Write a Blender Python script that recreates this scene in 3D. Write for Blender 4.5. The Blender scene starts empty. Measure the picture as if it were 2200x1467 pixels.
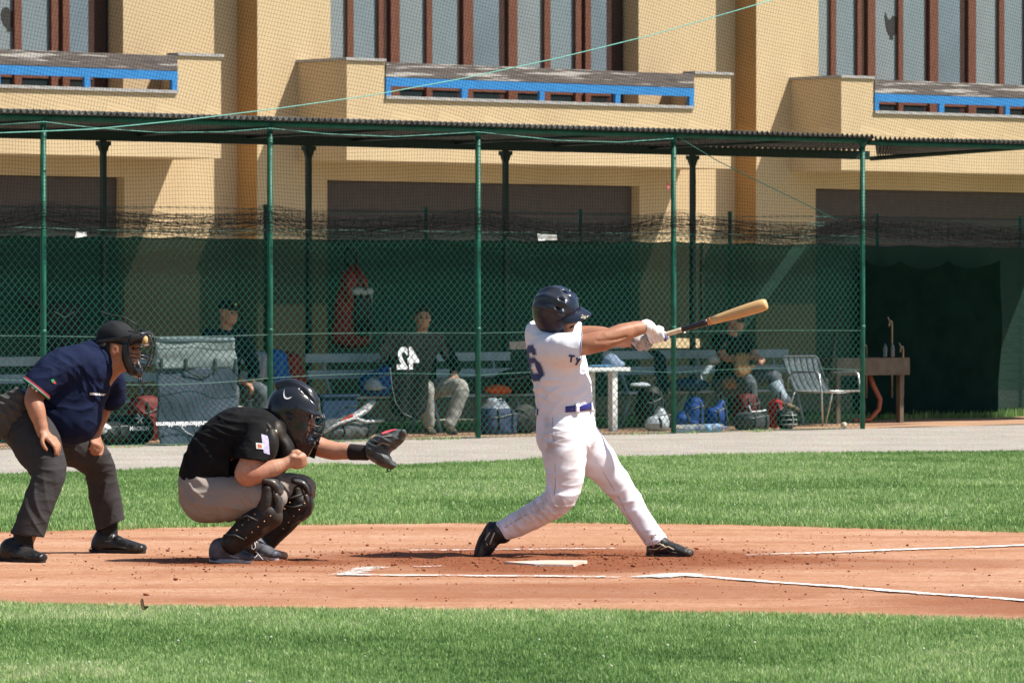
import bpy, bmesh, math, random
import numpy as np
from mathutils import Vector, Matrix
from mathutils.bvhtree import BVHTree

random.seed(7); RNG = np.random.default_rng(7)
SC = bpy.context.scene
COL = SC.collection

# ------------------------------------------------------------------ camera, sky, sun, exposure
F, CX, HY, H = 10960.0, 1100.0, 634.0, 1.49        # focal length and horizon of the photograph (2200 px wide), eye height
cam = bpy.data.cameras.new('camera'); cam_o = bpy.data.objects.new('camera', cam); COL.objects.link(cam_o)
cam.sensor_width = 36.0; cam.lens = F / 2200 * 36.0
cam.shift_y = -(733.5 - HY) / 2200
cam.clip_start = 0.5; cam.clip_end = 3000
cam.dof.use_dof = True; cam.dof.focus_distance = 28.9; cam.dof.aperture_fstop = 179.3 / 13.0
cam_o.location = (0, 0, H); cam_o.rotation_euler = (math.radians(90), 0, 0)
SC.camera = cam_o

SUN_EL, SUN_H = math.radians(54), (0.992, -0.12)
world = bpy.data.worlds.new('World'); SC.world = world; world.use_nodes = True
wn = world.node_tree.nodes; wl = world.node_tree.links
sky = wn.new('ShaderNodeTexSky'); sky.sky_type = 'NISHITA'; sky.sun_disc = False
sky.sun_elevation = SUN_EL; sky.sun_rotation = math.atan2(SUN_H[0], SUN_H[1])
sky.air_density = 1.0; sky.dust_density = 1.0; sky.ozone_density = 1.0
wn['Background'].inputs['Strength'].default_value = 0.066
wl.new(sky.outputs[0], wn['Background'].inputs['Color'])
sun = bpy.data.lights.new('sun', 'SUN'); sun_o = bpy.data.objects.new('sun', sun); COL.objects.link(sun_o)
sun.energy = 4.6; sun.angle = math.radians(0.53); sun.color = (1.0, 0.95, 0.86)
sd = Vector((SUN_H[0] * math.cos(SUN_EL), SUN_H[1] * math.cos(SUN_EL), math.sin(SUN_EL)))
sun_o.rotation_euler = sd.to_track_quat('Z', 'Y').to_euler(); sun_o.location = (30, -5, 40)
vs = SC.view_settings
vs.view_transform = 'Standard'; vs.look = 'None'; vs.gamma = 1.0; vs.exposure = 0.84; vs.use_curve_mapping = False

# ------------------------------------------------------------------ where things stand
def at(x, y, Y):                                   # point seen at photo pixel (x, y) at depth Y
    return Vector(((x - CX) / F * Y, Y, H + (HY - y) / F * Y))
def gnd(x, y):                                     # point on the ground
    return at(x, y, F * H / (y - HY))
TH = math.radians(41.2); CT, ST = math.cos(TH), math.sin(TH)   # dugout and building run back to the right
OX, OY = gnd(1027, 945)[:2]                        # foot of the middle fence post
def fu(x, w):                                      # distance along the fence of column x on the line w metres behind it
    k = (x - CX) / F
    return (k * (OY + CT * w) - OX + ST * w) / (CT - k * ST)
def L(U, w, z=0.0):                                # fence coordinates to world
    return Vector((OX + CT * U - ST * w, OY + ST * U + CT * w, z))
def fz(x, y, w):                                   # height of pixel (x, y) on that line
    return H + (HY - y) / F * L(fu(x, w), w)[1]

# ------------------------------------------------------------------ object helpers
def tag(o, label=None, cat=None, group=None, kind=None):
    if label: o['label'] = label
    if cat: o['category'] = cat
    if group: o['group'] = group
    if kind: o['kind'] = kind
    return o
def empty(name, loc=(0, 0, 0), rz=0.0, label=None, cat=None, group=None):
    o = bpy.data.objects.new(name, None); COL.objects.link(o)
    o.location = loc; o.rotation_euler = (0, 0, rz); o.empty_display_size = 0.1
    return tag(o, label, cat, group)
def fplace(name, x, w, label=None, cat=None, group=None, z=0.0):   # an Empty in the dugout, turned with it
    return empty(name, L(fu(x, w), w, z), TH, label, cat, group)
def link(name, me, mat=None, parent=None, smooth=False):
    if mat is not None: me.materials.append(mat)
    if smooth: me.polygons.foreach_set('use_smooth', [True] * len(me.polygons))
    o = bpy.data.objects.new(name, me); COL.objects.link(o)
    if parent is not None: o.parent = parent
    return o
def np_mesh(name, V, Fq, n):                       # mesh from numpy arrays, faces all n-gons of one size
    me = bpy.data.meshes.new(name)
    V = np.ascontiguousarray(V, np.float32); Fq = np.ascontiguousarray(Fq, np.int32)
    me.vertices.add(len(V)); me.vertices.foreach_set('co', V.ravel())
    me.loops.add(Fq.size); me.loops.foreach_set('vertex_index', Fq.ravel())
    me.polygons.add(len(Fq)); me.polygons.foreach_set('loop_start', np.arange(0, Fq.size, n, dtype=np.int32))
    me.update(calc_edges=True)
    return me
class MB:                                          # collects simple shapes into one mesh
    def __init__(s): s.v = []; s.f = []
    def add(s, vs_, fs_):
        b = len(s.v); s.v += [tuple(p) for p in vs_]; s.f += [tuple(b + i for i in f) for f in fs_]; return s
    def box(s, x0, x1, y0, y1, z0, z1, M=None):
        p = [Vector((x, y, z)) for z in (z0, z1) for y in (y0, y1) for x in (x0, x1)]
        if M is not None: p = [M @ q for q in p]
        return s.add(p, [(0, 2, 3, 1), (4, 5, 7, 6), (0, 1, 5, 4), (2, 6, 7, 3), (0, 4, 6, 2), (1, 3, 7, 5)])
    def bbox(s, x0, x1, y0, y1, z0, z1, b=0.01, M=None):   # box with chamfered edges
        bm = bmesh.new(); bmesh.ops.create_cube(bm, size=1)
        for q in bm.verts: q.co = Vector((x0 + (q.co.x + .5) * (x1 - x0), y0 + (q.co.y + .5) * (y1 - y0), z0 + (q.co.z + .5) * (z1 - z0)))
        bmesh.ops.bevel(bm, geom=bm.edges[:], offset=b, segments=2, affect='EDGES', profile=0.5)
        bm.verts.ensure_lookup_table()
        vv = [M @ q.co if M is not None else q.co.copy() for q in bm.verts]
        ff = [[q.index for q in f.verts] for f in bm.faces]; bm.free()
        return s.add(vv, ff)
    def tube(s, pts, r, n=8, cap=True, closed=False):
        pts = [Vector(p) for p in pts]; m = len(pts)
        rr = r if isinstance(r, (list, tuple)) else [r] * m
        ring = []; prev = None
        for i, p in enumerate(pts):
            if closed: t = pts[(i + 1) % m] - pts[i - 1]
            else: t = pts[min(i + 1, m - 1)] - pts[max(i - 1, 0)]
            t = t.normalized() if t.length > 1e-9 else Vector((0, 0, 1))
            if prev is None:
                a = Vector((0, 0, 1)) if abs(t.z) < .9 else Vector((1, 0, 0))
                prev = t.cross(a).normalized()
            prev = (prev - t * prev.dot(t)).normalized(); q = t.cross(prev)
            ring.append([p + (prev * math.cos(2 * math.pi * k / n) + q * math.sin(2 * math.pi * k / n)) * rr[i] for k in range(n)])
        b = len(s.v)
        for g in ring: s.v += [tuple(p) for p in g]
        for i in range(m if closed else m - 1):
            j = (i + 1) % m
            for k in range(n):
                s.f.append((b + i * n + k, b + i * n + (k + 1) % n, b + j * n + (k + 1) % n, b + j * n + k))
        if cap and not closed:
            s.f.append(tuple(b + k for k in range(n))[::-1]); s.f.append(tuple(b + (m - 1) * n + k for k in range(n)))
        return s
    def lathe(s, prof, n=16, M=None):              # prof: (radius, z) from bottom to top
        b = len(s.v)
        for r, z in prof:
            for k in range(n):
                p = Vector((r * math.cos(2 * math.pi * k / n), r * math.sin(2 * math.pi * k / n), z))
                s.v.append(tuple(M @ p if M is not None else p))
        for i in range(len(prof) - 1):
            for k in range(n):
                s.f.append((b + i * n + k, b + i * n + (k + 1) % n, b + (i + 1) * n + (k + 1) % n, b + (i + 1) * n + k))
        s.f.append(tuple(b + k for k in range(n))[::-1]); s.f.append(tuple(b + (len(prof) - 1) * n + k for k in range(n)))
        return s
    def sheet(s, fn, nu, nv, thick=0.0):           # fn(a, b) -> point for a, b in 0..1; thick > 0 gives it two sides
        P = [[Vector(fn(i / nu, j / nv)) for j in range(nv + 1)] for i in range(nu + 1)]
        lay = [P]
        if thick:
            Q = []
            for i in range(nu + 1):
                row = []
                for j in range(nv + 1):
                    a = P[min(i + 1, nu)][j] - P[max(i - 1, 0)][j]; c = P[i][min(j + 1, nv)] - P[i][max(j - 1, 0)]
                    nn = a.cross(c); nn = nn.normalized() if nn.length > 1e-12 else Vector((0, 0, 1))
                    row.append(P[i][j] - nn * thick)
                Q.append(row)
            lay.append(Q)
        b = len(s.v); W = nv + 1; S = (nu + 1) * W
        for G in lay:
            for row in G: s.v += [tuple(p) for p in row]
        for i in range(nu):
            for j in range(nv):
                q = (b + i * W + j, b + (i + 1) * W + j, b + (i + 1) * W + j + 1, b + i * W + j + 1)
                s.f.append(q)
                if thick: s.f.append(tuple(S + k for k in q[::-1]))
        if thick:
            rim = [i * W for i in range(nu + 1)] + [nu * W + j for j in range(1, nv + 1)] + [i * W + nv for i in range(nu - 1, -1, -1)] + [j for j in range(nv - 1, 0, -1)]
            for a, c in zip(rim, rim[1:] + rim[:1]): s.f.append((b + c, b + a, b + S + a, b + S + c))
        return s
    def build(s, name, mat, parent=None, smooth=False):
        me = bpy.data.meshes.new(name); me.from_pydata(s.v, [], s.f); me.update()
        return link(name, me, mat, parent, smooth)
def smooth_by_angle(o, deg=40):
    me = o.data
    me.polygons.foreach_set('use_smooth', [True] * len(me.polygons))
    bm = bmesh.new(); bm.from_mesh(me)
    for e in bm.edges:
        if len(e.link_faces) == 2 and e.calc_face_angle(0) > math.radians(deg): e.smooth = False
    bm.to_mesh(me); bm.free(); return o

# ------------------------------------------------------------------ materials
MATS = {}
def mat(name, col, rough=0.75, var=0.12, scale=18.0, bump=0.0, bscale=120.0, metal=0.0, spec=0.3, col2=None, c2amt=0.5, c2scale=4.0,
        sheen=0.0, coat=0.0, trans=0.0, stretch=None, detail=4.0, c2lo=0.45, c2hi=0.65, alpha=1.0, subsurf=0.0, crease=None, stain=None):
    if name in MATS: return MATS[name]
    m = bpy.data.materials.new(name); m.use_nodes = True
    nt = m.node_tree; N = nt.nodes; K = nt.links; P = N['Principled BSDF']
    tc = N.new('ShaderNodeTexCoord'); src = tc.outputs['Object']
    if stretch:
        mp = N.new('ShaderNodeMapping'); mp.inputs['Scale'].default_value = stretch; K.new(src, mp.inputs[0]); src = mp.outputs[0]
    nz = N.new('ShaderNodeTexNoise'); nz.inputs['Scale'].default_value = scale; nz.inputs['Detail'].default_value = detail; K.new(src, nz.inputs['Vector'])
    rp = N.new('ShaderNodeMapRange'); rp.inputs['From Min'].default_value = 0.3; rp.inputs['From Max'].default_value = 0.7
    rp.inputs['To Min'].default_value = 1 - var; rp.inputs['To Max'].default_value = 1 + var; K.new(nz.outputs['Fac'], rp.inputs['Value'])
    mx = N.new('ShaderNodeMix'); mx.data_type = 'RGBA'; mx.blend_type = 'MULTIPLY'; mx.inputs[0].default_value = 1.0
    mx.inputs[6].default_value = (*col, 1); K.new(rp.outputs[0], mx.inputs[7]); out = mx.outputs[2]
    if col2:
        n2 = N.new('ShaderNodeTexNoise'); n2.inputs['Scale'].default_value = c2scale; n2.inputs['Detail'].default_value = 6; K.new(src, n2.inputs['Vector'])
        r2 = N.new('ShaderNodeMapRange'); r2.inputs['From Min'].default_value = c2lo; r2.inputs['From Max'].default_value = c2hi; r2.inputs['To Max'].default_value = c2amt
        K.new(n2.outputs['Fac'], r2.inputs['Value'])
        m2 = N.new('ShaderNodeMix'); m2.data_type = 'RGBA'; m2.inputs[7].default_value = (*col2, 1)
        K.new(r2.outputs[0], m2.inputs[0]); K.new(out, m2.inputs[6]); out = m2.outputs[2]
    K.new(out, P.inputs['Base Color'])
    P.inputs['Roughness'].default_value = rough; P.inputs['Metallic'].default_value = metal; P.inputs['Specular IOR Level'].default_value = spec
    if sheen: P.inputs['Sheen Weight'].default_value = sheen
    if coat: P.inputs['Coat Weight'].default_value = coat; P.inputs['Coat Roughness'].default_value = 0.15
    if trans: P.inputs['Transmission Weight'].default_value = trans; P.inputs['IOR'].default_value = 1.15
    if subsurf: P.inputs['Subsurface Weight'].default_value = subsurf; P.inputs['Subsurface Radius'].default_value = (.012, .005, .003); P.inputs['Subsurface Scale'].default_value = 1.0
    if bump:
        nb = N.new('ShaderNodeTexNoise'); nb.inputs['Scale'].default_value = bscale; nb.inputs['Detail'].default_value = 5; K.new(src, nb.inputs['Vector'])
        bp = N.new('ShaderNodeBump'); bp.inputs['Strength'].default_value = bump; bp.inputs['Distance'].default_value = 0.01
        K.new(nb.outputs['Fac'], bp.inputs['Height']); K.new(bp.outputs[0], P.inputs['Normal'])
    if crease:
        nr = N.new('ShaderNodeTexNoise'); nr.noise_type = 'RIDGED_MULTIFRACTAL'; nr.normalize = False
        nr.inputs['Scale'].default_value = crease[0]; nr.inputs['Detail'].default_value = 2.5; nr.inputs['Roughness'].default_value = .45; nr.inputs['Distortion'].default_value = .6
        nr.inputs['Offset'].default_value = .9; nr.inputs['Gain'].default_value = 1.6
        mc_ = N.new('ShaderNodeMapping'); mc_.inputs['Scale'].default_value = (1.0, 1.0, 1.7); mc_.inputs['Rotation'].default_value = (.3, .5, .2); K.new(tc.outputs['Object'], mc_.inputs[0]); K.new(mc_.outputs[0], nr.inputs['Vector'])
        b2 = N.new('ShaderNodeBump'); b2.inputs['Strength'].default_value = crease[1]; b2.inputs['Distance'].default_value = 0.012
        K.new(nr.outputs['Fac'], b2.inputs['Height'])
        if bump: K.new(bp.outputs[0], b2.inputs['Normal'])
        K.new(b2.outputs[0], P.inputs['Normal'])
    if stain:                                       # dirt that sits where it was rubbed in
        sa = N.new('ShaderNodeAttribute'); sa.attribute_name = 'stain'; ns = N.new('ShaderNodeTexNoise'); ns.inputs['Scale'].default_value = 14; ns.inputs['Detail'].default_value = 7; K.new(tc.outputs['Object'], ns.inputs['Vector'])
        r3 = N.new('ShaderNodeMapRange'); r3.inputs['From Min'].default_value = .35; r3.inputs['From Max'].default_value = .62; K.new(ns.outputs['Fac'], r3.inputs['Value'])
        mu = N.new('ShaderNodeMath'); mu.operation = 'MULTIPLY'; K.new(sa.outputs['Fac'], mu.inputs[0]); K.new(r3.outputs[0], mu.inputs[1])
        m3 = N.new('ShaderNodeMix'); m3.data_type = 'RGBA'; m3.inputs[7].default_value = (*stain, 1); K.new(mu.outputs[0], m3.inputs[0]); K.new(out, m3.inputs[6]); K.new(m3.outputs[2], P.inputs['Base Color'])
    if alpha < 1: P.inputs['Alpha'].default_value = alpha
    MATS[name] = m; return m

green_paint = mat('green_paint', (0.012, 0.115, 0.075), 0.45, .25, 9, .15, 60)
green_wire = mat('green_wire', (0.014, 0.115, 0.083), 0.45, .1)
dark_steel = mat('dark_steel', (0.012, 0.03, 0.026), 0.5, .2)
net_cord = mat('net_cord', (0.006, 0.0065, 0.007), 0.9, .1, spec=.1)
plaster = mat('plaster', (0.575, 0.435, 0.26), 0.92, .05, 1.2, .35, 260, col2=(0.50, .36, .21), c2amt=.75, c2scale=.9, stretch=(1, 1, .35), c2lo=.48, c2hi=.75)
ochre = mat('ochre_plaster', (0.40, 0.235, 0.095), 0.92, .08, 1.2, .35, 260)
cap_stone = mat('cap_stone', (0.36, 0.35, 0.34), .8, .15, 14)
blue_paint = mat('blue_paint', (0.035, 0.205, 0.50), .45, .08, 6)
old_wood = mat('weathered_wood', (0.125, 0.105, 0.097), .85, .4, 9, .5, 30, col2=(0.50, 0.47, 0.44), c2amt=.85, c2scale=3.0, stretch=(.42, 5, 9), c2lo=.545, c2hi=.62)
brown_wood = mat('brown_frame', (0.145, 0.056, 0.034), .6, .2, 8, stretch=(6, 6, .8))
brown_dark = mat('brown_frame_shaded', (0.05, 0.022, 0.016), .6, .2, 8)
glass_pale = mat('glass_pale_blind', (0.17, 0.215, 0.24), .12, .05, 2, spec=.6)
glass_tones = [mat('glass_pale_blind', (0.17, 0.215, 0.24)), mat('glass_pale_cool', (.135, .18, .215), .10, .12, 1.5, spec=.6), mat('glass_pale_light', (.20, .235, .25), .14, .10, 1.2, spec=.6)]
glass_dark = mat('glass_dark', (0.02, 0.028, 0.03), .08, .1, 2, spec=.5)
garage = mat('garage_door', (0.085, 0.07, 0.068), .7, .12, 8)
white_paint = mat('white_paint', (0.78, 0.79, 0.78), .5, .06, 8)
bench_paint = mat('bench_paint', (0.33, 0.405, 0.46), .6, .18, 10, .2, 40, col2=(.3, .3, .28), c2amt=.5, c2scale=9, c2lo=.55, c2hi=.7)
galv = mat('galvanised', (0.45, 0.47, 0.48), .35, .15, 20, metal=.7)
barb_mat = mat('barbed_wire', (.05, .16, .135), .5, .2, 40)
rope_mat = mat('pale_rope', (0.16, 0.42, 0.36), .7, .2, 40)
# ------------------------------------------------------------------ ground
def ground_mat(name, build):
    m = bpy.data.materials.new(name); m.use_nodes = True; build(m.node_tree, m.node_tree.nodes, m.node_tree.links, m.node_tree.nodes['Principled BSDF']); return m
def nnoise(N, K, src, scale, detail=6, rough=.55):
    n = N.new('ShaderNodeTexNoise'); n.inputs['Scale'].default_value = scale; n.inputs['Detail'].default_value = detail; n.inputs['Roughness'].default_value = rough
    K.new(src, n.inputs['Vector']); return n.outputs['Fac']
def nramp(N, K, src, stops):
    r = N.new('ShaderNodeValToRGB'); K.new(src, r.inputs[0]); e = r.color_ramp.elements
    e[0].position, e[0].color = stops[0][0], (*stops[0][1], 1); e[1].position, e[1].color = stops[-1][0], (*stops[-1][1], 1)
    for p, c in stops[1:-1]: q = e.new(p); q.color = (*c, 1)
    return r.outputs[0]
def nmix(N, K, f, a, b, mode='MIX'):
    m = N.new('ShaderNodeMix'); m.data_type = 'RGBA'; m.blend_type = mode
    for s, i in ((f, 0), (a, 6), (b, 7)):
        if isinstance(s, (int, float)): m.inputs[i].default_value = s
        elif isinstance(s, tuple): m.inputs[i].default_value = (*s, 1)
        else: K.new(s, m.inputs[i])
    return m.outputs[2]
def nmap(N, K, v, a, b, c, d):
    r = N.new('ShaderNodeMapRange'); K.new(v, r.inputs[0])
    for i, q in enumerate((a, b, c, d)): r.inputs[i + 1].default_value = q
    return r.outputs[0]
def nmath(N, K, op, a, b):
    m = N.new('ShaderNodeMath'); m.operation = op
    for i, s in enumerate((a, b)):
        if isinstance(s, (int, float)): m.inputs[i].default_value = s
        else: K.new(s, m.inputs[i])
    return m.outputs[0]
def nbump(N, K, P, h, strength, dist=.02):
    b = N.new('ShaderNodeBump'); b.inputs['Strength'].default_value = strength; b.inputs['Distance'].default_value = dist
    K.new(h, b.inputs['Height']); K.new(b.outputs[0], P.inputs['Normal'])

def _soil(nt, N, K, P):
    src = N.new('ShaderNodeTexCoord').outputs['Object']
    c = nramp(N, K, nnoise(N, K, src, .5, 5), [(.3, (.085, .14, .035)), (.7, (.12, .18, .05))])
    c = nmix(N, K, nmap(N, K, nnoise(N, K, src, 45, 3), .5, .7, 0, .6), c, (.16, .14, .06))
    K.new(c, P.inputs['Base Color']); P.inputs['Roughness'].default_value = 1; nbump(N, K, P, nnoise(N, K, src, 30), .6)
soil_mat = ground_mat('lawn_soil', _soil)
def _clay(nt, N, K, P):
    src = N.new('ShaderNodeTexCoord').outputs['Object']
    mp = N.new('ShaderNodeMapping'); mp.inputs['Scale'].default_value = (.35, 1.5, 1); K.new(src, mp.inputs[0])
    c = nramp(N, K, nnoise(N, K, mp.outputs[0], 1.6, 7, .62), [(.30, (.35, .158, .082)), (.44, (.48, .252, .150)), (.58, (.55, .325, .212)), (.75, (.61, .40, .285))])
    at_ = N.new('ShaderNodeAttribute'); at_.attribute_name = 'loose'; at_.attribute_type = 'GEOMETRY'
    k = nmath(N, K, 'MULTIPLY', at_.outputs['Fac'], nmap(N, K, nnoise(N, K, src, 5, 6, .65), .22, .45, .65, 1.3))
    c = nmix(N, K, k, c, (.205, .056, .020))
    c = nmix(N, K, nmap(N, K, nnoise(N, K, src, 16, 8, .75), .36, .62, .65, 0), c, (.33, .14, .07))
    c = nmix(N, K, nmap(N, K, nnoise(N, K, src, 60, 2), .60, .72, 0, .55), c, (.26, .085, .035))
    mp2 = N.new('ShaderNodeMapping'); mp2.inputs['Scale'].default_value = (.8, .55, 1); K.new(src, mp2.inputs[0])
    c = nmix(N, K, nmap(N, K, nnoise(N, K, mp2.outputs[0], 2.3, 7, .68), .54, .68, 0, .6), c, (.30, .105, .048))
    inv = nmap(N, K, at_.outputs['Fac'], 0, .6, .6, 0)
    c = nmix(N, K, nmath(N, K, 'MULTIPLY', inv, nmap(N, K, nnoise(N, K, src, 95, 2), .64, .72, 0, 1)), c, (.62, .40, .28))
    K.new(c, P.inputs['Base Color']); P.inputs['Roughness'].default_value = .95; P.inputs['Specular IOR Level'].default_value = .2
    nbump(N, K, P, nmath(N, K, 'ADD', nnoise(N, K, src, 40, 8, .7), nnoise(N, K, mp.outputs[0], 8, 5)), .7, .03)
clay_mat = ground_mat('infield_clay', _clay)
def _gravel(nt, N, K, P):
    src = N.new('ShaderNodeTexCoord').outputs['Object']
    c = nramp(N, K, nnoise(N, K, src, 1.1, 6), [(.3, (.33, .30, .26)), (.7, (.44, .40, .35))])
    v = N.new('ShaderNodeTexVoronoi'); v.inputs['Scale'].default_value = 38; K.new(src, v.inputs['Vector'])
    c = nmix(N, K, .35, c, nmix(N, K, 1.0, c, v.outputs['Color'], 'MULTIPLY'))
    c = nmix(N, K, nmap(N, K, nnoise(N, K, src, 26, 4), .58, .70, 0, .55), c, (.13, .11, .09))
    K.new(c, P.inputs['Base Color']); P.inputs['Roughness'].default_value = .95; nbump(N, K, P, v.outputs['Distance'], .6)
gravel_mat = ground_mat('gravel', _gravel)
def _floor(nt, N, K, P):
    src = N.new('ShaderNodeTexCoord').outputs['Object']
    c = nramp(N, K, nnoise(N, K, src, 2.0, 6), [(.3, (.30, .17, .10)), (.7, (.42, .25, .15))])
    K.new(c, P.inputs['Base Color']); P.inputs['Roughness'].default_value = .95; nbump(N, K, P, nnoise(N, K, src, 30, 6), .5)
floor_mat = ground_mat('dugout_earth', _floor)

g = MB(); g.add([(-400, -60, 0), (400, -60, 0), (400, 900, 0), (-400, 900, 0)], [(0, 1, 2, 3)])
tag(g.build('ground', soil_mat), kind='structure')

FAR = [(-900, 1178), (-500, 1163), (0, 1146), (300, 1139), (600, 1131), (1100, 1126), (1500, 1129), (1900, 1139), (2200, 1147), (2700, 1150), (3600, 1150)]
NEAR = [(-900, 1268), (-500, 1285), (0, 1300), (600, 1311), (1300, 1318), (1700, 1323), (2000, 1330), (2200, 1338), (2700, 1364), (3600, 1414)]
fx = np.array([gnd(*p)[:2] for p in FAR]); nx_ = np.array([gnd(*p)[:2] for p in NEAR])
def far_edge(X): return np.interp(X, fx[:, 0], fx[:, 1]) + .03 * np.sin(X * 5.1) + .02 * np.sin(X * 13.7 + 1)
def near_edge(X): return np.interp(X, nx_[:, 0], nx_[:, 1]) + .025 * np.sin(X * 4.3) + .02 * np.sin(X * 11.3 + 2)
def vnoise(X, Y, s, seed=0):                       # smooth value noise
    r = np.random.default_rng(seed); T = r.random((64, 64)); a = X * s + 900; b = Y * s + 900
    i = np.floor(a).astype(int); j = np.floor(b).astype(int); u = a - i; v = b - j; u = u * u * (3 - 2 * u); v = v * v * (3 - 2 * v)
    g_ = lambda p, q: T[p % 64, q % 64]
    return (g_(i, j) * (1 - u) + g_(i + 1, j) * u) * (1 - v) + (g_(i, j + 1) * (1 - u) + g_(i + 1, j + 1) * u) * v
PLATE = gnd(1165, 1214)
BAT_F = [gnd(1040, 1200), gnd(1430, 1203), gnd(1240, 1203), gnd(1560, 1206)]
def build_clay():
    nx, ny = 420, 150
    X = np.linspace(-5.2, 6.4, nx)[:, None] * np.ones((1, ny)); t = np.linspace(0, 1, ny)[None, :]
    a = near_edge(X) - .12; b = far_edge(X) + .12
    Y = a + (b - a) * t
    loose = np.zeros_like(X)
    for c, rx, ry, k in ((BAT_F[0], .85, 1.15, 1), (BAT_F[1], .8, 1.1, 1), (BAT_F[2], .9, 1.25, 1), (BAT_F[3], .8, .7, .85), (PLATE + Vector((0, .0, 0)), .8, 1.15, .95),
                         (gnd(480, 1208), .6, .55, .8), (gnd(640, 1209), .5, .45, .8), (gnd(900, 1196), .65, .7, .8), (gnd(1320, 1222), .6, .6, .7),
                         (gnd(1260, 1272), 1.5, .8, .45), (gnd(2250, 1300), .9, 1.1, .6), (gnd(1850, 1212), 1.2, .6, .4), (gnd(700, 1225), .9, .5, .3), (gnd(200, 1290), 1.2, .4, .3)):
        loose = np.maximum(loose, k * np.exp(-(((X - c[0]) / rx) ** 2 + ((Y - c[1]) / ry) ** 2) ** 2.0))
    Z = .004 + .006 * (vnoise(X, Y, 3.1, 1) - .5) * (.3 + loose) + .012 * loose * (vnoise(X, Y, 9, 2) - .45) + .004 * (vnoise(X, Y, 24, 3) - .5)
    Z += .003
    edge = np.minimum(t, 1 - t) * (b - a); Z = np.where(edge < .1, Z - .0, Z)
    V = np.stack([X, Y, Z], -1).reshape(-1, 3); I = np.arange(nx * ny).reshape(nx, ny)
    Q = np.stack([I[:-1, :-1], I[1:, :-1], I[1:, 1:], I[:-1, 1:]], -1).reshape(-1, 4)
    me = np_mesh('infield_dirt', V, Q, 4)
    at_ = me.attributes.new('loose', 'FLOAT', 'POINT'); at_.data.foreach_set('value', loose.astype(np.float32).ravel())
    tag(link('infield_dirt', me, clay_mat, None, True), kind='structure')
    return V[:, 2].reshape(nx, ny)
build_clay()

# clods of loose clay
clod_mat = mat('clay_clod', (.25, .085, .04), .95, .3, 60)
def scatter_clods():
    ico = bmesh.new(); bmesh.ops.create_icosphere(ico, subdivisions=1, radius=1); bv = np.array([v.co[:] for v in ico.verts]); bf = np.array([[v.index for v in f.verts] for f in ico.faces]); ico.free()
    V = []; Fc = []; n = 0
    for i in range(3000):
        if i < 1900:
            c = random.choice([BAT_F[0], BAT_F[1], BAT_F[2], BAT_F[3], PLATE, gnd(480, 1210), gnd(640, 1212)])
            x = c[0] + random.gauss(0, .6); y = c[1] + random.gauss(0, .75)
        else: x = random.uniform(-3.2, 4); y = random.uniform(24.3, 32.5)
        if not (near_edge(x) + .05 < y < far_edge(x) - .05): continue
        r = min(.013, .0028 * math.exp(random.gauss(0, .55)))
        W = bv * (1 + .5 * (RNG.random((len(bv), 1)) - .5)) * np.array([r * random.uniform(.8, 1.5), r, r * .7]) + np.array([x, y, .012 + r * .2])
        V.append(W); Fc.append(bf + n); n += len(bv)
    tag(link('clay_clods', np_mesh('clay_clods', np.concatenate(V), np.concatenate(Fc), 3), clod_mat), 'crumbly dark red clay clods strewn round home plate', 'clods', kind='stuff')
scatter_clods()

# gravel path in front of the dugout, and the dugout's earth floor
PATH = [(-700, 1052), (0, 1020), (400, 1007), (860, 1000), (1150, 990), (1600, 978), (2200, 969), (3000, 955)]
pe = [gnd(*p) for p in PATH]
pexs = np.array([p[0] for p in pe]); peys = np.array([p[1] for p in pe])
def path_edge(X): return np.interp(X, pexs, peys) + .10 * np.sin(X * 2.3) + .05 * np.sin(X * 7.9)
def path_sheet(a, b):
    X = -7 + 17 * a; Yn = float(path_edge(X)); U = (X - OX) / CT + .3 * 0
    q = Vector((X, OY + (X - OX) * ST / CT, 0)); Yf = q[1] + .25 / CT
    return (X, Yn + (Yf - Yn) * b, .006 + .012 * b)
g = MB(); g.sheet(path_sheet, 160, 8); tag(g.build('gravel_path', gravel_mat, None, True), kind='structure')
g = MB(); g.sheet(lambda a, b: L(-9 + 24 * a, .12 + 2.5 * b + .12 * math.sin(a * 60) * b, .022 + .004 * math.sin(a * 90 + b * 9)), 120, 6); tag(g.build('dugout_floor', floor_mat, None, True), kind='structure')

g = MB(); g.sheet(lambda a, b: L(-14 + 40 * a, 4.4 + 12 * b, .012), 4, 2); tag(g.build('yard_bounce_paving', ground_mat('yard_bounce_concrete', lambda nt, N, K, P: (K.new(nramp(N, K, nnoise(N, K, N.new('ShaderNodeTexCoord').outputs['Object'], 2, 6), [(.3, (.25, .22, .18)), (.7, (.33, .29, .24))]), P.inputs['Base Color']), setattr(P.inputs['Roughness'], 'default_value', .95)))), kind='structure')  # pale paving, mostly hidden, added to bounce warm light onto the shaded facade
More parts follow.
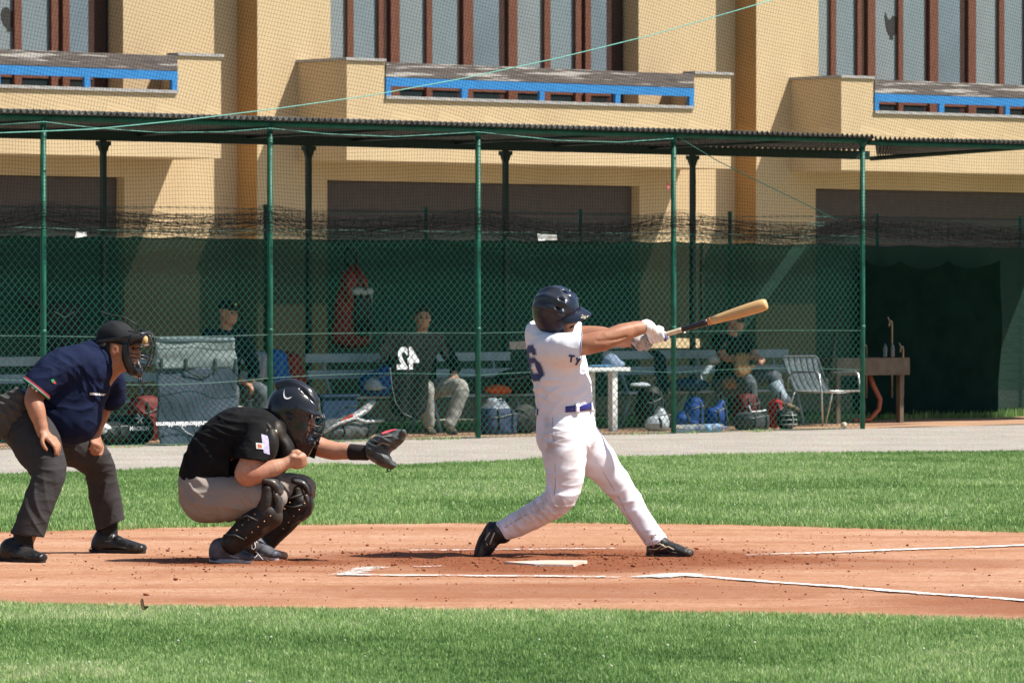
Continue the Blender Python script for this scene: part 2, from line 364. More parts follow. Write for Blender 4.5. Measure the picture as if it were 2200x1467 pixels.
# ------------------------------------------------------------------ lines of chalk and home plate
def _chalk(nt, N, K, P):
    src = N.new('ShaderNodeTexCoord').outputs['Object']
    P.inputs['Base Color'].default_value = (.80, .78, .76, 1); P.inputs['Roughness'].default_value = .95
    at_ = N.new('ShaderNodeAttribute'); at_.attribute_name = 'cover'
    a = nmath(N, K, 'ADD', at_.outputs['Fac'], nmap(N, K, nnoise(N, K, src, 26, 8, .8), .3, .7, -.85, .9))
    K.new(nmap(N, K, a, .35, .6, 0, 1), P.inputs['Alpha']); nbump(N, K, P, nnoise(N, K, src, 60), .8)
chalk_mat = ground_mat('chalk', _chalk)
def chalk(p0, p1, width, cover, label, cov_fn=None):
    a = gnd(*p0); b = gnd(*p1); d = (b - a); n_ = max(20, int(d.length / .02)); t = Vector((-d.y, d.x, 0)).normalized()
    V = []; Cv = []; m = 9
    for i in range(n_ + 1):
        s = i / n_; c = a + d * s + t * (.012 * math.sin(s * 19) + .006 * math.sin(s * 71))
        k = cover * (cov_fn(s) if cov_fn else 1)
        for j in range(m):
            e = (j / (m - 1) - .5) * 2
            V.append((c.x + t.x * e * width, c.y + t.y * e * width, .0135 + .0015 * (1 - e * e))); Cv.append(k * (1 - abs(e) ** 2.2) + (1 - k) * -.1)
    I = np.arange(len(V)).reshape(n_ + 1, m); Q = np.stack([I[:-1, :-1], I[1:, :-1], I[1:, 1:], I[:-1, 1:]], -1).reshape(-1, 4)
    me = np_mesh('chalk_line', np.array(V), Q, 4); z = me.attributes.new('cover', 'FLOAT', 'POINT'); z.data.foreach_set('value', np.array(Cv, np.float32))
    o = link('chalk_line', me, chalk_mat, None, True); tag(o, label, 'chalk line', kind='structure')
chalk((1440, 1238), (2420, 1311), .062, 1.0, 'bright white chalk foul line running towards the lower right', lambda s: .85 + .15 * math.sin(s * 40))
chalk((1600, 1197), (2420, 1167), .07, .9, 'white chalk foul line running off beyond the batter', lambda s: min(1, .25 + s * 3))
chalk((725, 1239), (1300, 1243), .07, .85, 'chalk line of the batter box nearer the camera', lambda s: .8 + .2 * math.sin(s * 25))
chalk((1285, 1244), (1400, 1244), .06, .45, 'scuffed faint stretch of chalk between box and foul line')
chalk((1390, 1244), (1482, 1237), .12, 1.0, 'smeared chalk where box line meets foul line')
chalk((740, 1240), (800, 1222), .10, .5, 'smeared corner of chalk at the left end of the box line')
chalk((880, 1186), (1320, 1182), .07, .5, 'worn chalk line of the batter box behind the batter')
chalk((890, 1222), (950, 1220), .05, .45, 'small patch of spilt chalk near home plate')
rub = mat('plate_rubber', (.66, .57, .50), .8, .1, 10, col2=(.5, .29, .19), c2amt=.7, c2scale=7, c2lo=.38, c2hi=.60)
ang = math.radians(-10.8)
pl = MB(); s_ = .216
pp_ = [(-s_ - .0, 0), (-s_ + .216, -s_), (s_, -s_), (s_, s_), (-s_ + .216, s_)]
pp_ = [(x * math.cos(ang) - y * math.sin(ang), x * math.sin(ang) + y * math.cos(ang)) for x, y in pp_]
pl.add([(x, y, 0) for x, y in pp_] + [(x * .985, y * .985, .019) for x, y in pp_], [(5, 6, 7, 8, 9)] + [(i, (i + 1) % 5, 5 + (i + 1) % 5, 5 + i) for i in range(5)])
hp = pl.build('home_plate', rub); hp.location = (PLATE.x, PLATE.y, .0); tag(hp, 'dusty white five-sided home plate on the clay', 'home plate')

# ------------------------------------------------------------------ grass
def _grass(nt, N, K, P):
    at_ = N.new('ShaderNodeAttribute'); at_.attribute_name = 'tone'
    c = nramp(N, K, at_.outputs['Fac'], [(0, (.058, .12, .033)), (.28, (.145, .272, .076)), (.52, (.26, .415, .135)), (.78, (.44, .56, .245)), (1, (.68, .65, .42))])
    P.inputs['Roughness'].default_value = .55; P.inputs['Specular IOR Level'].default_value = .35
    K.new(c, P.inputs['Base Color'])
    tr = N.new('ShaderNodeBsdfTranslucent'); K.new(c, tr.inputs['Color'])
    mx = N.new('ShaderNodeMixShader'); mx.inputs[0].default_value = .35
    K.new(P.outputs[0], mx.inputs[1]); K.new(tr.outputs[0], mx.inputs[2]); K.new(mx.outputs[0], N['Material Output'].inputs['Surface'])
grass_mat = ground_mat('grass_blades', _grass)
def blades(name, X, Y, hgt, wid, label, seed, lean=.6):
    r = np.random.default_rng(seed); n = len(X)
    a = r.random(n) * 2 * np.pi; ln = r.random(n) * lean; h = hgt * (.55 + .75 * r.random(n)); w = wid * (.7 + .6 * r.random(n))
    pat = vnoise(X, Y, 1.1, seed + 5); fine = vnoise(X, Y, 7, seed + 6)
    h = h * (.65 + .5 * pat + .25 * fine)
    dx, dy = np.cos(a), np.sin(a); b = r.random(n) * 2 * np.pi; sx, sy = np.cos(b) * w / 2, np.sin(b) * w / 2
    z0 = np.full(n, .0)
    P = np.stack([np.stack([X - sx, Y - sy, z0], -1), np.stack([X + sx, Y + sy, z0], -1),
                  np.stack([X + sx * .8 + dx * ln * h * .35, Y + sy * .8 + dy * ln * h * .35, h * .6], -1), np.stack([X - sx * .8 + dx * ln * h * .35, Y - sy * .8 + dy * ln * h * .35, h * .6], -1),
                  np.stack([X + dx * ln * h, Y + dy * ln * h, h * (1 - .3 * ln)], -1)], 1)
    i = np.arange(n)[:, None] * 5
    T = np.concatenate([i + np.array([[0, 1, 2]]), i + np.array([[0, 2, 3]]), i + np.array([[3, 2, 4]])], 1).reshape(-1, 3)
    me = np_mesh(name, P.reshape(-1, 3), T, 3)
    big = vnoise(X, Y, .55, seed + 7); tone = np.clip(.05 + .34 * pat + .26 * fine + .26 * big + .50 * (r.random(n) - .5) + (r.random(n) > .965) * .35, 0, 1)
    z = me.attributes.new('tone', 'FLOAT', 'POINT'); z.data.foreach_set('value', np.repeat(tone, 5).astype(np.float32))
    o = link(name, me, grass_mat); return tag(o, label, 'grass', kind='stuff')
def fill(n, x0, x1, y0, y1, keep, seed):
    r = np.random.default_rng(seed); X = x0 + (x1 - x0) * r.random(n); Y = y0 + (y1 - y0) * r.random(n); k = keep(X, Y); return X[k], Y[k]
X, Y = fill(330000, -2.9, 2.9, 18.6, 24.9, lambda X, Y: (Y < near_edge(X) + .10 * (vnoise(X, Y, 6, 9) - .45)) & (np.abs(X) < .13 * Y), 11)
blades('near_grass', X, Y, .026, .0040, 'short mown green grass in the foreground below the clay', 21)
X, Y = fill(430000, -4.9, 4.9, 31.4, 48.5, lambda X, Y: (Y > far_edge(X) - .12 * (vnoise(X, Y, 5, 8) - .45)) & (Y < path_edge(X) + .35 * (vnoise(X, Y, 4, 4) - .6)) & (np.abs(X) < .125 * Y), 12)
blades('far_grass', X, Y, .036, .0060, 'short mown green grass between the clay and the gravel path', 22)
# clover heads and dry litter in the lawn
cl = []; 
for i in range(260):
    x, y = (random.uniform(-2.4, 2.4), random.uniform(19, 24)) if i < 45 else (random.uniform(-.5, 4.3), random.uniform(32.6, 41))
    if (i < 45 and y < near_edge(x) - .1) or (i >= 45 and far_edge(x) + .1 < y < path_edge(x) - .2): cl.append((x, y))
m_ = MB()
for x, y in cl:
    r = random.uniform(.003, .0062); z = random.uniform(.03, .05)
    m_.lathe([(r * .4, z - r), (r, z), (r * .9, z + r * .5), (r * .3, z + r)], 6, Matrix.Translation((x, y, 0)))
tag(m_.build('clover_flowers', mat('clover_white', (.50, .50, .40), .8)), 'tiny pale clover flowers dotted through the lawn', 'clover', kind='stuff')
lf = MB(); M_ = Matrix.Translation(gnd(308, 1322) + Vector((0, 0, .045))) @ Matrix.Rotation(.5, 4, 'Y') @ Matrix.Rotation(.6, 4, 'X')
lf.sheet(lambda a, b: M_ @ Vector(((a - .5) * .045, (b - .5) * .03 * math.sin(math.pi * min(1, a * .9 + .1)) ** .6, .018 * math.cos(a * 5) + .012 * (b - .5) ** 2 * 4)), 8, 5, .002)
tag(lf.build('dead_leaf', mat('dead_leaf', (.14, .09, .05), .8, .3)), 'small curled brown dead leaf lying in the near grass', 'leaf')
# weeds along the foot of the fence and behind the dugout
def tuft(U0, U1, w0, w1, n, h, seed, name, label):
    r = np.random.default_rng(seed); U = U0 + (U1 - U0) * r.random(n); w = w0 + (w1 - w0) * r.random(n)
    blades(name, OX + CT * U - ST * w, OY + ST * U + CT * w, h, .009, label, seed, .9)
tuft(-8, 14, 2.55, 4.6, 52000, .10, 31, 'rough_grass', 'rough yellow-green grass behind and under the shade cloth')
r = np.random.default_rng(5); ux = []; 
for i in range(26):
    c = r.uniform(-5, 6); ux.append(np.stack([c + r.normal(0, .07, 28), r.normal(-.12, .05, 28)], -1))
ux = np.concatenate(ux); blades('path_weeds', OX + CT * ux[:, 0] - ST * ux[:, 1], OY + ST * ux[:, 0] + CT * ux[:, 1], .05, .008, 'small weeds sprouting along the foot of the wire fence', 33, 1.2)
# ------------------------------------------------------------------ apartment building behind
def solve_w(x, Yt):
    a, b = 0.0, 60.0
    for _ in range(50):
        m = (a + b) / 2
        if L(fu(x, m), m)[1] < Yt: a = m
        else: b = m
    return a
WB = solve_w(745, 69.8); WM = WB + 1.07; STEP = .45
building = empty('apartment_building', L(0, 0, 0), TH, 'sunlit yellow apartment building with blue-railed balconies behind the dugout', 'building')
U1 = fu(553, WM); PITCH = fu(1625, WM - STEP) - U1
TOPZ = 9.0
def build_unit():
    objs = []
    wz = lambda x, y: fz(x, y, WB)
    win0, win1 = fu(710, WM), fu(1372, WM); g0, g1 = fu(703, WM), fu(1374, WM)
    zb = wz(745, 344); zfl = zb + .28; gz = fz(705, 387, WM)
    m = MB(); U2 = U1 + PITCH; D = .35
    m.box(U1, win0, WM, WM + D, gz, TOPZ); m.box(win1, U2 + .1, WM, WM + D, gz, TOPZ); m.box(win0, win1, WM, WM + D, gz, zfl - .05)
    m.box(win0, win1, WM, WM + D, 7.6, TOPZ); m.box(U1, g0, WM, WM + D, -.05, gz); m.box(g1, U2 + .1, WM, WM + D, -.05, gz)
    m.box(U1 - .1, U2 + .1, WM + 5.5, WM + 5.8, -.05, TOPZ)
    objs.append(m.build('wall', plaster, building))
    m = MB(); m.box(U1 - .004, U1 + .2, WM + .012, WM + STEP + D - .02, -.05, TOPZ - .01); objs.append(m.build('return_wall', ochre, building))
    m = MB(); m.box(U1 - .1, U2 + .1, WM - .5, WM + 5.8, TOPZ, TOPZ + .25); objs.append(m.build('roof', cap_stone, building))
    # balcony
    b0, b1 = fu(745, WB), fu(1570, WB); p0, p1 = fu(827, WB), fu(1490, WB)
    zt = wz(745, 130); zs = wz(830, 213)
    m = MB()
    m.box(b0, b1, WB, WM, zb, zfl)
    m.box(b0, p0, WB, WB + .2, zfl, zt); m.box(p1, b1, WB, WB + .2, zfl, zt); m.box(p0, p1, WB, WB + .2, zfl, zs)
    m.box(b0, b0 + .2, WB + .2, WM, zfl, zt); m.box(b1 - .2, b1, WB + .2, WM, zfl, zt)
    bal = m.build('balcony', plaster, building); objs.append(bal)
    m = MB(); e = .03
    m.box(b0 - e, p0, WB - e, WB + .23, zt + .002, zt + .04); m.box(b0 - e, b0 + .23, WB + .23, WM - .003, zt + .002, zt + .04)
    m.build('cap', cap_stone, bal)
    m = MB(); m.box(p1, b1 + e, WB - e, WB + .23, zt + .002, zt + .04); m.box(b1 - .23, b1 + e, WB + .23, WM - .003, zt + .002, zt + .04); m.build('cap', cap_stone, bal)
    m = MB(); m.box(p0, p1 - .004, WB - .035, WB + .23, zs + .002, zs + .045); m.build('sill', cap_stone, bal)
    zr0, zr1 = wz(830, 166), wz(830, 134)
    m = MB(); m.bbox(p0 + .003, p1 - .003, WB - .02, WB + .05, zr0, zr1, .006); m.build('rail_board', old_wood, bal)
    zf = wz(830, 185)
    m = MB(); m.box(p0 + .004, p1 - .004, WB - .022, WB + .03, zf, zr0 - .003); m.build('rail_bar', blue_paint, bal)
    for a, b in ((827, 838), (990, 1003), (1157, 1168), (1320, 1331), (1479, 1489)):
        m = MB(); m.box(fu(a, WB) + .005, fu(b, WB), WB - .021, WB + .031, zs + .046, zf - .001); m.build('rail_post', blue_paint, bal)
    # window wall, set back in its reveal
    ww = WM + .27; zw0, zw1 = zfl + .02, 7.6; ztr = fz(860, 187, ww)
    m = MB(); m.box(win0, win1, ww + .08, ww + .10, zw0, zw1); wi = m.build('window', mat('dark_room', (.01, .01, .01), .9), building); objs.append(wi)
    seq = [(712, 745, 'g'), (745, 758, 'b'), (758, 812, 'g'), (812, 822, 'b'), (822, 838, 'd'), (838, 857, 'b'), (857, 915, 'g'), (915, 927, 'b'), (927, 985, 'g'), (985, 994, 'd'), (994, 1015, 'b'),
           (1015, 1075, 'g'), (1075, 1091, 'd'), (1091, 1110, 'b'), (1110, 1168, 'g'), (1168, 1181, 'b'), (1181, 1235, 'g'), (1235, 1247, 'b'), (1247, 1256, 'd'), (1256, 1268, 'b'), (1268, 1306, 'g'), (1306, 1338, 'd')]
    for a, b, k in seq:
        ua, ub = fu(a, ww), fu(b, ww)
        if k == 'g':
            m = MB(); m.box(ua - .02, ub + .02, ww + .03, ww + .045, ztr + .03, zw1); m.build('pane', glass_tones[(a // 7) % 3], wi)
            m = MB(); m.box(ua - .02, ub + .02, ww + .03, ww + .045, zw0, ztr - .03); m.build('pane', glass_dark, wi)
        elif k == 'b':
            m = MB(); m.box(ua, ub, ww - .02, ww + .05, zw0, zw1 - .01); m.build('mullion', brown_wood, wi)
        else:
            m = MB(); m.box(ua, ub, ww + .028, ww + .06, zw0, zw1 - .02); m.build('mullion', brown_dark, wi)
    m = MB(); m.box(win0 + .01, win1 - .3, ww + .012, ww + .052, ztr - .03, ztr + .03); m.build('transom', brown_wood, wi)
    m = MB(); gd = WM + .18
    m.box(g0, g1, gd, gd + .05, -.05, gz); ga = m.build('garage_door', garage, building); objs.append(ga)
    for i in range(7):
        m = MB(); m.bbox(g0 + .02, g1 - .02, gd - .02, gd + .004, gz - .42 * (i + 1) + .02, gz - .42 * i - .01, .006); m.build('panel', garage, ga)
    return objs
unit = build_unit()
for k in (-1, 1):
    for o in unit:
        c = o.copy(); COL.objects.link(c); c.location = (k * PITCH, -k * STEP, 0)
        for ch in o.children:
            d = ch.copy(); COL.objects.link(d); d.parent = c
# bird silhouettes stuck on the glass
def sticker(x, y, s, flip, label):
    ww = WM + .27 - STEP * (1 if x > 1500 else -1); U = fu(x, ww); z = fz(x, y, ww)
    out = [(-.5, .1), (-.42, .3), (-.25, .42), (-.05, .4), (.05, .25), (.2, .2), (.33, .35), (.45, .62), (.5, .4), (.45, .1), (.4, -.2), (.25, -.5), (.12, -.62), (.15, -.78), (-.15, -.78), (-.1, -.62), (-.3, -.5), (-.46, -.2)]
    m = MB(); n = len(out)
    m.add([(U + p * s * flip, ww + .024, z + q * s) for p, q in out] + [(U + p * s * flip, ww + .0285, z + q * s) for p, q in out], [tuple(range(n))[::-1], tuple(range(n, 2 * n))] + [(i, (i + 1) % n, n + (i + 1) % n, n + i) for i in range(n)])
    o = m.build('window_sticker', mat('sticker_black', (.035, .032, .03), .7), building); o['label'] = label
sticker(22, 34, .27, 1, 'dark bird-shaped sticker on the left window')
sticker(1918, 52, .30, -1, 'faint grey bird-shaped sticker on the right window')

# ------------------------------------------------------------------ dugout shelter
shelter = empty('dugout_shelter', L(0, 0, 0), TH, 'green steel dugout shelter with corrugated roof on thin posts', 'shelter')
zroof = fz(1027, 268, 0); WR = 2.75; zrear = fz(1086, 324, WR) + .12; UL, UR, UX = fu(-260, 0), fu(1862, 0), fu(2330, 2.75); DU = fu(1865, 2.75) - fu(1862, 0)
def corr(U): return .021 * math.sin(2 * math.pi * U / .076)
n_ = int((UR - UL) / .076 * 8)
m = MB(); m.sheet(lambda a, b: (UL + (UR + DU * b - UL) * a, -.12 + (WR + .25) * b, zroof + (zrear - .005 - zroof) * b + corr((UR - UL) * a)), n_, 3, .004)
fib = mat('roof_sheet', (.17, .165, .16), .85, .3, 5, .3, 40, col2=(.07, .07, .065), c2amt=.7, c2scale=3)
m.build('roof', fib, shelter, True)
n2 = int((UX - UR) / .076 * 8); ukn = [UR, fu(1865, WR), fu(2200, WR), fu(2700, WR)]; zkn = [zrear - .10, fz(1865, 336, WR), fz(2200, 312, WR), fz(2200, 312, WR) + .3]
def zext(U): return float(np.interp(U, ukn, zkn))
z2 = fz(2030, 297, 0)
m = MB(); m.sheet(lambda a, b: (UR + .02 + (DU + .22) * b * (1 - a) + (UX - UR) * a, -.10 + (WR + .2) * b, (z2 - .02) * (1 - b) + b * (zext(UR + DU * (1 - a) + (UX - UR) * a) + .02) + corr((UX - UR) * a)), n2, 3, .004)
m.build('roof_extension', fib, shelter, True)
zbm = zroof - .055
m = MB(); m.tube([(UL, 0, zbm), (UR - .02, 0, zbm)], .03, 10); m.build('front_beam', green_paint, shelter, True)
m = MB(); m.tube([(UR + .03, 0, z2 - .075), (UX, 0, z2 - .075)], .03, 10); m.build('front_beam', green_paint, shelter, True)
m = MB(); m.box(UL, UR + DU, WR - .03, WR + .03, zrear - .12, zrear - .02); m.build('rear_beam', dark_steel, shelter)
m = MB(); m.tube([(u, WR, zext(u) - .03) for u in np.linspace(UR + DU + .05, UX, 14)], .03, 6); m.build('rear_beam', dark_steel, shelter, True)
for i in range(9):
    U = UL + (UR - UL) * (i + .5) / 9
    m = MB(); m.tube([(U, .03, zbm), (U, WR - .03, zrear - .05)], .018, 6); m.build('rafter', dark_steel, shelter, True)
def post(x):
    U = fu(x, 0); m = MB(); zt = zbm - .02
    m.tube([(U, 0, -.05), (U, 0, zt)], .029, 12); m.tube([(U, 0, zt - .05), (U, 0, zt + .02)], .036, 12); m.tube([(U, 0, 1.12), (U, 0, 1.16)], .032, 10)
    m.build('post', green_paint, shelter, True)
for x in (-434, 93, 580, 1027, 1447, 1853): post(x)
for x in (-240, 222, 663, 1086, 1488):
    U = fu(x, WR); m = MB(); m.box(U - .024, U + .024, WR - .028, WR + .028, -.05, zrear - .12)
    m.box(U - .07, U + .07, WR - .04, WR + .04, zrear - .17, zrear - .125)
    m.add([(U - .065, WR - .02, zrear - .17), (U + .065, WR - .02, zrear - .17), (U + .03, WR - .02, zrear - .25), (U - .03, WR - .02, zrear - .25)] + [(U - .065, WR + .02, zrear - .17), (U + .065, WR + .02, zrear - .17), (U + .03, WR + .02, zrear - .25), (U - .03, WR + .02, zrear - .25)],
          [(3, 2, 1, 0), (4, 5, 6, 7), (0, 1, 5, 4), (1, 2, 6, 5), (2, 3, 7, 6), (3, 0, 4, 7)])
    m.build('rear_post', dark_steel, shelter)

# ------------------------------------------------------------------ chain link fence on the front posts
fence = empty('chain_link_fence', L(0, 0, 0), TH, 'green diamond-mesh wire fence strung along the front of the dugout', 'fence')
def strands(lines, r, n=3):                        # many thin prisms at once: lines is a list of (k, 3) arrays
    V = []; Q = []; b = 0
    ca = [(math.cos(2 * math.pi * k / n) * r, math.sin(2 * math.pi * k / n) * r) for k in range(n)]
    for P in lines:
        P = np.asarray(P); T = np.gradient(P, axis=0); T /= np.linalg.norm(T, axis=1)[:, None] + 1e-12
        A = np.cross(T, np.array([0., 1., 0.])); A /= np.linalg.norm(A, axis=1)[:, None] + 1e-9; B = np.cross(T, A)
        R = np.stack([P + A * x + B * y for x, y in ca], 1); m = len(P); V.append(R.reshape(-1, 3))
        I = b + np.arange(m * n).reshape(m, n); J = np.roll(I, -1, 1)
        Q.append(np.stack([I[:-1], J[:-1], J[1:], I[1:]], -1).reshape(-1, 4)); b += m * n
    return np.concatenate(V), np.concatenate(Q)
def wob(P, a1=.006, a2=.02):
    U, z = P[:, 0], P[:, 2]
    P = P.copy(); P[:, 0] += a1 * np.sin(U * 3.1 + z * 2) + a1 * .6 * np.sin(z * 7 + U); P[:, 2] += a1 * np.sin(U * 2.3 + z * 4) ; P[:, 1] += a2 * np.sin(U * 2.2 + 1) * np.sin(z * 2.9 + U * .7)
    return P
def chain_mesh(U0, U1, z0, z1, r, off=0.0, pitch=.082, a1=.006, a2=.02, name='wire_mesh', parent=None, m_=None, step=.16):
    ls = []
    for s in (1, -1):
        h = z1 - z0; k0 = int((U0 - h) / pitch) - 1; k1 = int((U1 + h) / pitch) + 1
        for k in range(k0, k1):
            c = k * pitch                          # U = c + s*(z - z0)
            za, zb = (max(z0, z0 + (U0 - c) * s) if s > 0 else max(z0, z0 + (c - U1))), (min(z1, z0 + (U1 - c)) if s > 0 else min(z1, z0 + (c - U0)))
            if zb - za < .03: continue
            zz = np.linspace(za, zb, max(2, int((zb - za) / step) + 1)); P = np.stack([c + s * (zz - z0), np.full_like(zz, off + s * .0018), zz], -1)
            ls.append(wob(P, a1, a2))
    V, Q = strands(ls, r); return tag(link(name, np_mesh(name, V, Q, 4), m_ or green_wire, parent), kind='stuff')
ZF = fz(1027, 497, 0)
chain_mesh(fu(-160, 0), fu(1853, 0), .03, ZF, .0025, parent=fence)
for y0, sag in ((716, .015), (806, .05), (500, .02), (938, .0)):
    z = fz(1027, y0, 0); xs = [-434, 93, 580, 1027, 1447, 1853]; pts = []
    for a, b in zip(xs, xs[1:]):
        ua, ub = fu(a, 0), fu(b, 0)
        for i in range(10): t = i / 10; pts.append((ua + (ub - ua) * t, -.008, z - sag * 4 * t * (1 - t) * (1 if (a // 10) % 2 else -.6)))
    pts.append((fu(1853, 0), -.008, z)); m = MB(); m.tube(pts, .003, 5); m.build('tension_wire', green_wire, fence)

# ------------------------------------------------------------------ boundary fence with barbed wire and the shade cloth on it
WT = 2.95; WP = 3.05
bfence = empty('boundary_fence', L(0, 0, 0), TH, 'green boundary fence with short posts and barbed wire behind the dugout', 'fence')
ZP = fz(915, 446, WP)
for x in (-170, 222, 570, 915, 1247, 1568, 1885, 2192):
    U = fu(x, WP); m = MB(); m.tube([(U, WP - WP + WP, -.05), (U, WP, ZP)], .022, 10); m.tube([(U, WP, ZP - .03), (U, WP, ZP + .006)], .026, 10); m.build('post', green_paint, bfence, True)
for y in (456, 466, 476, 487, 497, 507):
    z = fz(915, y, WP); U0, U1_ = fu(-200, WP), fu(2280, WP); ls = []
    for ph in (0, math.pi):
        t = np.arange(U0, U1_, .022); P = np.stack([t, WP - .03 + .004 * np.cos(t * 60 + ph), z + .004 * np.sin(t * 60 + ph) + .012 * np.sin(t * 1.3 + y)], -1); ls.append(P)
    for u in np.arange(U0, U1_, .11):
        zz = z + .012 * math.sin(u * 1.3 + y); ls.append(np.array([[u - .018, WP - .045, zz - .014], [u + .016, WP - .02, zz + .016]])); ls.append(np.array([[u + .02, WP - .04, zz - .012], [u - .014, WP - .02, zz + .014]]))
    V, Q = strands(ls, .0022); link('barbed_wire', np_mesh('barbed_wire', V, Q, 4), barb_mat, bfence)
chain_mesh(fu(-200, WP), fu(2280, WP), .1, fz(915, 468, WP), .0016, off=WP, pitch=.085, parent=bfence, a1=.01)

def _cloth(nt, N, K, P):
    src = N.new('ShaderNodeTexCoord').outputs['Object']
    c = nramp(N, K, nnoise(N, K, src, 1.3, 6), [(.3, (.014, .038, .031)), (.7, (.021, .054, .044))])
    K.new(c, P.inputs['Base Color']); P.inputs['Roughness'].default_value = .9; P.inputs['Specular IOR Level'].default_value = .1
    wv = N.new('ShaderNodeTexWave'); wv.inputs['Scale'].default_value = 24; wv.bands_direction = 'Z'; K.new(src, wv.inputs[0])
    tr = N.new('ShaderNodeBsdfTransparent'); tl = N.new('ShaderNodeBsdfTranslucent'); tl.inputs[0].default_value = (.015, .06, .045, 1)
    mpc = N.new('ShaderNodeMapping'); mpc.inputs['Scale'].default_value = (1, 1, 3.5); K.new(src, mpc.inputs[0]); nbump(N, K, P, nnoise(N, K, mpc.outputs[0], 5, 6, .6), .35, .04)
    a = N.new('ShaderNodeMixShader'); a.inputs[0].default_value = .35; K.new(P.outputs[0], a.inputs[1]); K.new(tl.outputs[0], a.inputs[2])
    b = N.new('ShaderNodeMixShader'); K.new(nmap(N, K, wv.outputs['Fac'], 0, 1, .93, .99), b.inputs[0]); K.new(tr.outputs[0], b.inputs[1]); K.new(a.outputs[0], b.inputs[2])
    K.new(b.outputs[0], N['Material Output'].inputs['Surface'])
cloth_mat = ground_mat('shade_cloth', _cloth)
zt0 = fz(915, 514, WT)
def cloth(name, U0, U1, z0, z1, w, label, nU=90, sc=.02, top=True):
    m = MB()
    def fn(a, b):
        U = U0 + (U1 - U0) * a; tie = abs(math.sin(math.pi * (U - U0) / (.83 + .2 * math.sin(U * .9))))
        zz = z0 + (z1 - z0) * b - (sc * tie * b if top else 0) + .012 * math.sin(U * 3.7) * (1 - b)
        return (U, w + .018 * math.sin(U * 7.5 + .6 * b) * (.3 + b * (1 - b) * 2) + .012 * math.sin(U * 2.9 + b * 5), zz)
    m.sheet(fn, nU, 10); e = empty(name, L(0, 0, 0), TH, label, 'shade cloth'); m.build('cloth', cloth_mat, e, True)
    t = MB(); ps = []
    for i in range(nU + 1): ps.append(fn(i / nU, 1))
    t.tube(ps, .006, 5); t.build('hem', dark_steel, e)
    return e
ug0, ug1 = fu(1085, WT), fu(1512, WT)
zs0, zs1 = fz(1400, 749, WT), fz(1400, 729, WT)
cloth('shade_cloth', fu(-260, WT), ug0 + .05, .12, zt0, WT, 'long dark green shade cloth behind the left and middle benches', 120)
cloth('shade_cloth', ug0 + .01, ug1, zs1, zt0, WT + .01, 'upper green shade cloth above the bright slit behind the batter', 50)
cloth('shade_cloth', ug0 + .01, ug1, .12, zs0, WT + .005, 'lower green shade cloth below the bright slit behind the batter', 50, .0, False)
cloth('shade_cloth', ug1 - .05, fu(1850, WT), .08, zt0 - .01, WT, 'green shade cloth behind the lawn chair with a pale sunlit strip', 50)
cloth('shade_cloth', fu(1838, WT) , fu(2330, WT), .05, zt0 - .02, WT + .05, 'green shade cloth at the right behind the wash trough', 60)
# a second, darker layer hanging in front of it behind the trough
e = empty('shade_cloth', L(0, 0, 0), TH, 'sagging doubled dark shade cloth hanging right of the last post', 'shade cloth')
m = MB(); ua, ub = fu(1862, WT - .2), fu(2148, WT - .2)
def fn(a, b):
    U = ua + (ub - ua) * a; sagg = .13 * abs(math.sin(math.pi * (a ** .8) * 3)) ** .7 * b * (.5 + .8 * a * (1 - a) * 4 * .5) + .03
    return (U + (.16 * (b - .55) ** 2 - .04) * (1 if a < .5 else -.6) * abs(a - .5) * 2, WT - .2 + .015 * math.sin(a * 14 + b * 3) + .02 * math.sin(b * 9), .08 + (zt0 - .16 - .08) * b - sagg * b)
m.sheet(fn, 50, 16); m.build('cloth', mat('shade_cloth_doubled', (.006, .021, .0165), .95, .2, 4, spec=.03), e, True)

# ------------------------------------------------------------------ safety net in front
net = empty('safety_net', L(0, 0, 0), TH, 'fine black safety net hanging from above down to the dugout opening', 'net')
NW = -.16; UN0, UN1 = fu(-170, NW), fu(2290, NW); ZTOP = fz(1027, -60, NW) + .15
xs_ = [-434, 93, 580, 1027, 1447, 1853, 2330]; us_ = [fu(x, NW) for x in xs_]
def zbot(U):
    r = np.interp(U, us_, np.arange(len(us_))); t = r - np.floor(r)
    return fz(1027, 478, 0) - .10 * 4 * t * (1 - t) * (1 + .3 * np.sin(U * 1.7)) 
def netpt(U, z):
    k = np.clip((z - 2.2) / 3, 0, 1)
    u = U + .10 * (1 - k) * np.sin(z * 2.1 + U * .8) * .35 + .004 * np.sin(z * 5 + U * 3) 
    w = NW - .05 * np.sin(U * 1.2) * np.sin(z * 1.6) - .04
    return np.stack([u, w, z + .025 * np.sin(U * 1.9 + z) + .003 * np.sin(U * 6)], -1)
ls = []; cell = .037
def runs(P, ok):
    run = []
    for p, q in zip(P, ok):
        if q: run.append(p)
        else:
            if len(run) > 2: ls.append(np.array(run))
            run = []
    if len(run) > 2: ls.append(np.array(run))
ZSP = zroof - .02                                    # above the roof edge the net is pulled askew, below it hangs straight
for U in np.arange(UN0, UN1, cell):
    zz = np.linspace(float(zbot(U)), ZSP, 14); ls.append(netpt(np.full_like(zz, U), zz))
for z in np.arange(2.0, ZSP, cell):
    U = np.arange(UN0, UN1, .12); runs(netpt(U, np.full_like(U, z)), z > zbot(U))
SA, SB = .30, -.17
for a_ in np.arange(UN0 - 1.5, UN1 + 1.5, cell):
    zz = np.linspace(ZSP - 3, ZTOP + 3, 70); U = a_ + SA * (zz - 4); z = zz + SB * a_ + .015 * np.sin(a_ * 1.3 + zz); runs(netpt(U, z), (z > ZSP) & (z < ZTOP) & (U > UN0) & (U < UN1))
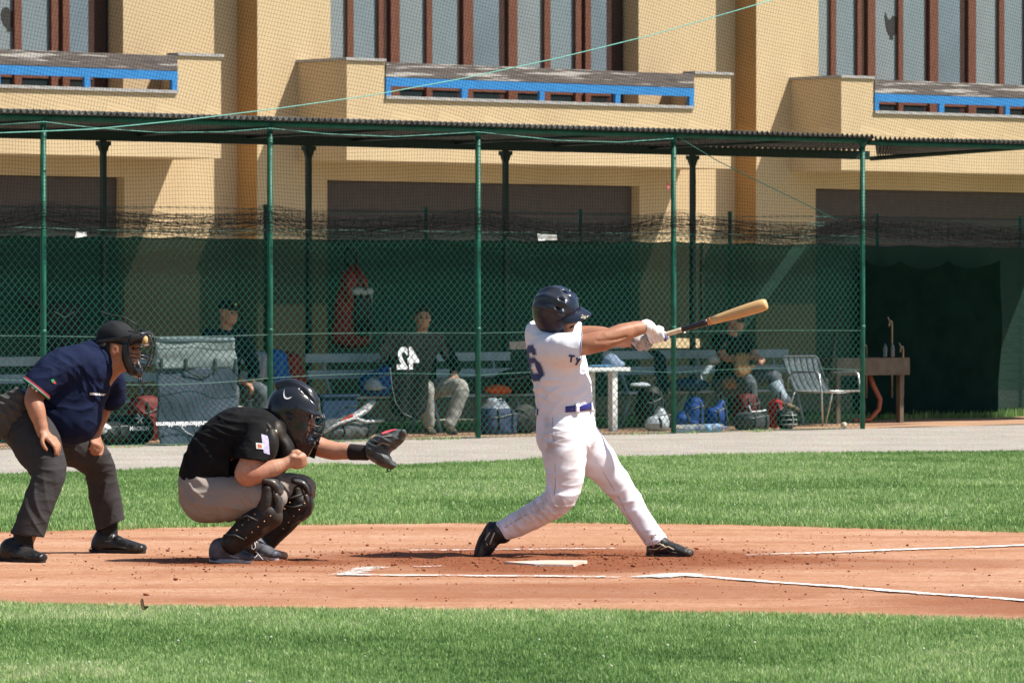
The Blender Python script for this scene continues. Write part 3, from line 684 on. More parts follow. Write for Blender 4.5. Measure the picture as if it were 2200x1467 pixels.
for b_ in np.arange(ZSP - 3, ZTOP + 3, cell):
    A = np.arange(UN0 - 1.5, UN1 + 1.5, .12); U = A + SA * (b_ - 4); z = b_ + SB * A + .015 * np.sin(A * 1.3 + b_); runs(netpt(U, z), (z > ZSP) & (z < ZTOP) & (U > UN0) & (U < UN1))
V, Q = strands(ls, .00135); tag(link('netting', np_mesh('netting', V, Q, 4), net_cord, net), kind='stuff')
ls = []; r = np.random.default_rng(3)                  # the gathered foot of the net
for i in range(60):
    U = np.arange(UN0, UN1, .05); k = r.random(); ph = r.random(4) * 6.3
    z = zbot(U) + .22 * (k - .45) + .03 * np.sin(U * 2.2 + ph[0]) + .016 * np.sin(U * 4.7 + ph[1]) + .004 * np.sin(U * 15 + ph[2])
    ls.append(np.stack([U, NW - .04 + .05 * np.sin(U * 3 + ph[3]) , z], -1))
for U in np.arange(UN0, UN1, .03):
    z = float(zbot(U)); a = r.normal(0, .05, 3); ls.append(np.array([[U, NW - .05, z - .10 + a[0] * .5], [U + a[1], NW - .03, z], [U + a[2], NW - .05, z + .13]]))
V, Q = strands(ls, .0017); tag(link('gathered_foot', np_mesh('gathered_foot', V, Q, 4), net_cord, net), kind='stuff')
def rope(pts, r, name='rope', m_=rope_mat, par=None):
    m = MB(); m.tube(pts, r, 6); return m.build(name, m_, par if par else net, True)
def npx(x, y, w=-.24): return (fu(x, w), w, fz(x, y, w))
rope([npx(x, y) for x, y in ((-120, 292), (0, 286), (200, 278), (400, 258), (600, 233), (800, 205), (1000, 168), (1200, 125), (1400, 76), (1600, 18), (1700, -12))], .0055)
rope([npx(x, y, -.1) for x, y in ((0, 268), (95, 262), (200, 275), (340, 285), (480, 284), (580, 276), (700, 288), (850, 294), (1027, 284), (1200, 302), (1330, 306), (1447, 298))], .004)
rope([npx(x, y, -.12) for x, y in ((1460, 297), (1540, 345), (1640, 395), (1750, 448), (1800, 475))], .005, m_=green_wire)
def scrap(x, y, w, s, m_, label, name='paper_scrap', cat='paper'):
    m = MB(); U, z = fu(x, w), fz(x, y, w); rr = random.Random(x)
    a = [rr.uniform(-.3, .3) for _ in range(6)]
    m.sheet(lambda p, q: (U + (p - .5) * s[0] + a[0] * s[0] * q * p, w + .02 * math.sin(p * 5 + a[1] * 9) * q - .015, z + (q - .5) * s[1] * (1 - .5 * p * (a[2] + .6)) + a[3] * s[1] * p), 7, 5, .002)
    o = m.build(name, m_); o.matrix_world = Matrix.Translation(L(0, 0, 0)) @ Matrix.Rotation(TH, 4, 'Z'); return tag(o, label, cat)
paper = mat('paper_white', (.75, .74, .72), .8)
scrap(1175, 510, -.2, (.26, .07), paper, 'crumpled white paper caught on the net above the batter')
scrap(172, 505, -.2, (.14, .06), paper, 'torn white scrap caught on the net at the left')
scrap(1434, 400, -.2, (.04, .07), mat('pink_tag', (.6, .12, .15), .7), 'small pink tag hanging in the net by the third post', 'cloth_tag', 'tag')
scrap(1469, 708, -.03, (.03, .07), paper, 'little white tag hanging on the wire fence beside the bat', 'white_tag', 'tag')
scrap(390, 752, .0, (.10, .03), mat('green_label', (.10, .32, .24), .6), 'small green plastic strip tied on the wire fence', 'plastic_strip', 'strip') if False else None
# ------------------------------------------------------------------ smooth solids: a distance field meshed with surface nets
def v3(p): return np.array(p[:], np.float64)
class Solid:
    def __init__(s, lo, hi, h):
        s.h = h; s.o = np.array(lo, float); s.n = np.ceil((np.array(hi, float) - s.o) / h).astype(int) + 1
        s.d = np.full(s.n, 1.0, np.float32)
    def sub(s, lo, hi):
        a = np.clip(np.floor((np.array(lo) - s.o) / s.h).astype(int), 0, s.n - 1); b = np.clip(np.ceil((np.array(hi) - s.o) / s.h).astype(int) + 1, 1, s.n)
        g = [(s.o[i] + s.h * np.arange(a[i], b[i])).astype(np.float32) for i in range(3)]
        sl = tuple(slice(a[i], b[i]) for i in range(3))
        return sl, np.meshgrid(*g, indexing='ij')
    def put(s, sl, e, k, op='u'):
        d = s.d[sl]
        if op == 'u':
            if k > 0:
                q = np.maximum(k - np.abs(d - e), 0) / k; s.d[sl] = np.minimum(d, e) - q * q * k * .25
            else: s.d[sl] = np.minimum(d, e)
        elif op == 's':
            e = -e
            if k > 0:
                q = np.maximum(k - np.abs(d - e), 0) / k; s.d[sl] = np.maximum(d, e) + q * q * k * .25
            else: s.d[sl] = np.maximum(d, e)
    def seg_d(s, G, a, b, ra, rb):
        ab = b - a; l2 = max(float(ab @ ab), 1e-9)
        x, y, z = G[0] - a[0], G[1] - a[1], G[2] - a[2]
        t = np.clip((x * ab[0] + y * ab[1] + z * ab[2]) / l2, 0, 1)
        return np.sqrt((x - t * ab[0]) ** 2 + (y - t * ab[1]) ** 2 + (z - t * ab[2]) ** 2) - (ra + (rb - ra) * t)
    def chain(s, pts, k=.03, smooth=True, op='u', sub=5):            # pts: [(point, radius), ...]
        P = np.array([v3(p) for p, r in pts]); R = np.array([r for p, r in pts], float)
        if smooth and len(P) > 2: P, R = catmull(P, R, sub)
        m = R.max() + max(k, .0) + 4 * s.h
        sl, G = s.sub(P.min(0) - m, P.max(0) + m); e = np.full(G[0].shape, 9.0, np.float32)
        for i in range(len(P) - 1): e = np.minimum(e, s.seg_d(G, P[i], P[i + 1], R[i], R[i + 1]))
        s.put(sl, e, k, op); return s
    def echain(s, pts, side, k=.03, sub=5, op='u'):                   # pts: [(point, r along side, r across), ...]: flattened limbs and trunks
        P = np.array([v3(p[0]) for p in pts]); R = np.array([[p[1], p[2]] for p in pts], float)
        if len(P) > 2: P, R = catmull(P, R, sub)
        side = v3(side); m = R.max() + k + 4 * s.h
        sl, G = s.sub(P.min(0) - m, P.max(0) + m); e = np.full(G[0].shape, 9.0, np.float32)
        for i in range(len(P) - 1):
            a, b = P[i], P[i + 1]; ab = b - a; Ln = np.linalg.norm(ab) + 1e-9; zc = ab / Ln
            xs = side - zc * (side @ zc); xs /= np.linalg.norm(xs) + 1e-9; ys = np.cross(zc, xs)
            x, y, z = G[0] - a[0], G[1] - a[1], G[2] - a[2]
            t = np.clip((x * zc[0] + y * zc[1] + z * zc[2]) / Ln, 0, 1)
            x, y, z = x - t * ab[0], y - t * ab[1], z - t * ab[2]
            rx = R[i, 0] + (R[i + 1, 0] - R[i, 0]) * t; ry = R[i, 1] + (R[i + 1, 1] - R[i, 1]) * t; rz = np.minimum(rx, ry) * .8
            q = np.sqrt(((x * xs[0] + y * xs[1] + z * xs[2]) / rx) ** 2 + ((x * ys[0] + y * ys[1] + z * ys[2]) / ry) ** 2 + ((x * zc[0] + y * zc[1] + z * zc[2]) / rz) ** 2)
            e = np.minimum(e, (q - 1) * np.minimum(rx, ry))
        s.put(sl, e, k, op); return s
    def ell(s, c, r, R=None, k=.02, op='u', p=2):
        c = v3(c); r = np.array(r, float); m = r.max() * (1.2 if p > 2 else 1) + k + 4 * s.h
        sl, G = s.sub(c - m, c + m); X = [G[i] - c[i] for i in range(3)]
        if R is not None:
            R = np.array(R.to_3x3() if isinstance(R, Matrix) else R); X = [X[0] * R[0, i] + X[1] * R[1, i] + X[2] * R[2, i] for i in range(3)]
        if p == 2: q = np.sqrt(sum((X[i] / r[i]) ** 2 for i in range(3)))
        else: q = sum(np.abs(X[i] / r[i]) ** p for i in range(3)) ** (1 / p)
        s.put(sl, (q - 1) * r.min(), k, op); return s
    def cut(s, c, n, lo=None, hi=None, k=.0):                         # remove what lies on the n side of a plane, inside a box
        c = v3(c); n = v3(n); n = n / np.linalg.norm(n)
        sl, G = s.sub(lo if lo is not None else s.o, hi if hi is not None else s.o + s.h * s.n)
        s.put(sl, -((G[0] - c[0]) * n[0] + (G[1] - c[1]) * n[1] + (G[2] - c[2]) * n[2]), k, 's'); return s
    def cut_near(s, c, n, rad):
        c = v3(c); return s.cut(c, n, c - rad, c + rad)
    def floor(s, z): return s.cut((0, 0, z), (0, 0, -1))
    def arrays(s):
        d = s.d; S = d < 0; n = s.n
        cs = [(i, j, k) for i in (0, 1) for j in (0, 1) for k in (0, 1)]
        cnt = np.zeros(n - 1, np.int8)
        for i, j, k in cs: cnt += S[i:n[0] - 1 + i, j:n[1] - 1 + j, k:n[2] - 1 + k]
        mask = (cnt > 0) & (cnt < 8); I, J, K = np.nonzero(mask)
        idx = np.full(n - 1, -1, np.int64); idx[mask] = np.arange(len(I))
        cv = {c: d[I + c[0], J + c[1], K + c[2]] for c in cs}
        acc = np.zeros((len(I), 3)); num = np.zeros(len(I))
        for a in cs:
            for ax in range(3):
                if a[ax]: continue
                b = list(a); b[ax] = 1; b = tuple(b); x = (cv[a] < 0) != (cv[b] < 0)
                t = np.where(x, cv[a] / np.where(x, cv[a] - cv[b], 1), 0)
                for q in range(3): acc[:, q] += np.where(x, a[q] + (t if q == ax else 0), 0)
                num += x
        V = s.o + s.h * (np.stack([I, J, K], -1) + acc / num[:, None])
        Fs = []
        for ax in range(3):
            b, c = (ax + 1) % 3, (ax + 2) % 3
            A = np.take(S, np.arange(n[ax] - 1), ax); B = np.take(S, np.arange(1, n[ax]), ax)
            E = A != B
            for q in (b, c): E = np.take(E, np.arange(1, n[q] - 1), q); A = np.take(A, np.arange(1, n[q] - 1), q)
            p = np.stack(np.nonzero(E), -1); p[:, b] += 1; p[:, c] += 1
            fl = A[E]
            def ci(db, dc):
                r = p.copy(); r[:, b] -= db; r[:, c] -= dc; return idx[r[:, 0], r[:, 1], r[:, 2]]
            Q = np.stack([ci(1, 1), ci(0, 1), ci(0, 0), ci(1, 0)], -1); Q[~fl] = Q[~fl][:, ::-1]; Fs.append(Q)
        Q = np.concatenate(Fs); Q = Q[(Q >= 0).all(1)]
        return V, Q
    def mesh(s, name, mat_, parent=None, disp=None, relax=1):
        V, Q = s.arrays()
        def nrm(V):
            a = V[Q[:, 2]] - V[Q[:, 0]]; b = V[Q[:, 3]] - V[Q[:, 1]]; fn_ = np.cross(a, b); N = np.zeros_like(V)
            for i in range(4): np.add.at(N, Q[:, i], fn_)
            return N / (np.linalg.norm(N, axis=1)[:, None] + 1e-12)
        for _ in range(relax):                                         # light smoothing
            A = np.zeros_like(V); c = np.zeros(len(V))
            for i in range(4):
                np.add.at(A, Q[:, i], V[Q[:, (i + 1) % 4]]); np.add.at(A, Q[:, i], V[Q[:, (i - 1) % 4]]); np.add.at(c, Q[:, i], 2)
            V = V * .5 + .5 * A / np.maximum(c, 1)[:, None]
        if disp is not None: V = V + nrm(V) * disp(V)[:, None]
        me = np_mesh(name, V, Q, 4); o = link(name, me, mat_, parent, True)
        o['_n'] = 0; del o['_n']; o_arrays[o.name] = (V, Q); return o
o_arrays = {}
def catmull(P, R, sub):
    n = len(P); p = np.vstack([2 * P[0] - P[1], P, 2 * P[-1] - P[-2]]); R2 = R.reshape(n, -1); r = np.vstack([R2[0], R2, R2[-1]])
    out, ro = [], []
    for i in range(n - 1):
        for t in np.arange(sub) / sub:
            a, b, c, d = p[i], p[i + 1], p[i + 2], p[i + 3]
            out.append(.5 * (2 * b + (c - a) * t + (2 * a - 5 * b + 4 * c - d) * t * t + (3 * b - a - 3 * c + d) * t ** 3))
            s = t * t * (3 - 2 * t); ro.append(r[i + 1] * (1 - s) + r[i + 2] * s)
    out.append(P[-1]); ro.append(R2[-1]); ro = np.array(ro)
    return np.array(out), (ro[:, 0] if R.ndim == 1 else ro)
def folds(items, base=.0, bs=22.0, seed=1):        # cloth folds: (centre, reach, across direction, wavelength, depth)
    r = np.random.default_rng(seed); K = r.normal(0, 1, (6, 3)); K /= np.linalg.norm(K, axis=1)[:, None]; ph = r.random(6) * 6.3
    items = [(v3(c), R, v3(d) / np.linalg.norm(v3(d)), w, a) for c, R, d, w, a in items]
    def f(V):
        wv = sum(np.sin(V @ K[i] * 11 * (1 + .35 * i) + ph[i]) for i in range(6)) / 2.2; w2 = .55 + .45 * sum(np.sin(V @ K[5 - i] * 14 * (1 + .3 * i) + ph[i] * 2) for i in range(4)) / 1.6
        o = base * sum(np.sin(V @ K[i] * bs * (1 + .5 * i) + ph[i] + wv) for i in range(6)) / 2.5
        for c, R, d, w, a in items:
            q = V - c; m = np.exp(-(q ** 2).sum(1) / R ** 2); s = np.sin(2 * np.pi * (q @ d) / w + 2.6 * wv)
            o = o + .60 * a * np.clip(w2, .05, 1) * m * ((1 - np.abs(np.sin(np.pi * (q @ d) / w + 1.3 * wv))) ** 1.6 * 1.5 - .3)
        return o
    return f
def frame(fwd, up):                                 # columns: forward, left, up
    f = Vector(fwd).normalized(); l = Vector(up).cross(f).normalized(); u = f.cross(l)
    return Matrix((f, l, u)).transposed()
def add_head(S, c, R, neck, s=1.0, k=.012):
    T = lambda x, y, z: Vector(c) + R @ (Vector((x, y, z)) * s)
    e = lambda p, r, kk=k, op='u': S.ell(T(*p), tuple(q * s for q in r), R, kk, op)
    e((-.012, 0, .035), (.100, .078, .088)); e((.030, 0, -.025), (.066, .064, .085), .03); e((.048, 0, -.088), (.042, .044, .034), .03)
    e((.02, 0, -.06), (.06, .058, .05), .03); e((.083, 0, .024), (.016, .050, .012), .02); e((.070, .036, -.022), (.026, .024, .022), .02); e((.070, -.036, -.022), (.026, .024, .022), .02)
    S.chain([(T(.092, 0, .012), .008 * s), (T(.106, 0, -.016), .011 * s), (T(.112, 0, -.033), .014 * s)], .012)
    S.chain([(T(.098, .013, -.036), .009 * s), (T(.098, -.013, -.036), .009 * s)], .008)
    e((.090, 0, -.058), (.011, .027, .008), .008); e((.088, 0, -.070), (.011, .023, .008), .008)
    for q in (1, -1):
        e((.096, q * .032, .002), (.012, .017, .010), .012, 's')
        e((-.005, q * .079, -.012), (.024, .011, .036), .008); e((.003, q * .088, -.010), (.011, .006, .018), .006, 's')
    S.chain([(T(-.028, 0, -.02), .058 * s), (T(-.035, 0, -.09), .056 * s), (neck, .064 * s)], .03)
    return T
def eyes(T, R, parent, s=1.0):
    for q in (1, -1):
        m = MB(); M = Matrix.Translation(T(.088, q * .032, .003)) @ R.to_4x4() @ Matrix.Diagonal((.009 * s, .013 * s, .0075 * s, 1))
        m.lathe([(.05, -1), (.6, -.8), (1, 0), (.6, .8), (.05, 1)], 10, M); o = m.build('eye', mat('eye_dark', (.035, .02, .014), .25, .3, 300), parent, True)
    for q in (1, -1):
        m = MB(); m.tube([T(.098, q * .012, .021), T(.097, q * .032, .027), T(.085, q * .052, .021)], [.004, .005, .003], 6); m.build('eyebrow', hair_mat, parent, True)
skin = mat('skin', (.45, .235, .155), .5, .12, 30, .10, 220, col2=(.40, .15, .09), c2amt=.55, c2scale=9)
skin_tan = mat('skin_tanned', (.385, .185, .112), .5, .12, 30, .10, 220, col2=(.31, .125, .075), c2amt=.6, c2scale=9)
hair_mat = mat('dark_hair', (.018, .013, .010), .7, .4, 90)
def hand(S, wrist, knuck, palm_n, spread=.021, curl=(.5, 1.0, .7), ln=1.0, thumb=1, k=.007, rad=.0095, fan=.0):
    """a palm from wrist to knuckles with four curling fingers and a thumb; palm_n points out of the palm"""
    w, kn, pn = Vector(wrist), Vector(knuck), Vector(palm_n).normalized(); d = (kn - w).normalized(); pn = (pn - d * pn.dot(d)).normalized(); sd_ = d.cross(pn) * thumb
    Lp = (kn - w).length
    S.echain([(w, .026, .019), (w + d * Lp * .5, .036, .017), (kn, .040, .014)], sd_, .015)
    for i in range(4):
        o = (i - 1.5) * -spread; L_ = (.98, 1.08, 1.02, .82)[i] * ln; p = kn + sd_ * o * .95; ang = 0; pts = [(p - d * .012, rad * 1.08), (p, rad * 1.05)]; dd = (d + sd_ * o * fan * 10).normalized()
        for seg, c in zip((.040, .027, .021), curl):
            ang += c * (1 + .06 * (i - 1.5)); q = dd * math.cos(ang) + pn * math.sin(ang); p = p + q * seg * L_; pts.append((p, rad * (1 - .08 * len(pts) * .5)))
        S.chain(pts, k, sub=3)
    b = w + d * Lp * .28 + sd_ * .026; t1 = b + (d * .55 + sd_ * .6 + pn * .35).normalized() * .042; t2 = t1 + (d * .8 + sd_ * .1 + pn * .45).normalized() * .034; t3 = t2 + (d * .85 - sd_ * .25 + pn * .4).normalized() * .024
    S.chain([(b - d * .01, .014), (b, .0155), (t1, .0125), (t2, .011), (t3, .0088)], .01)
def grip(S, c, ax, back, rb=.013, rad=.0105, k=.006, spread=.021, sgn=1):
    """a fist closed round a bar: ax along the bar (index finger last), back from the bar to the back of the hand"""
    c = Vector(c); ax = Vector(ax).normalized(); bk = Vector(back); bk = (bk - ax * bk.dot(ax)).normalized(); sd_ = ax.cross(bk) * sgn
    R = rb + rad * .8
    pol = lambda a, r: bk * math.cos(a) * r + sd_ * math.sin(a) * r
    for i in range(4):
        o = c + ax * (i - 1.5) * spread
        S.chain([(o + pol(math.radians(a), R * q), rad * w) for a, q, w in ((-75, 1.9, 1.15), (-20, 1.75, 1.2), (25, 1.55, 1.12), (75, 1.25, 1.05), (130, 1.1, 1), (190, 1.05, .95), (235, 1.05, .85))], k, sub=3)
    S.echain([(c - ax * spread * 1.4 + pol(-1.0, R * 2.0), .022, .016), (c + ax * spread * .9 + pol(-1.0, R * 2.0), .024, .017)], sd_, .02)
    S.chain([(c + ax * spread * .6 + pol(math.radians(-110), R * 2.0), .016), (c + ax * spread * 1.9 + pol(math.radians(-130), R * 1.5), .0135), (c + ax * spread * 2.2 + pol(math.radians(-190), R * 1.2), .0115)], .01, sub=3)
def bvh_of(o): V, Q = o_arrays[o.name]; return BVHTree.FromPolygons([tuple(p) for p in V], [tuple(int(i) for i in q) for q in Q])
def text_mesh(txt, size, bold=0.0, sub=0, extr=0.0):
    cu = bpy.data.curves.new('t', 'FONT'); cu.body = txt; cu.size = size; cu.align_x = 'CENTER'; cu.align_y = 'CENTER'; cu.offset = bold; cu.resolution_u = 3; cu.extrude = extr
    o = bpy.data.objects.new('t', cu); COL.objects.link(o); bpy.context.view_layer.update()
    me = bpy.data.meshes.new_from_object(o.evaluated_get(bpy.context.evaluated_depsgraph_get())); bpy.data.objects.remove(o); bpy.data.curves.remove(cu)
    bm = bmesh.new(); bm.from_mesh(me); bmesh.ops.triangulate(bm, faces=bm.faces[:])
    for _ in range(sub): bmesh.ops.subdivide_edges(bm, edges=[e for e in bm.edges if e.calc_length() > size * .06], cuts=1); bmesh.ops.triangulate(bm, faces=bm.faces[:])
    V = [v.co.copy() for v in bm.verts]; Fc = [[v.index for v in f.verts] for f in bm.faces]; bm.free(); bpy.data.meshes.remove(me)
    return V, Fc
def decal(name, VF, c, xd, yd, target, mat_, parent, off=.003, mirror=1, bow=0.0):
    """lay a flat print onto the surface of another mesh"""
    V, Fc = VF; c, xd, yd = Vector(c), Vector(xd).normalized(), Vector(yd).normalized(); nd = xd.cross(yd); b = target if isinstance(target, BVHTree) else bvh_of(target); out = []
    last = 0.0; hits = []
    for p in V:
        q = c + xd * p.x * mirror + yd * (p.y + bow * p.x * p.x); h = b.ray_cast(q + nd * .4, -nd, .8); hits.append((q, h))
    for q, h in hits:
        if h[0] is not None: out.append(h[0] + h[1] * off if h[1].dot(nd) > .05 else h[0] + nd * off)
        else: out.append(None)
    ok = [f for f in Fc if all(out[i] is not None for i in f) and max((out[i] - out[j]).length for i in f for j in f) < .12]
    m = MB(); m.add([p if p is not None else c for p in out], ok); return m.build(name, mat_, parent)
# ------------------------------------------------------------------ the batter
jersey_w = mat('white_jersey', (.82, .82, .90), .9, .03, 8, .12, 300, spec=.12, crease=(4.5, .16), stain=(.50, .36, .26))
pants_w = mat('white_trousers_dusty', (.82, .82, .89), .9, .03, 8, .12, 300, spec=.12, crease=(4.2, .17), stain=(.42, .29, .20))
navy_print = mat('navy_print', (.045, .06, .17), .7, .1, 60)
blue_belt = mat('blue_belt', (.022, .025, .20), .25, .1, 20, coat=.5)
black_leather = mat('black_leather', (.016, .016, .017), .5, .3, 40, .4, 50, col2=(.19, .15, .12), c2amt=.6, c2scale=16, c2lo=.52, c2hi=.68)
glove_white = mat('glove_white', (.74, .73, .73), .7, .08, 30, .2, 120)
glove_blue = mat('glove_blue', (.09, .11, .28), .7, .1, 30)
helmet_navy = mat('helmet_navy', (.009, .016, .036), .30, .25, 12, .05, 60, coat=.35, col2=(.10, .09, .075), c2amt=.5, c2scale=4, c2lo=.45, c2hi=.75)
tan_trim = mat('tan_trim', (.5, .42, .30), .6)
dark_hole = mat('dark_hole', (.004, .004, .005), .9)
YB = 29.0
FK = .5
def B(x, y, d=0.0): return at(x, y, YB + d)
batter = empty('person', B(1240, 1199) * 1, 0, 'batter in white kit and navy helmet swinging a wooden bat', 'person')
batter.location.z = 0; OB = Vector(batter.location)
def fix(o, e, org):                                 # bodies are modelled where they stand; hang them under their Empty
    o.parent = e; o.matrix_parent_inverse = Matrix.Translation(-org); return o
RHB = frame((.88, -.42, -.15), (.05, -.52, 1))      # head: looking down the swing, turned a little to the camera
hcB = B(1197, 675, -.09)
# skin
S = Solid(B(1000, 1230, -.45), B(1480, 590, .45), .0065)
nk = B(1172, 722, 0)
TB = add_head(S, hcB, RHB, nk)
S.echain([(B(1213, 890), .135, .14), (B(1203, 820), .135, .15), (B(1190, 760), .13, .17), (B(1180, 735), .09, .13)], (1, 0, 0), .03)
RA = [(B(1196, 742, -.17), .062), (B(1250, 741, -.21), .060), (B(1275, 736, -.21), .060), (B(1308, 727, -.19), .055), (B(1332, 717, -.155), .0545), (B(1360, 708, -.115), .046), (B(1392, 701, -.075), .033)]
S.chain(RA, .02); S.ell(B(1298, 743, -.21), (.034, .03, .026), None, .02); S.chain([(B(1300, 722, -.225), .022), (B(1330, 712, -.19), .026), (B(1362, 703, -.14), .016)], .012); S.chain([(B(1282, 733, -.268), .004), (B(1302, 732, -.256), .006), (B(1326, 728, -.222), .005), (B(1345, 722, -.185), .003)], .012, op='s')
LA = [(B(1190, 735, .17), .06), (B(1240, 722, .22), .055), (B(1285, 720, .2), .052), (B(1330, 728, .12), .045), (B(1368, 733, .05), .034)]
S.chain(LA, .02)
RL = [(B(1214, 935, -.09), .105), (B(1212, 1010, -.13), .09), (B(1198, 1075, -.15), .062), (B(1140, 1110, -.11), .056), (B(1078, 1142, -.07), .04)]
LL = [(B(1250, 940, .09), .10), (B(1305, 1010, .13), .075), (B(1347, 1066, .14), .056), (B(1382, 1118, .12), .05), (B(1416, 1168, .10), .04)]
S.chain(RL, .03); S.chain(LL, .03)
S.chain([(B(1075, 1145, -.07), .04), (B(1050, 1165, -.06), .04), (B(1040, 1185, -.05), .03)], .02); S.chain([(B(1414, 1168, .1), .04), (B(1420, 1185, .1), .035), (B(1460, 1190, .06), .025)], .02)
body = fix(S.mesh('body', skin_tan), batter, OB); eyes(TB, RHB, batter)
for o in [c for c in COL.objects if c.parent == batter and c.name.split('.')[0] in ('eye', 'eyebrow')]: fix(o, batter, OB)
m = MB(); m.tube([TB(.092, .03, -.058), TB(.104, 0, -.05), TB(.092, -.03, -.058)], [.006, .007, .006], 6); fix(m.build('moustache', hair_mat, None, True), batter, OB)
# jersey
S = Solid(B(1090, 920, -.42), B(1300, 640, .42), .0065)
S.echain([(B(1214, 886), .158, .17), (B(1211, 850), .163, .175), (B(1203, 800), .163, .19), (B(1192, 758), .158, .20), (B(1180, 734), .12, .15)], (1, 0, 0), .03)
S.ell(B(1152, 718, .02), (.062, .12, .085), None, .06); S.ell(B(1166, 700, 0), (.06, .08, .05), None, .04)
S.chain([(B(1180, 747, -.13), .080), (B(1212, 750, -.205), .093), (B(1252, 751, -.23), .097), (B(1275, 751, -.23), .098)], .05)
S.chain([(B(1180, 728, .14), .085), (B(1212, 728, .21), .09), (B(1252, 726, .24), .092), (B(1275, 726, .24), .092)], .05)
S.cut_near(B(1249, 750, -.23), (1, -.05, -.08), .13); S.cut_near(B(1248, 726, .24), (1, .05, 0), .13)
S.chain([(B(1238, 748, -.225), .080), (B(1300, 748, -.23), .088)], .0, op='s'); S.chain([(B(1238, 726, .235), .076), (B(1300, 726, .24), .08)], .0, op='s')
S.ell(B(1166, 690, -.01), (.075, .085, .06), None, .01, 's')
S.cut(B(1213, 889), (-.06, 0, -1))
dj = folds([(B(1240, 770, -.2), .13, (.5, 0, 1), .06, .012), (B(1225, 845, -.12), .22, (.75, 0, -.6), .085, .016), (B(1170, 860, -.1), .14, (.35, .2, 1), .05, .016), (B(1255, 860, -.08), .14, (1, 0, -.35), .06, .014),
            (B(1165, 740, -.1), .14, (.4, 0, 1), .07, .010), (B(1200, 800, -.2), .2, (.6, 0, -.8), .11, .012), (B(1150, 870, -.1), .1, (.2, 0, 1), .04, .012)], .0022, 26, 4)
jersey = fix(S.mesh('jersey', jersey_w, disp=dj), batter, OB)
bj = bvh_of(jersey)
def block6(sz, g):                                  # a block-letter 6 with cut corners, g widens every stroke
    w, h, t, c = .34 * sz, .5 * sz, .19 * sz, .13 * sz
    P = [([(-w + c, -h), (w - c, -h), (w - c, -h + t), (-w + c, -h + t)]), ([(-w, -h + c), (-w + t, -h + c), (-w + t, h - c), (-w, h - c)]), ([(-w + c, h - t), (w - c, h - t), (w - c, h), (-w + c, h)]),
         ([(w - t, -h + c), (w, -h + c), (w, -.02 * sz), (w - t, -.02 * sz)]), ([(-w + t * .9, .01 * sz), (w - c, .01 * sz), (w - c, .15 * sz), (-w + t * .9, .15 * sz)]), ([(w - t, h - c - .13 * sz), (w, h - c - .13 * sz), (w, h - c), (w - t, h - c)]),
         ([(-w, -h + c), (-w + c, -h), (-w + c, -h + t), (-w + t, -h + c)]), ([(w - c, -h), (w, -h + c), (w - t, -h + c), (w - c, -h + t)]), ([(-w, h - c), (-w + t, h - c), (-w + c, h - t), (-w + c, h)]), ([(w - c, h), (w - c, h - t), (w - t, h - c), (w, h - c)]), ([(w - t, -.02 * sz), (w, -.02 * sz), (w - c, .15 * sz), (w - c, .01 * sz)])]
    V = []; Fc = []; n = 6
    for q in P:
        cx_ = sum(p[0] for p in q) / 4; cy_ = sum(p[1] for p in q) / 4
        q = [Vector((p[0] + math.copysign(g, p[0] - cx_), p[1] + math.copysign(g, p[1] - cy_), 0)) for p in q]; b = len(V)
        for i in range(n + 1):
            for j in range(n + 1): u, v = i / n, j / n; V.append(q[0] * (1 - u) * (1 - v) + q[1] * u * (1 - v) + q[2] * u * v + q[3] * (1 - u) * v)
        for i in range(n):
            for j in range(n): k = b + i * (n + 1) + j; Fc.append([k, k + n + 1, k + n + 2, k + 1])
    return V, Fc
VF6 = block6(.20, 0); VF6o = block6(.20, .007)
c6 = B(1140, 781, -.11); xd6 = Vector((.40, -.90, 0)); yd6 = Vector((-.14, 0, 1))
xd6 = (xd6 - yd6 * xd6.dot(yd6) / yd6.dot(yd6)).normalized()
fix(decal('number_outline', VF6o, c6, xd6, yd6, bj, mat('number_edge', (.42, .43, .5), .8), None, .002), batter, OB)
fix(decal('number', VF6, c6, xd6, yd6, bj, navy_print, None, .004), batter, OB)
fix(decal('chest_lettering', text_mesh('T y', .05, .003, 2), B(1237, 772, -.25), (1, -.15, -.12), (.3, 0, 1), bj, navy_print, None, .004), batter, OB)
m = MB(); cc = B(1248.5, 750, -.23); ring = [cc + Vector((-.004, 0, 0)) + Vector((.0, .0945 * math.cos(a), .0945 * math.sin(a))) + Vector((.008 * math.sin(a), 0, 0)) for a in np.linspace(0, 2 * math.pi, 40)[:-1]]
m.tube(ring, .0035, 5, closed=True); fix(m.build('sleeve_piping', mat('sleeve_piping', (.25, .27, .4), .8), None, True), batter, OB)
# trousers
S = Solid(B(1030, 1200, -.42), B(1470, 860, .42), .0065)
S.echain([(B(1214, 872), .158, .165), (B(1214, 900), .165, .175), (B(1218, 940), .172, .185)], (1, 0, 0), .02)
S.chain([(B(1212, 938, -.08), .135), (B(1212, 975, -.11), .125), (B(1214, 1010, -.13), .112), (B(1210, 1050, -.14), .098), (B(1196, 1077, -.15), .086), (B(1165, 1098, -.135), .077), (B(1120, 1121, -.1), .071), (B(1080, 1140, -.075), .062), (B(1062, 1149, -.065), .060)], .03)
S.chain([(B(1246, 945, .08), .12), (B(1280, 985, .115), .108), (B(1312, 1022, .135), .088), (B(1345, 1066, .14), .074), (B(1377, 1115, .125), .064), (B(1408, 1160, .105), .061), (B(1420, 1182, .10), .062)], .03)
S.cut_near(B(1073, 1143, -.07), (-.88, 0, -.47), .11); S.cut_near(B(1413, 1168, .1), (.25, 0, -1), .10)
S.chain([(B(1085, 1137, -.078), .052), (B(1055, 1152, -.06), .054)], 0, op='s'); S.chain([(B(1405, 1155, .105), .052), (B(1421, 1185, .1), .055)], 0, op='s')
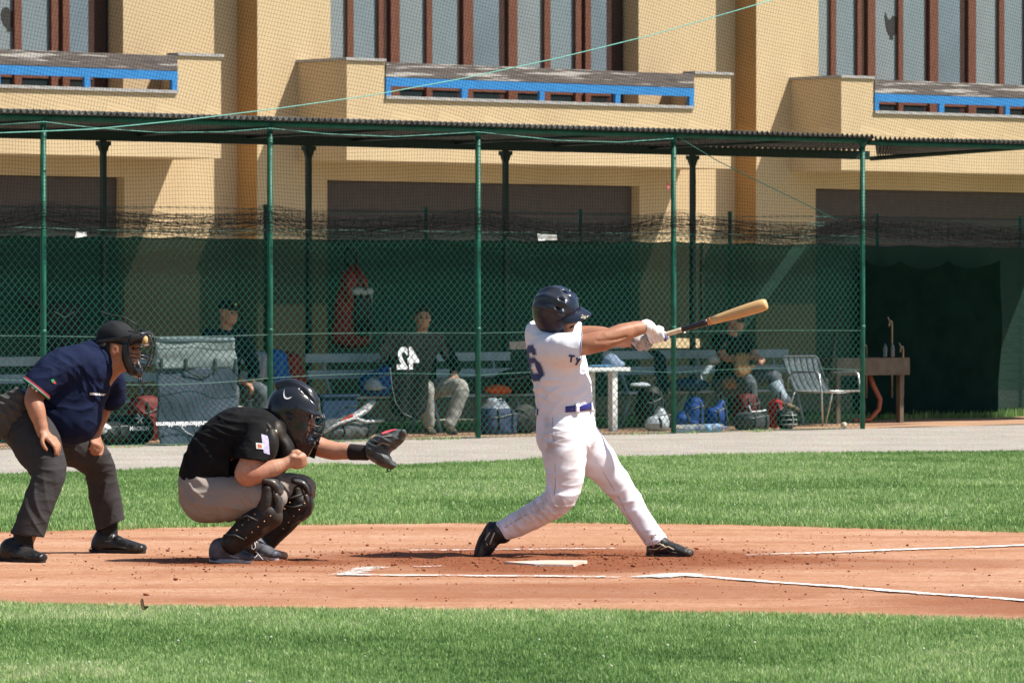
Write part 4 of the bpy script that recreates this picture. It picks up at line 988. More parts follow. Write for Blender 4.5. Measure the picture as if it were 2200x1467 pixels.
S.cut(B(1213, 868), (-.04, 0, 1))
dt = folds([(B(1170, 955, -.14), .13, (.25, 0, 1), .055, .015), (B(1210, 1060, -.2), .12, (.15, 0, 1), .05, .010), (B(1165, 1090, -.18), .10, (.9, 0, .6), .045, .016), (B(1120, 1115, -.13), .12, (.55, 0, .85), .06, .009),
            (B(1200, 985, -.22), .16, (-.25, 0, 1), .07, .009), (B(1355, 1075, .06), .13, (-.3, 0, 1), .06, .011), (B(1405, 1150, .04), .09, (.4, 0, -1), .04, .013), (B(1255, 960, -.03), .12, (.7, 0, .7), .06, .010), (B(1310, 1030, .06), .15, (-.5, 0, 1), .09, .007), (B(1085, 1135, -.1), .08, (-1, 0, -.5), .04, .009)], .0022, 24, 9)
trousers = fix(S.mesh('trousers', pants_w, disp=dt), batter, OB)
bt = bvh_of(trousers)
def stain(o, spots):
    V = o_arrays[o.name][0]; v = np.zeros(len(V))
    for c, r, k in spots: v = np.maximum(v, k * np.exp(-((V - v3(c)) ** 2).sum(1) / r ** 2))
    z = o.data.attributes.new('stain', 'FLOAT', 'POINT'); z.data.foreach_set('value', v.astype(np.float32))
stain(trousers, [(B(1185, 950, -.2), .09, .75), (B(1232, 985, -.2), .09, .45), (B(1165, 1088, -.2), .08, .9), (B(1200, 1085, -.2), .09, .7), (B(1130, 1115, -.15), .09, .5), (B(1215, 1050, -.22), .10, .4), (B(1170, 905, -.15), .06, .5), (B(1320, 1020, .05), .08, .2), (B(1400, 1150, .03), .07, .25)])
stain(jersey, [(B(1150, 850, -.12), .07, .35), (B(1165, 770, -.15), .08, .2)])
def surf_line(pts, b, dirv, off, name, mt, e, org, r=.0025):
    out = []
    for p in pts:
        h = b.ray_cast(Vector(p) - Vector(dirv) * .5, Vector(dirv), 1.0)
        if h[0] is not None: out.append(h[0] - Vector(dirv) * off)
    if len(out) > 2:
        m = MB(); m.tube(out, r, 4); return fix(m.build(name, mt, None, True), e, org)
seam = mat('seam_grey', (.42, .40, .40), .9)
surf_line([B(x, y) for x, y in ((1187, 895), (1187, 930), (1190, 960), (1192, 1000), (1193, 1030), (1190, 1060))], bt, (0, 1, 0), .000, 'seam', seam, batter, OB, .0022)
surf_line([B(x, y) for x, y in ((1281, 990), (1300, 1020), (1318, 1050), (1335, 1080), (1350, 1110), (1372, 1140), (1388, 1165))], bt, (0, 1, 0), .0, 'seam', seam, batter, OB, .002)
surf_line([B(x, y) for x, y in ((1150, 1090), (1130, 1102), (1105, 1117), (1085, 1130), (1068, 1140))], bt, (0, 1, 0), .0, 'seam', seam, batter, OB, .002)
# belt and loops
def ring_band(c, rx, ry, z0, z1, a0, a1, tilt, name, mt, th=.006, n=30):
    m = MB()
    m.sheet(lambda a, b: (c[0] + (rx) * math.cos(a0 + (a1 - a0) * a), c[1] + ry * math.sin(a0 + (a1 - a0) * a), z0 + (z1 - z0) * b + tilt * math.cos(a0 + (a1 - a0) * a)), n, 3, -th)
    return fix(m.build(name, mt, None, True), batter, OB)
cb = B(1214, 878)
ring_band(cb, .163, .171, cb.z - .018, cb.z + .017, math.radians(-90), math.radians(60), .018, 'belt', blue_belt)
ring_band(cb, .163, .171, cb.z - .018, cb.z + .017, math.radians(-200), math.radians(-160), .018, 'belt', blue_belt)
for a in (-70, -30, 20): ring_band(cb, .169, .177, cb.z - .032, cb.z + .026, math.radians(a), math.radians(a + 7), .018, 'belt_loop', jersey_w, .006, 3)
# gloves
BK, BT = B(1357, 741, .06), B(1647, 653, -.10); axb = (BT - BK).normalized()
Lb = (BT - BK).length
pr = BK + axb * .155; plh = BK + axb * .065
S = Solid(pr - Vector((.16, .16, .16)), pr + Vector((.16, .16, .16)), .0042)
grip(S, pr, axb, (-.25, -.75, .75), .013, .0112, .0025, .0235, 1)
kp = pr + Vector((-.03, -.035, .035)); S.ell(pr + Vector((-.016, -.028, .024)), (.036, .017, .026), None, .012)
S.chain([(pr + Vector((-.02, -.03, .03)), .032), (B(1392, 701, -.075), .036), (B(1384, 702, -.085), .037)], .02)
fix(S.mesh('batting_glove', glove_white, disp=folds([(pr, .08, (.3, .3, 1), .018, .0035)], .0008, 60, 2)), batter, OB)
S = Solid(plh - Vector((.16, .16, .16)), plh + Vector((.16, .16, .16)), .0042)
grip(S, plh, axb, (-.2, .9, .3), .013, .0106, .0025, .0215, 1)
S.chain([(plh + Vector((-.02, .01, -.015)), .026), (B(1368, 733, .05), .034)], .02)
fix(S.mesh('batting_glove', mat('glove_grey', (.40, .37, .36), .75, .3, 40, .2, 120, col2=(.08, .06, .06), c2amt=.7, c2scale=22)), batter, OB)
m = MB(); q = B(1388, 701.5, -.08); dq = (B(1392, 701, -.075) - B(1360, 708, -.115)).normalized(); M = Matrix.Translation(q) @ dq.to_track_quat('Z', 'Y').to_matrix().to_4x4()
m.lathe([(.0385, -.016), (.0405, -.012), (.0405, .012), (.0385, .016)], 20, M); fix(m.build('glove_cuff', glove_white, None, True), batter, OB)
S = Solid(pr - Vector((.1, .1, .1)), pr + Vector((.1, .1, .1)), .004); S.ell(pr + Vector((-.01, -.012, .052)), (.038, .026, .013), Matrix.Rotation(.35, 3, 'Y'), .01); S.ell(pr + Vector((.045, -.02, -.004)), (.012, .02, .022), None, .01)
fix(S.mesh('glove_panel', glove_blue), batter, OB)
# shoes
def cleat(name, heel, toe, up, wide, org, e, mt, sole_mt, ankle=None, hgt=.075, wd=.052):
    heel, toe, up = Vector(heel) + Vector((0, 0, .008)), Vector(toe) + Vector((0, 0, .008)), Vector(up).normalized(); d = (toe - heel); Ls = d.length; d.normalize(); up = (up - d * up.dot(d)).normalized(); sd_ = up.cross(d)
    P = lambda a, h, l=0: heel + d * (a * Ls) + up * h + sd_ * l
    lo = np.min([v3(heel), v3(toe)] + ([v3(ankle)] if ankle is not None else []), 0) - .12; hi = np.max([v3(heel), v3(toe)] + ([v3(ankle)] if ankle is not None else []), 0) + .13
    S = Solid(lo, hi, .0052)
    S.echain([(P(.13, .042), wd * .84, .048), (P(.35, .054), wd * .86, .050), (P(.62, .044), wd * 1.02, .040), (P(.86, .032), wd * .95, .030), (P(.97, .026), wd * .7, .024)], sd_, .02)
    S.chain([(P(.2, .05), .050), (P(.22, .085), .052)] + ([(ankle, .056)] if ankle is not None else []), .02)
    S.chain([(P(.33, .088), .016), (P(.6, .064), .014)], .012)
    S.cut(P(0, .012), -up)
    o = fix(S.mesh(name, mt), e, org)
    m = MB(); out = []
    for i in range(28):
        a = 2 * math.pi * i / 28; t = .5 + .53 * math.cos(a); wv = wd * (1.02 if t > .45 else .86) * math.sin(a); out.append((t, abs(wv) ** .8 * math.copysign(wd ** .2, wv)))
    vv = [P(t, .0, l * .97) for t, l in out] + [P(t, .022, l * 1.05) for t, l in out]
    m.add(vv, [tuple(range(28))[::-1], tuple(range(28, 56))] + [(i, (i + 1) % 28, 28 + (i + 1) % 28, 28 + i) for i in range(28)])
    s = m.build('sole', sole_mt, o, True); smooth_by_angle(s, 50)
    S = Solid(lo, hi, .0052); S.echain([(P(.80, .030), wd * 1.0, .032), (P(.97, .026), wd * .76, .028)], sd_, .02); S.cut(P(.76, 0), -d); S.cut(P(0, .018), -up); S.mesh('toe_cap', mt, o)
    o2 = COL.objects[-1]; o2.matrix_parent_inverse = Matrix.Identity(4)
    m = MB()
    for sg in (1, -1):
        m.tube([P(.05, .030, sg * wd * .78), P(.25, .06, sg * wd * .9), P(.45, .07, sg * wd * .82)], .0035, 4); m.tube([P(.48, .05, sg * wd * 1.0), P(.62, .035, sg * wd * 1.04), P(.76, .03, sg * wd * 1.0)], .003, 4)
    m.build('stitching', sole_mt, o, True)
    m = MB(); m.tube([P(.30, .10, -wd * .55), P(.18, .115, -wd * .9), P(.08, .10, -wd * .5), P(.05, .095, 0), P(.08, .10, wd * .5), P(.18, .115, wd * .9), P(.30, .10, wd * .55)], .006, 6) if ankle is None else None
    for k in range(5):
        m = MB(); t = .42 + k * .07; m.tube([P(t, .088 - (t - .33) * .06, wd * .62), P(t + .02, .095 - (t - .33) * .075, 0), P(t, .088 - (t - .33) * .06, -wd * .62)], .0035, 5); m.build('lace', mat('lace_grey', (.12, .11, .10), .8), o, True)
    return o
sole_b = mat('sole_dark', (.05, .045, .042), .7, .3, 30)
rs = cleat('shoe', B(1055, 1126, -.02), B(1022, 1201, -.09), (.75, -.25, .35), 1, OB, batter, black_leather, sole_b, B(1080, 1146, -.07))
ls_ = cleat('shoe', B(1391, 1199, .13), B(1484, 1202, .02), (0, 0, 1), 1, OB, batter, black_leather, sole_b, B(1414, 1166, .1))
for o, pts in ((rs, ((1052, 1150), (1042, 1164), (1046, 1178))), (rs, ((1040, 1152), (1034, 1170), (1040, 1185))), (rs, ((1062, 1150), (1056, 1164), (1052, 1176))), (ls_, ((1408, 1184), (1424, 1178), (1438, 1186))), (ls_, ((1400, 1190), (1416, 1190), (1432, 1180))), (ls_, ((1425, 1190), (1442, 1184), (1454, 1190)))):
    b = bvh_of(o); q = []
    for x, y in pts:
        h = b.ray_cast(B(x, y, -.5), Vector((0, 1, 0)), 1.2)
        if h[0] is not None: q.append(h[0])
    if len(q) > 2: m = MB(); m.tube(q, .0045, 5); m.build('stripe', tan_trim, o, True)
# helmet
def dome(S, c, R, r, k=.01): S.ell(c, r, R, k)
TH_ = lambda x, y, z: hcB + RHB @ Vector((x, y, z))
S = Solid(hcB - Vector((.26, .26, .24)), hcB + Vector((.28, .26, .24)), .005)
S.ell(TH_(-.002, 0, .044), (.131, .112, .118), RHB, .0); S.ell(TH_(-.040, 0, .0), (.098, .108, .118), RHB, .04)
for q in (1, -1): S.ell(TH_(.018, q * .094, -.050), (.070, .024, .070), RHB, .03)
S.ell(TH_(.075, 0, -.06), (.098, .075, .096), RHB, .012, 's'); S.ell(TH_(-.01, 0, -.03), (.085, .082, .12), RHB, .0, 's')
S.cut(TH_(0, 0, -.105), RHB @ Vector((.25, 0, -1)))
for yy, z, l in ((0, .158, .016), (-.062, .135, .014), (.062, .135, .014), (-.096, .085, .012), (.096, .085, .012)):
    S.chain([(TH_(-.10, yy * .8, z * .78), .008), (TH_(-.02, yy, z), .011), (TH_(.085, yy * 1.0, z * .74 + .006), .009)], .022)
for yy, z, x in ((-.058, .128, .062), (.058, .128, .062), (-.092, .082, .052), (0, .150, .055)):
    S.ell(TH_(x, yy, z), (.018, .010, .012), RHB, .006, 's')
helm = fix(S.mesh('helmet', helmet_navy, relax=2), batter, OB)
m = MB()
def vis(a, b):
    an = math.radians(-70 + 140 * a); r0 = .122; ex = .068 * math.cos(an) ** .8 * b if math.cos(an) > 0 else 0
    return TH_(.012 + math.cos(an) * (r0 + .004) + ex, math.sin(an) * .113 * (1 - .06 * b), .046 - .026 * b - .036 * (math.sin(an) ** 2) * (1 - .2 * b))
m.sheet(vis, 24, 8, .006); vz = fix(m.build('visor', helmet_navy, None, True), batter, OB)
vv = text_mesh('26', .03, .0, 0); nx1 = (RHB @ Vector((-.35, 1, 0))).normalized()
bvz = BVHTree.FromPolygons([v.co.copy() for v in vz.data.vertices], [tuple(p.vertices) for p in vz.data.polygons])
fix(decal('visor_number', vv, TH_(.185, -.035, .03), RHB @ Vector((.25, 1, 0)) * -1 if False else RHB @ Vector((.9, .25, -.3)), RHB @ Vector((-.2, .95, .0)), bvz, mat('number_cream', (.7, .62, .45), .7), None, .002), batter, OB)
# the bat
bat = empty('baseball_bat', BK, 0, 'pale wooden baseball bat with dark taped grip held out by the batter', 'bat')
MBt = axb.to_track_quat('Z', 'Y').to_matrix().to_4x4()
def batpart(name, prof, mt):
    m = MB(); m.lathe(prof, 24, MBt); return m.build(name, mt, bat, True)
s = Lb / .86
wood = mat('ash_wood', (.60, .38, .17), .38, .12, 6, stretch=(1, 1, 1), coat=.3, col2=(.50, .28, .11), c2amt=.4, c2scale=12)
batpart('barrel', [(.0203, .486 * s), (.0255, .56 * s), (.0315, .66 * s), (.0350, .75 * s), (.0358, .82 * s), (.033, .848 * s), (.025, .862 * s), (.010, .858 * s)], wood)
batpart('handle', [(.0125, .17 * s), (.0125, .27 * s)], wood)
batpart('tape', [(.0136, .20 * s), (.0142, .205 * s), (.0146, .315 * s), (.0138, .32 * s)], mat('pale_tape', (.62, .50, .36), .7, .2, 60))
batpart('dark_sleeve', [(.0140, .321 * s), (.0150, .325 * s), (.0165, .42 * s), (.0188, .46 * s), (.0205, .485 * s)], mat('bat_black', (.02, .018, .022), .3, .2, 30, coat=.4))
batpart('knob', [(.012, .005), (.024, .0), (.025, .014), (.016, .022), (.0128, .04), (.0128, .171 * s)], mat('grip_tape', (.05, .045, .05), .7, .2, 60))
m = MB(); m.lathe([(.0206, .487 * s), (.0222, .505 * s), (.0223, .506 * s)], 24, MBt); m.build('band', mat('bat_orange', (.62, .22, .06), .4), bat, True)
VFt = text_mesh('BARNES', .026, .001, 1); bb = bat.children[0]
bbv = BVHTree.FromPolygons([v.co + Vector(BK) for v in bb.data.vertices], [tuple(p.vertices) for p in bb.data.polygons])
d_ = decal('lettering', VFt, BK + axb * .565 * s + Vector((0, -.0, .006)), axb, Vector((0, -.35, 1)), bbv, mat('bat_print', (.03, .025, .03), .5), None, .001); fix(d_, bat, Vector(BK))
# ------------------------------------------------------------------ the catcher
black_shirt = mat('black_shirt', (.009, .009, .010), .85, .15, 30, .15, 200, spec=.12, crease=(6, .5))
grey_pants = mat('grey_trousers', (.28, .245, .22), .88, .06, 8, .12, 200, spec=.12, crease=(5, .4), col2=(.30, .20, .14), c2amt=.5, c2scale=4, c2lo=.5, c2hi=.8)
black_gear = mat('black_gear', (.014, .013, .013), .55, .35, 30, .3, 40, col2=(.085, .055, .04), c2amt=.6, c2scale=7, c2lo=.48, c2hi=.72)
gear_shell = mat('gear_shell', (.028, .028, .030), .42, .3, 14, .2, 40, coat=.12, col2=(.17, .12, .09), c2amt=.65, c2scale=9, c2lo=.48, c2hi=.72)
helmet_black = mat('helmet_black', (.012, .014, .019), .26, .2, 14, .03, 60, coat=.4)
wire_steel = mat('mask_wire', (.05, .05, .055), .3, .1, metal=.6)
print_white = mat('print_white', (.75, .75, .78), .7)
YC = 28.5
def C(x, y, d=0.0): return at(x, y, YC + d)
catcher = empty('person', C(520, 1207), 0, 'catcher in black shirt, helmet and shin guards crouching with outstretched mitt', 'person'); catcher.location.z = 0; OC = Vector(catcher.location)
RHC = frame((.97, -.16, -.18), (.15, -.06, 1)); hcC = C(634, 893, .0)
S = Solid(C(380, 1225, -.5), C(880, 800, .45), .0065)
TC = add_head(S, hcC, RHC, C(598, 928, 0))
S.echain([(C(440, 1045), .10, .13), (C(475, 985), .10, .14), (C(530, 940), .11, .16), (C(590, 930), .09, .15)], (.7, 0, .7), .03)
S.chain([(C(560, 940, -.17), .062), (C(541, 985, -.24), .061), (C(528, 1015, -.26), .056), (C(532, 1024, -.26), .053)], .02)
S.chain([(C(528, 1016, -.26), .056), (C(548, 1018, -.26), .057), (C(580, 1008, -.245), .050), (C(612, 996, -.225), .034), (C(622, 992, -.22), .031)], .025)
S.chain([(C(635, 935, .14), .06), (C(680, 957, .17), .056), (C(712, 967, .16), .053), (C(745, 970, .13), .044), (C(790, 972, .08), .032), (C(815, 968, .06), .035)], .02)
grip(S, C(637, 988, -.21), (-.15, -.5, .85), (.35, -.8, -.15), .010, .0105, .004, .020, -1)
S.ell(C(630, 989, -.21), (.035, .032, .036), None, .02)
for s_, kx, ky, ax_, ay_ in ((-1, 595, 1066, 492, 1178), (1, 640, 1048, 566, 1168)):
    S.chain([(C(450, 1062, s_ * .09), .11), (C((450 + kx) / 2, (1062 + ky) / 2 - 4, s_ * .15), .085), (C(kx - 8, ky, s_ * .2), .058), (C((kx + ax_) / 2 - 6, (ky + ay_) / 2 - 4, s_ * .19), .055), (C(ax_, ay_, s_ * .165), .04), (C(ax_ + 10, ay_ + 18, s_ * .165), .032), (C(ax_ + 45, ay_ + 25, s_ * .165), .022)], .03)
bodyc = fix(S.mesh('body', skin), catcher, OC); n0 = set(COL.objects); eyes(TC, RHC, None)
for o in set(COL.objects) - n0: fix(o, catcher, OC)
# trousers
S = Solid(C(375, 1150, -.4), C(680, 990, .4), .0065)
S.echain([(C(428, 1040), .15, .18), (C(440, 1062), .14, .185), (C(455, 1075), .12, .17)], (.7, 0, .7), .03)
S.chain([(C(442, 1073, -.095), .132), (C(490, 1071, -.14), .128), (C(540, 1065, -.175), .108), (C(572, 1063, -.195), .088), (C(590, 1068, -.20), .070)], .04)
S.chain([(C(442, 1070, .095), .13), (C(510, 1060, .15), .115), (C(580, 1050, .185), .095), (C(640, 1047, .20), .078), (C(652, 1052, .2), .075)], .04)
for s_, kx, ky, ax_, ay_ in ((-1, 582, 1076, 508, 1165), (1, 640, 1056, 580, 1155)): S.chain([(C(kx, ky, s_ * .2), .058), (C((kx + ax_) / 2, (ky + ay_) / 2, s_ * .18), .062), (C(ax_, ay_, s_ * .165), .05)], .03)
fix(S.mesh('trousers', grey_pants, disp=folds([(C(470, 1060, -.2), .16, (.35, 0, 1), .08, .020), (C(550, 1055, -.25), .12, (1, 0, .3), .05, .022), (C(430, 1050, -.15), .12, (.8, 0, .5), .06, .020), (C(500, 1095, -.2), .12, (.8, 0, .7), .06, .016), (C(610, 1035, .1), .1, (.8, 0, .5), .05, .014)], .0018, 24, 3)), catcher, OC)
# shirt
S = Solid(C(375, 1090, -.42), C(730, 860, .42), .0065)
S.echain([(C(424, 1038), .115, .175), (C(436, 1012), .13, .18), (C(466, 968), .155, .185), (C(508, 930), .145, .195), (C(560, 921), .115, .20), (C(600, 922), .085, .15)], (.6, 0, .8), .04)
S.ell(C(545, 975, -.02), (.12, .17, .13), None, .05); S.ell(C(505, 1008, -.02), (.14, .18, .09), None, .05)
S.chain([(C(560, 925, -.13), .085), (C(556, 948, -.20), .089), (C(542, 985, -.245), .090), (C(536, 1010, -.26), .088)], .05)
S.chain([(C(620, 928, .12), .085), (C(655, 944, .165), .080), (C(690, 962, .175), .071), (C(712, 970, .17), .070)], .05)
S.cut_near(C(541, 988, -.245), (-.12, -.05, -1), .12); S.cut_near(C(684, 960, .172), (1, 0, -.30), .1)
S.chain([(C(542, 975, -.24), .072), (C(530, 1030, -.265), .074)], 0, op='s'); S.chain([(C(672, 953, .17), .06), (C(720, 973, .17), .062)], 0, op='s')
S.ell(C(618, 905, 0), (.08, .08, .06), None, .01, 's'); S.cut_near(C(424, 1046), (-.1, 0, -1), .25)
shirtc = fix(S.mesh('shirt', black_shirt, disp=folds([(C(440, 985, -.15), .2, (.75, 0, .65), .07, .014), (C(500, 925, -.15), .14, (.3, 0, 1), .05, .014), (C(530, 965, -.25), .1, (1, 0, .4), .05, .012), (C(475, 1020, -.18), .12, (.9, 0, -.4), .06, .014), (C(670, 950, .1), .07, (1, 0, .1), .035, .009)], .002, 24, 6)), catcher, OC)
bs = bvh_of(shirtc)
def patch(name, quad, e, org, b, mt, off, Cf, n=8):
    q = [Vector((x, y, 0)) for x, y in quad]; m = MB(); V = []; ok = True
    for i in range(n + 1):
        for j in range(n + 1):
            u, v = i / n, j / n; p = q[0] * (1 - u) * (1 - v) + q[1] * u * (1 - v) + q[2] * u * v + q[3] * (1 - u) * v
            o_ = Cf(p.x, p.y, -1.0); h = b.ray_cast(o_, Vector((0, 1, 0)), 2.0); V.append(h[0] + h[1] * off if h[0] is not None else None)
    Fq = [f for f in [(i * (n + 1) + j, (i + 1) * (n + 1) + j, (i + 1) * (n + 1) + j + 1, i * (n + 1) + j + 1) for i in range(n) for j in range(n)] if all(V[k] is not None for k in f)]
    m.add([v if v is not None else Cf(quad[0][0], quad[0][1]) for v in V], Fq); return fix(m.build(name, mt, None, True), e, org)
patch('sleeve_patch', ((547, 940), (560, 944), (577, 990), (553, 981)), catcher, OC, bs, mat('patch_lilac', (.42, .40, .60), .8, .2, 60), .002, C)
patch('sleeve_patch', ((536, 959), (551, 961), (552, 973), (537, 972)), catcher, OC, bs, mat('patch_white', (.72, .66, .64), .8), .0035, C)
patch('patch_emblem', ((540, 962), (548, 963), (549, 970), (541, 969)), catcher, OC, bs, mat('patch_red', (.5, .15, .08), .8), .005, C)
# chest protector
S = Solid(C(520, 1030, -.4), C(700, 900, .4), .006)
S.echain([(C(600, 932, .0), .055, .17), (C(618, 965, .0), .055, .17), (C(600, 1000, .0), .05, .14)], (1, 0, 0), .02)
S.ell(C(579, 957, -.225), (.052, .05, .098), Matrix.Rotation(.12, 3, 'Y'), .012); S.ell(C(592, 925, -.12), (.05, .07, .06), None, .02)
pr_ = fix(S.mesh('chest_protector', black_gear), catcher, OC)
m = MB(); m.tube([C(574, 922, -.24), C(568, 942, -.275), C(566, 962, -.28), C(572, 984, -.27)], .006, 6); m.build('edging', gear_shell, pr_, True)
m = MB(); m.tube([C(566, 905, -.18), C(577, 917, -.22), C(584, 928, -.23)], [.014, .016, .014], 8); m.build('shoulder_strap', black_gear, pr_, True)
m = MB(); m.lathe([(.008, -.004), (.014, .0), (.012, .006), (.003, .008)], 12, Matrix.Translation(C(591, 928, -.245)) @ Matrix.Rotation(math.radians(90), 4, 'X')); m.build('buckle', mat('buckle', (.35, .33, .26), .35, metal=.6), pr_, True)
# shin guards
def shin(s_, thigh, cap, knee, foot, d):
    S = Solid(C(min(foot[0], knee[0]) - 60, foot[1] + 40, d - .2), C(max(thigh[0], cap[0], knee[0]) + 60, thigh[1] - 50, d + .2), .0055)
    ax_ = Vector(C(*foot, d)) - Vector(C(*knee, d)); axn = ax_.normalized(); fr = Vector((.72, 0, .55)) if s_ < 0 else Vector((.75, 0, .5))
    S.echain([(C(knee[0] - 2, knee[1] + 6, d), .094, .088), (C(knee[0] * .55 + foot[0] * .45, knee[1] * .55 + foot[1] * .45, d * 1.0), .088, .082), (C(*foot, d), .064, .066)], (0, 1, 0), .02)
    o = fix(S.mesh('shin_guard', black_gear), catcher, OC)
    for nm, pts in (('thigh_cap', ((-12, -14), (6, -8), (16, 2), (20, 14))), ('knee_cap', ((14, 18), (18, 34), (14, 52), (2, 66)))):
        S = Solid(C(thigh[0] - 50, thigh[1] + 100, d - .2), C(thigh[0] + 60, thigh[1] - 50, d + .2), .005)
        S.echain([(C(thigh[0] - 8 + px, thigh[1] + py, d), .086 - .004 * i, .027 + (.006 if 0 < i < 3 else 0)) for i, (px, py) in enumerate(pts)], (0, 1, 0), .01)
        S.chain([(C(thigh[0] - 8 + pts[1][0] + 10, thigh[1] + pts[1][1], d - .09), .005), (C(thigh[0] - 8 + pts[1][0] + 16, thigh[1] + pts[1][1], d), .006), (C(thigh[0] - 8 + pts[1][0] + 10, thigh[1] + pts[1][1], d + .09), .005)], .006, op='s')
        fix(S.mesh(nm, gear_shell), catcher, OC)
    S = Solid(C(knee[0] - 70, knee[1] + 60, d - .2), C(knee[0] + 60, knee[1] - 60, d + .2), .0055)
    S.echain([(C(thigh[0] - 12, thigh[1] + 4, d), .086, .045), (C(cap[0] - 16, cap[1] - 4, d), .094, .055), (C(knee[0] - 20, knee[1] + 14, d), .085, .05)], (0, 1, 0), .01); fix(S.mesh('side_wing', black_gear), catcher, OC)
    for i in range(4):
        t = .30 + .17 * i; x = knee[0] * (1 - t) + foot[0] * t + 16 - 3 * i; y = knee[1] * (1 - t) + foot[1] * t + 10 - 2 * i
        S = Solid(C(x - 45, y + 40, d - .2), C(x + 45, y - 40, d + .2), .005); S.ell(C(x, y, d - .005), (.030, .070 - .006 * i, .058), Matrix.Rotation(.82, 3, 'Y'), .01, 'u', 3); fix(S.mesh('shin_plate', gear_shell), catcher, OC)
    b = bvh_of(o)
    for t in (.22, .38, .54, .70, .86):
        for e_ in (-16, 10):
            x = knee[0] * (1 - t) + foot[0] * t + e_ * .8; y = knee[1] * (1 - t) + foot[1] * t + e_ * .6; h = b.ray_cast(C(x, y, -.9), Vector((0, 1, 0)), 2.0)
            if h[0] is not None: m = MB(); m.lathe([(.0055, -.002), (.005, .002), (.002, .004)], 8, Matrix.Translation(h[0]) @ Matrix.Rotation(math.radians(90), 4, 'X')); fix(m.build('rivet', mat('brass_rivet', (.42, .25, .14), .4, metal=.5), None, True), catcher, OC)
shin(-1, (588, 1044), (589, 1084), (580, 1096), (496, 1170), -.215); shin(1, (652, 1046), (655, 1074), (646, 1072), (572, 1160), .19)
for pts in (((505, 1118), (530, 1108), (555, 1120)), ((480, 1150), (505, 1150), (525, 1160)), ((602, 1075), (625, 1070), (648, 1062)), ((612, 1088), (630, 1090), (650, 1085))):
    m = MB(); m.tube([C(x, y, -.30 if x < 580 else .07) for x, y in pts], .008, 6); fix(m.build('strap', black_gear, None, True), catcher, OC)
# shoes
shoe_grey = mat('shoe_grey_blue', (.035, .043, .068), .45, .3, 30, .15, 60, col2=(.18, .18, .19), c2amt=.7, c2scale=8)
sole_g = mat('sole_grey', (.42, .43, .46), .6, .2, 30)
cleat('shoe', C(452, 1211, -.16), C(540, 1212, -.21), (0, 0, 1), 1, OC, catcher, shoe_grey, sole_g, C(487, 1178, -.19), wd=.050)
fsh = cleat('shoe', C(528, 1203, .17), C(594, 1206, .02), (0, 0, 1), 1, OC, catcher, shoe_grey, sole_g, C(560, 1170, .17), wd=.050)
S = Solid(C(525, 1200, -.2), C(570, 1145, .25), .005); S.ell(C(547, 1175, .06), (.032, .03, .045), None, .01); fl_ = fix(S.mesh('ankle_flap', gear_shell), catcher, OC)
m = MB(); m.tube([C(x, y, .025) for x, y in ((541, 1165), (547, 1165), (549, 1175), (545, 1180), (541, 1178))], .003, 5, closed=True); m.build('emblem', print_white, fl_, True)
m = MB(); m.tube([C(x, y, .0) for x, y in ((540, 1194), (548, 1198), (554, 1190), (550, 1184), (556, 1192), (565, 1202))], .003, 5); fix(m.build('lace', print_white, None, True), catcher, OC)
# helmet with cage
T2 = lambda x, y, z: hcC + RHC @ Vector((x, y, z))
S = Solid(hcC - Vector((.25, .22, .28)), hcC + Vector((.28, .22, .24)), .005)
S.ell(T2(-.012, 0, .045), (.148, .118, .125), RHC, .0); S.ell(T2(-.06, 0, -.01), (.095, .11, .13), RHC, .05)
for q in (1, -1): S.ell(T2(.02, q * .082, -.06), (.085, .028, .085), RHC, .03)
S.ell(T2(.055, 0, -.135), (.085, .075, .05), RHC, .03); S.ell(T2(.065, 0, -.185), (.055, .055, .05), RHC, .03)
S.ell(T2(.125, 0, -.035), (.095, .076, .068), RHC, .015, 's'); S.ell(T2(.0, 0, -.03), (.088, .082, .125), RHC, 0, 's'); S.ell(T2(-.06, 0, -.2), (.09, .09, .09), RHC, .01, 's')
S.echain([(T2(-.125, 0, .150), .034, .026), (T2(-.05, 0, .172), .042, .030), (T2(.05, 0, .150), .038, .026), (T2(.11, 0, .106), .028, .016)], RHC @ Vector((0, 1, 0)), .012)
for i in range(4): S.chain([(T2(-.03 + .01 * i, -.118, .02 - .03 * i), .007), (T2(.035, -.118, .005 - .026 * i), .006)], .004, op='s')
for yy in (-.05, .05): S.chain([(T2(.02, yy, .155), .010), (T2(.12, yy * 1.1, .085), .006)], .008, op='s')
S.chain([(T2(.03, -.105, .055), .012), (T2(.11, -.07, .035), .010), (T2(.14, 0, .03), .010), (T2(.11, .07, .035), .010)], .012)
helc = fix(S.mesh('helmet', helmet_black, relax=2), catcher, OC); bh = bvh_of(helc)
sw = [(-.5, .30), (-.40, .20), (-.22, .02), (-.02, -.16), (.14, -.22), (.30, -.14), (.5, .22), (.28, .02), (.14, -.04), (.0, -.02), (-.2, .12)]
sw = [(-.52, .34), (-.42, .08), (-.22, -.14), (.0, -.24), (.18, -.20), (.34, -.08), (.52, .20), (.30, .02), (.12, -.06), (-.05, -.08), (-.25, .02)]
tri = [(0, 1, 10), (1, 2, 10), (2, 9, 10), (2, 3, 9), (3, 8, 9), (3, 4, 8), (4, 7, 8), (4, 5, 7), (5, 6, 7)]
V = []; Fs = []
def mid(a, b): return ((a[0] + b[0]) / 2, (a[1] + b[1]) / 2)
for t in tri: a, b, c = [sw[i] for i in t]; ab, bc, ca = mid(a, b), mid(b, c), mid(c, a); k = len(V); V += [a, ab, b, bc, c, ca]; Fs += [(k, k + 1, k + 5), (k + 1, k + 2, k + 3), (k + 1, k + 3, k + 5), (k + 5, k + 3, k + 4)]
VFs = ([Vector((-p[0] * .056, p[1] * .045, 0)) for p in V], Fs)
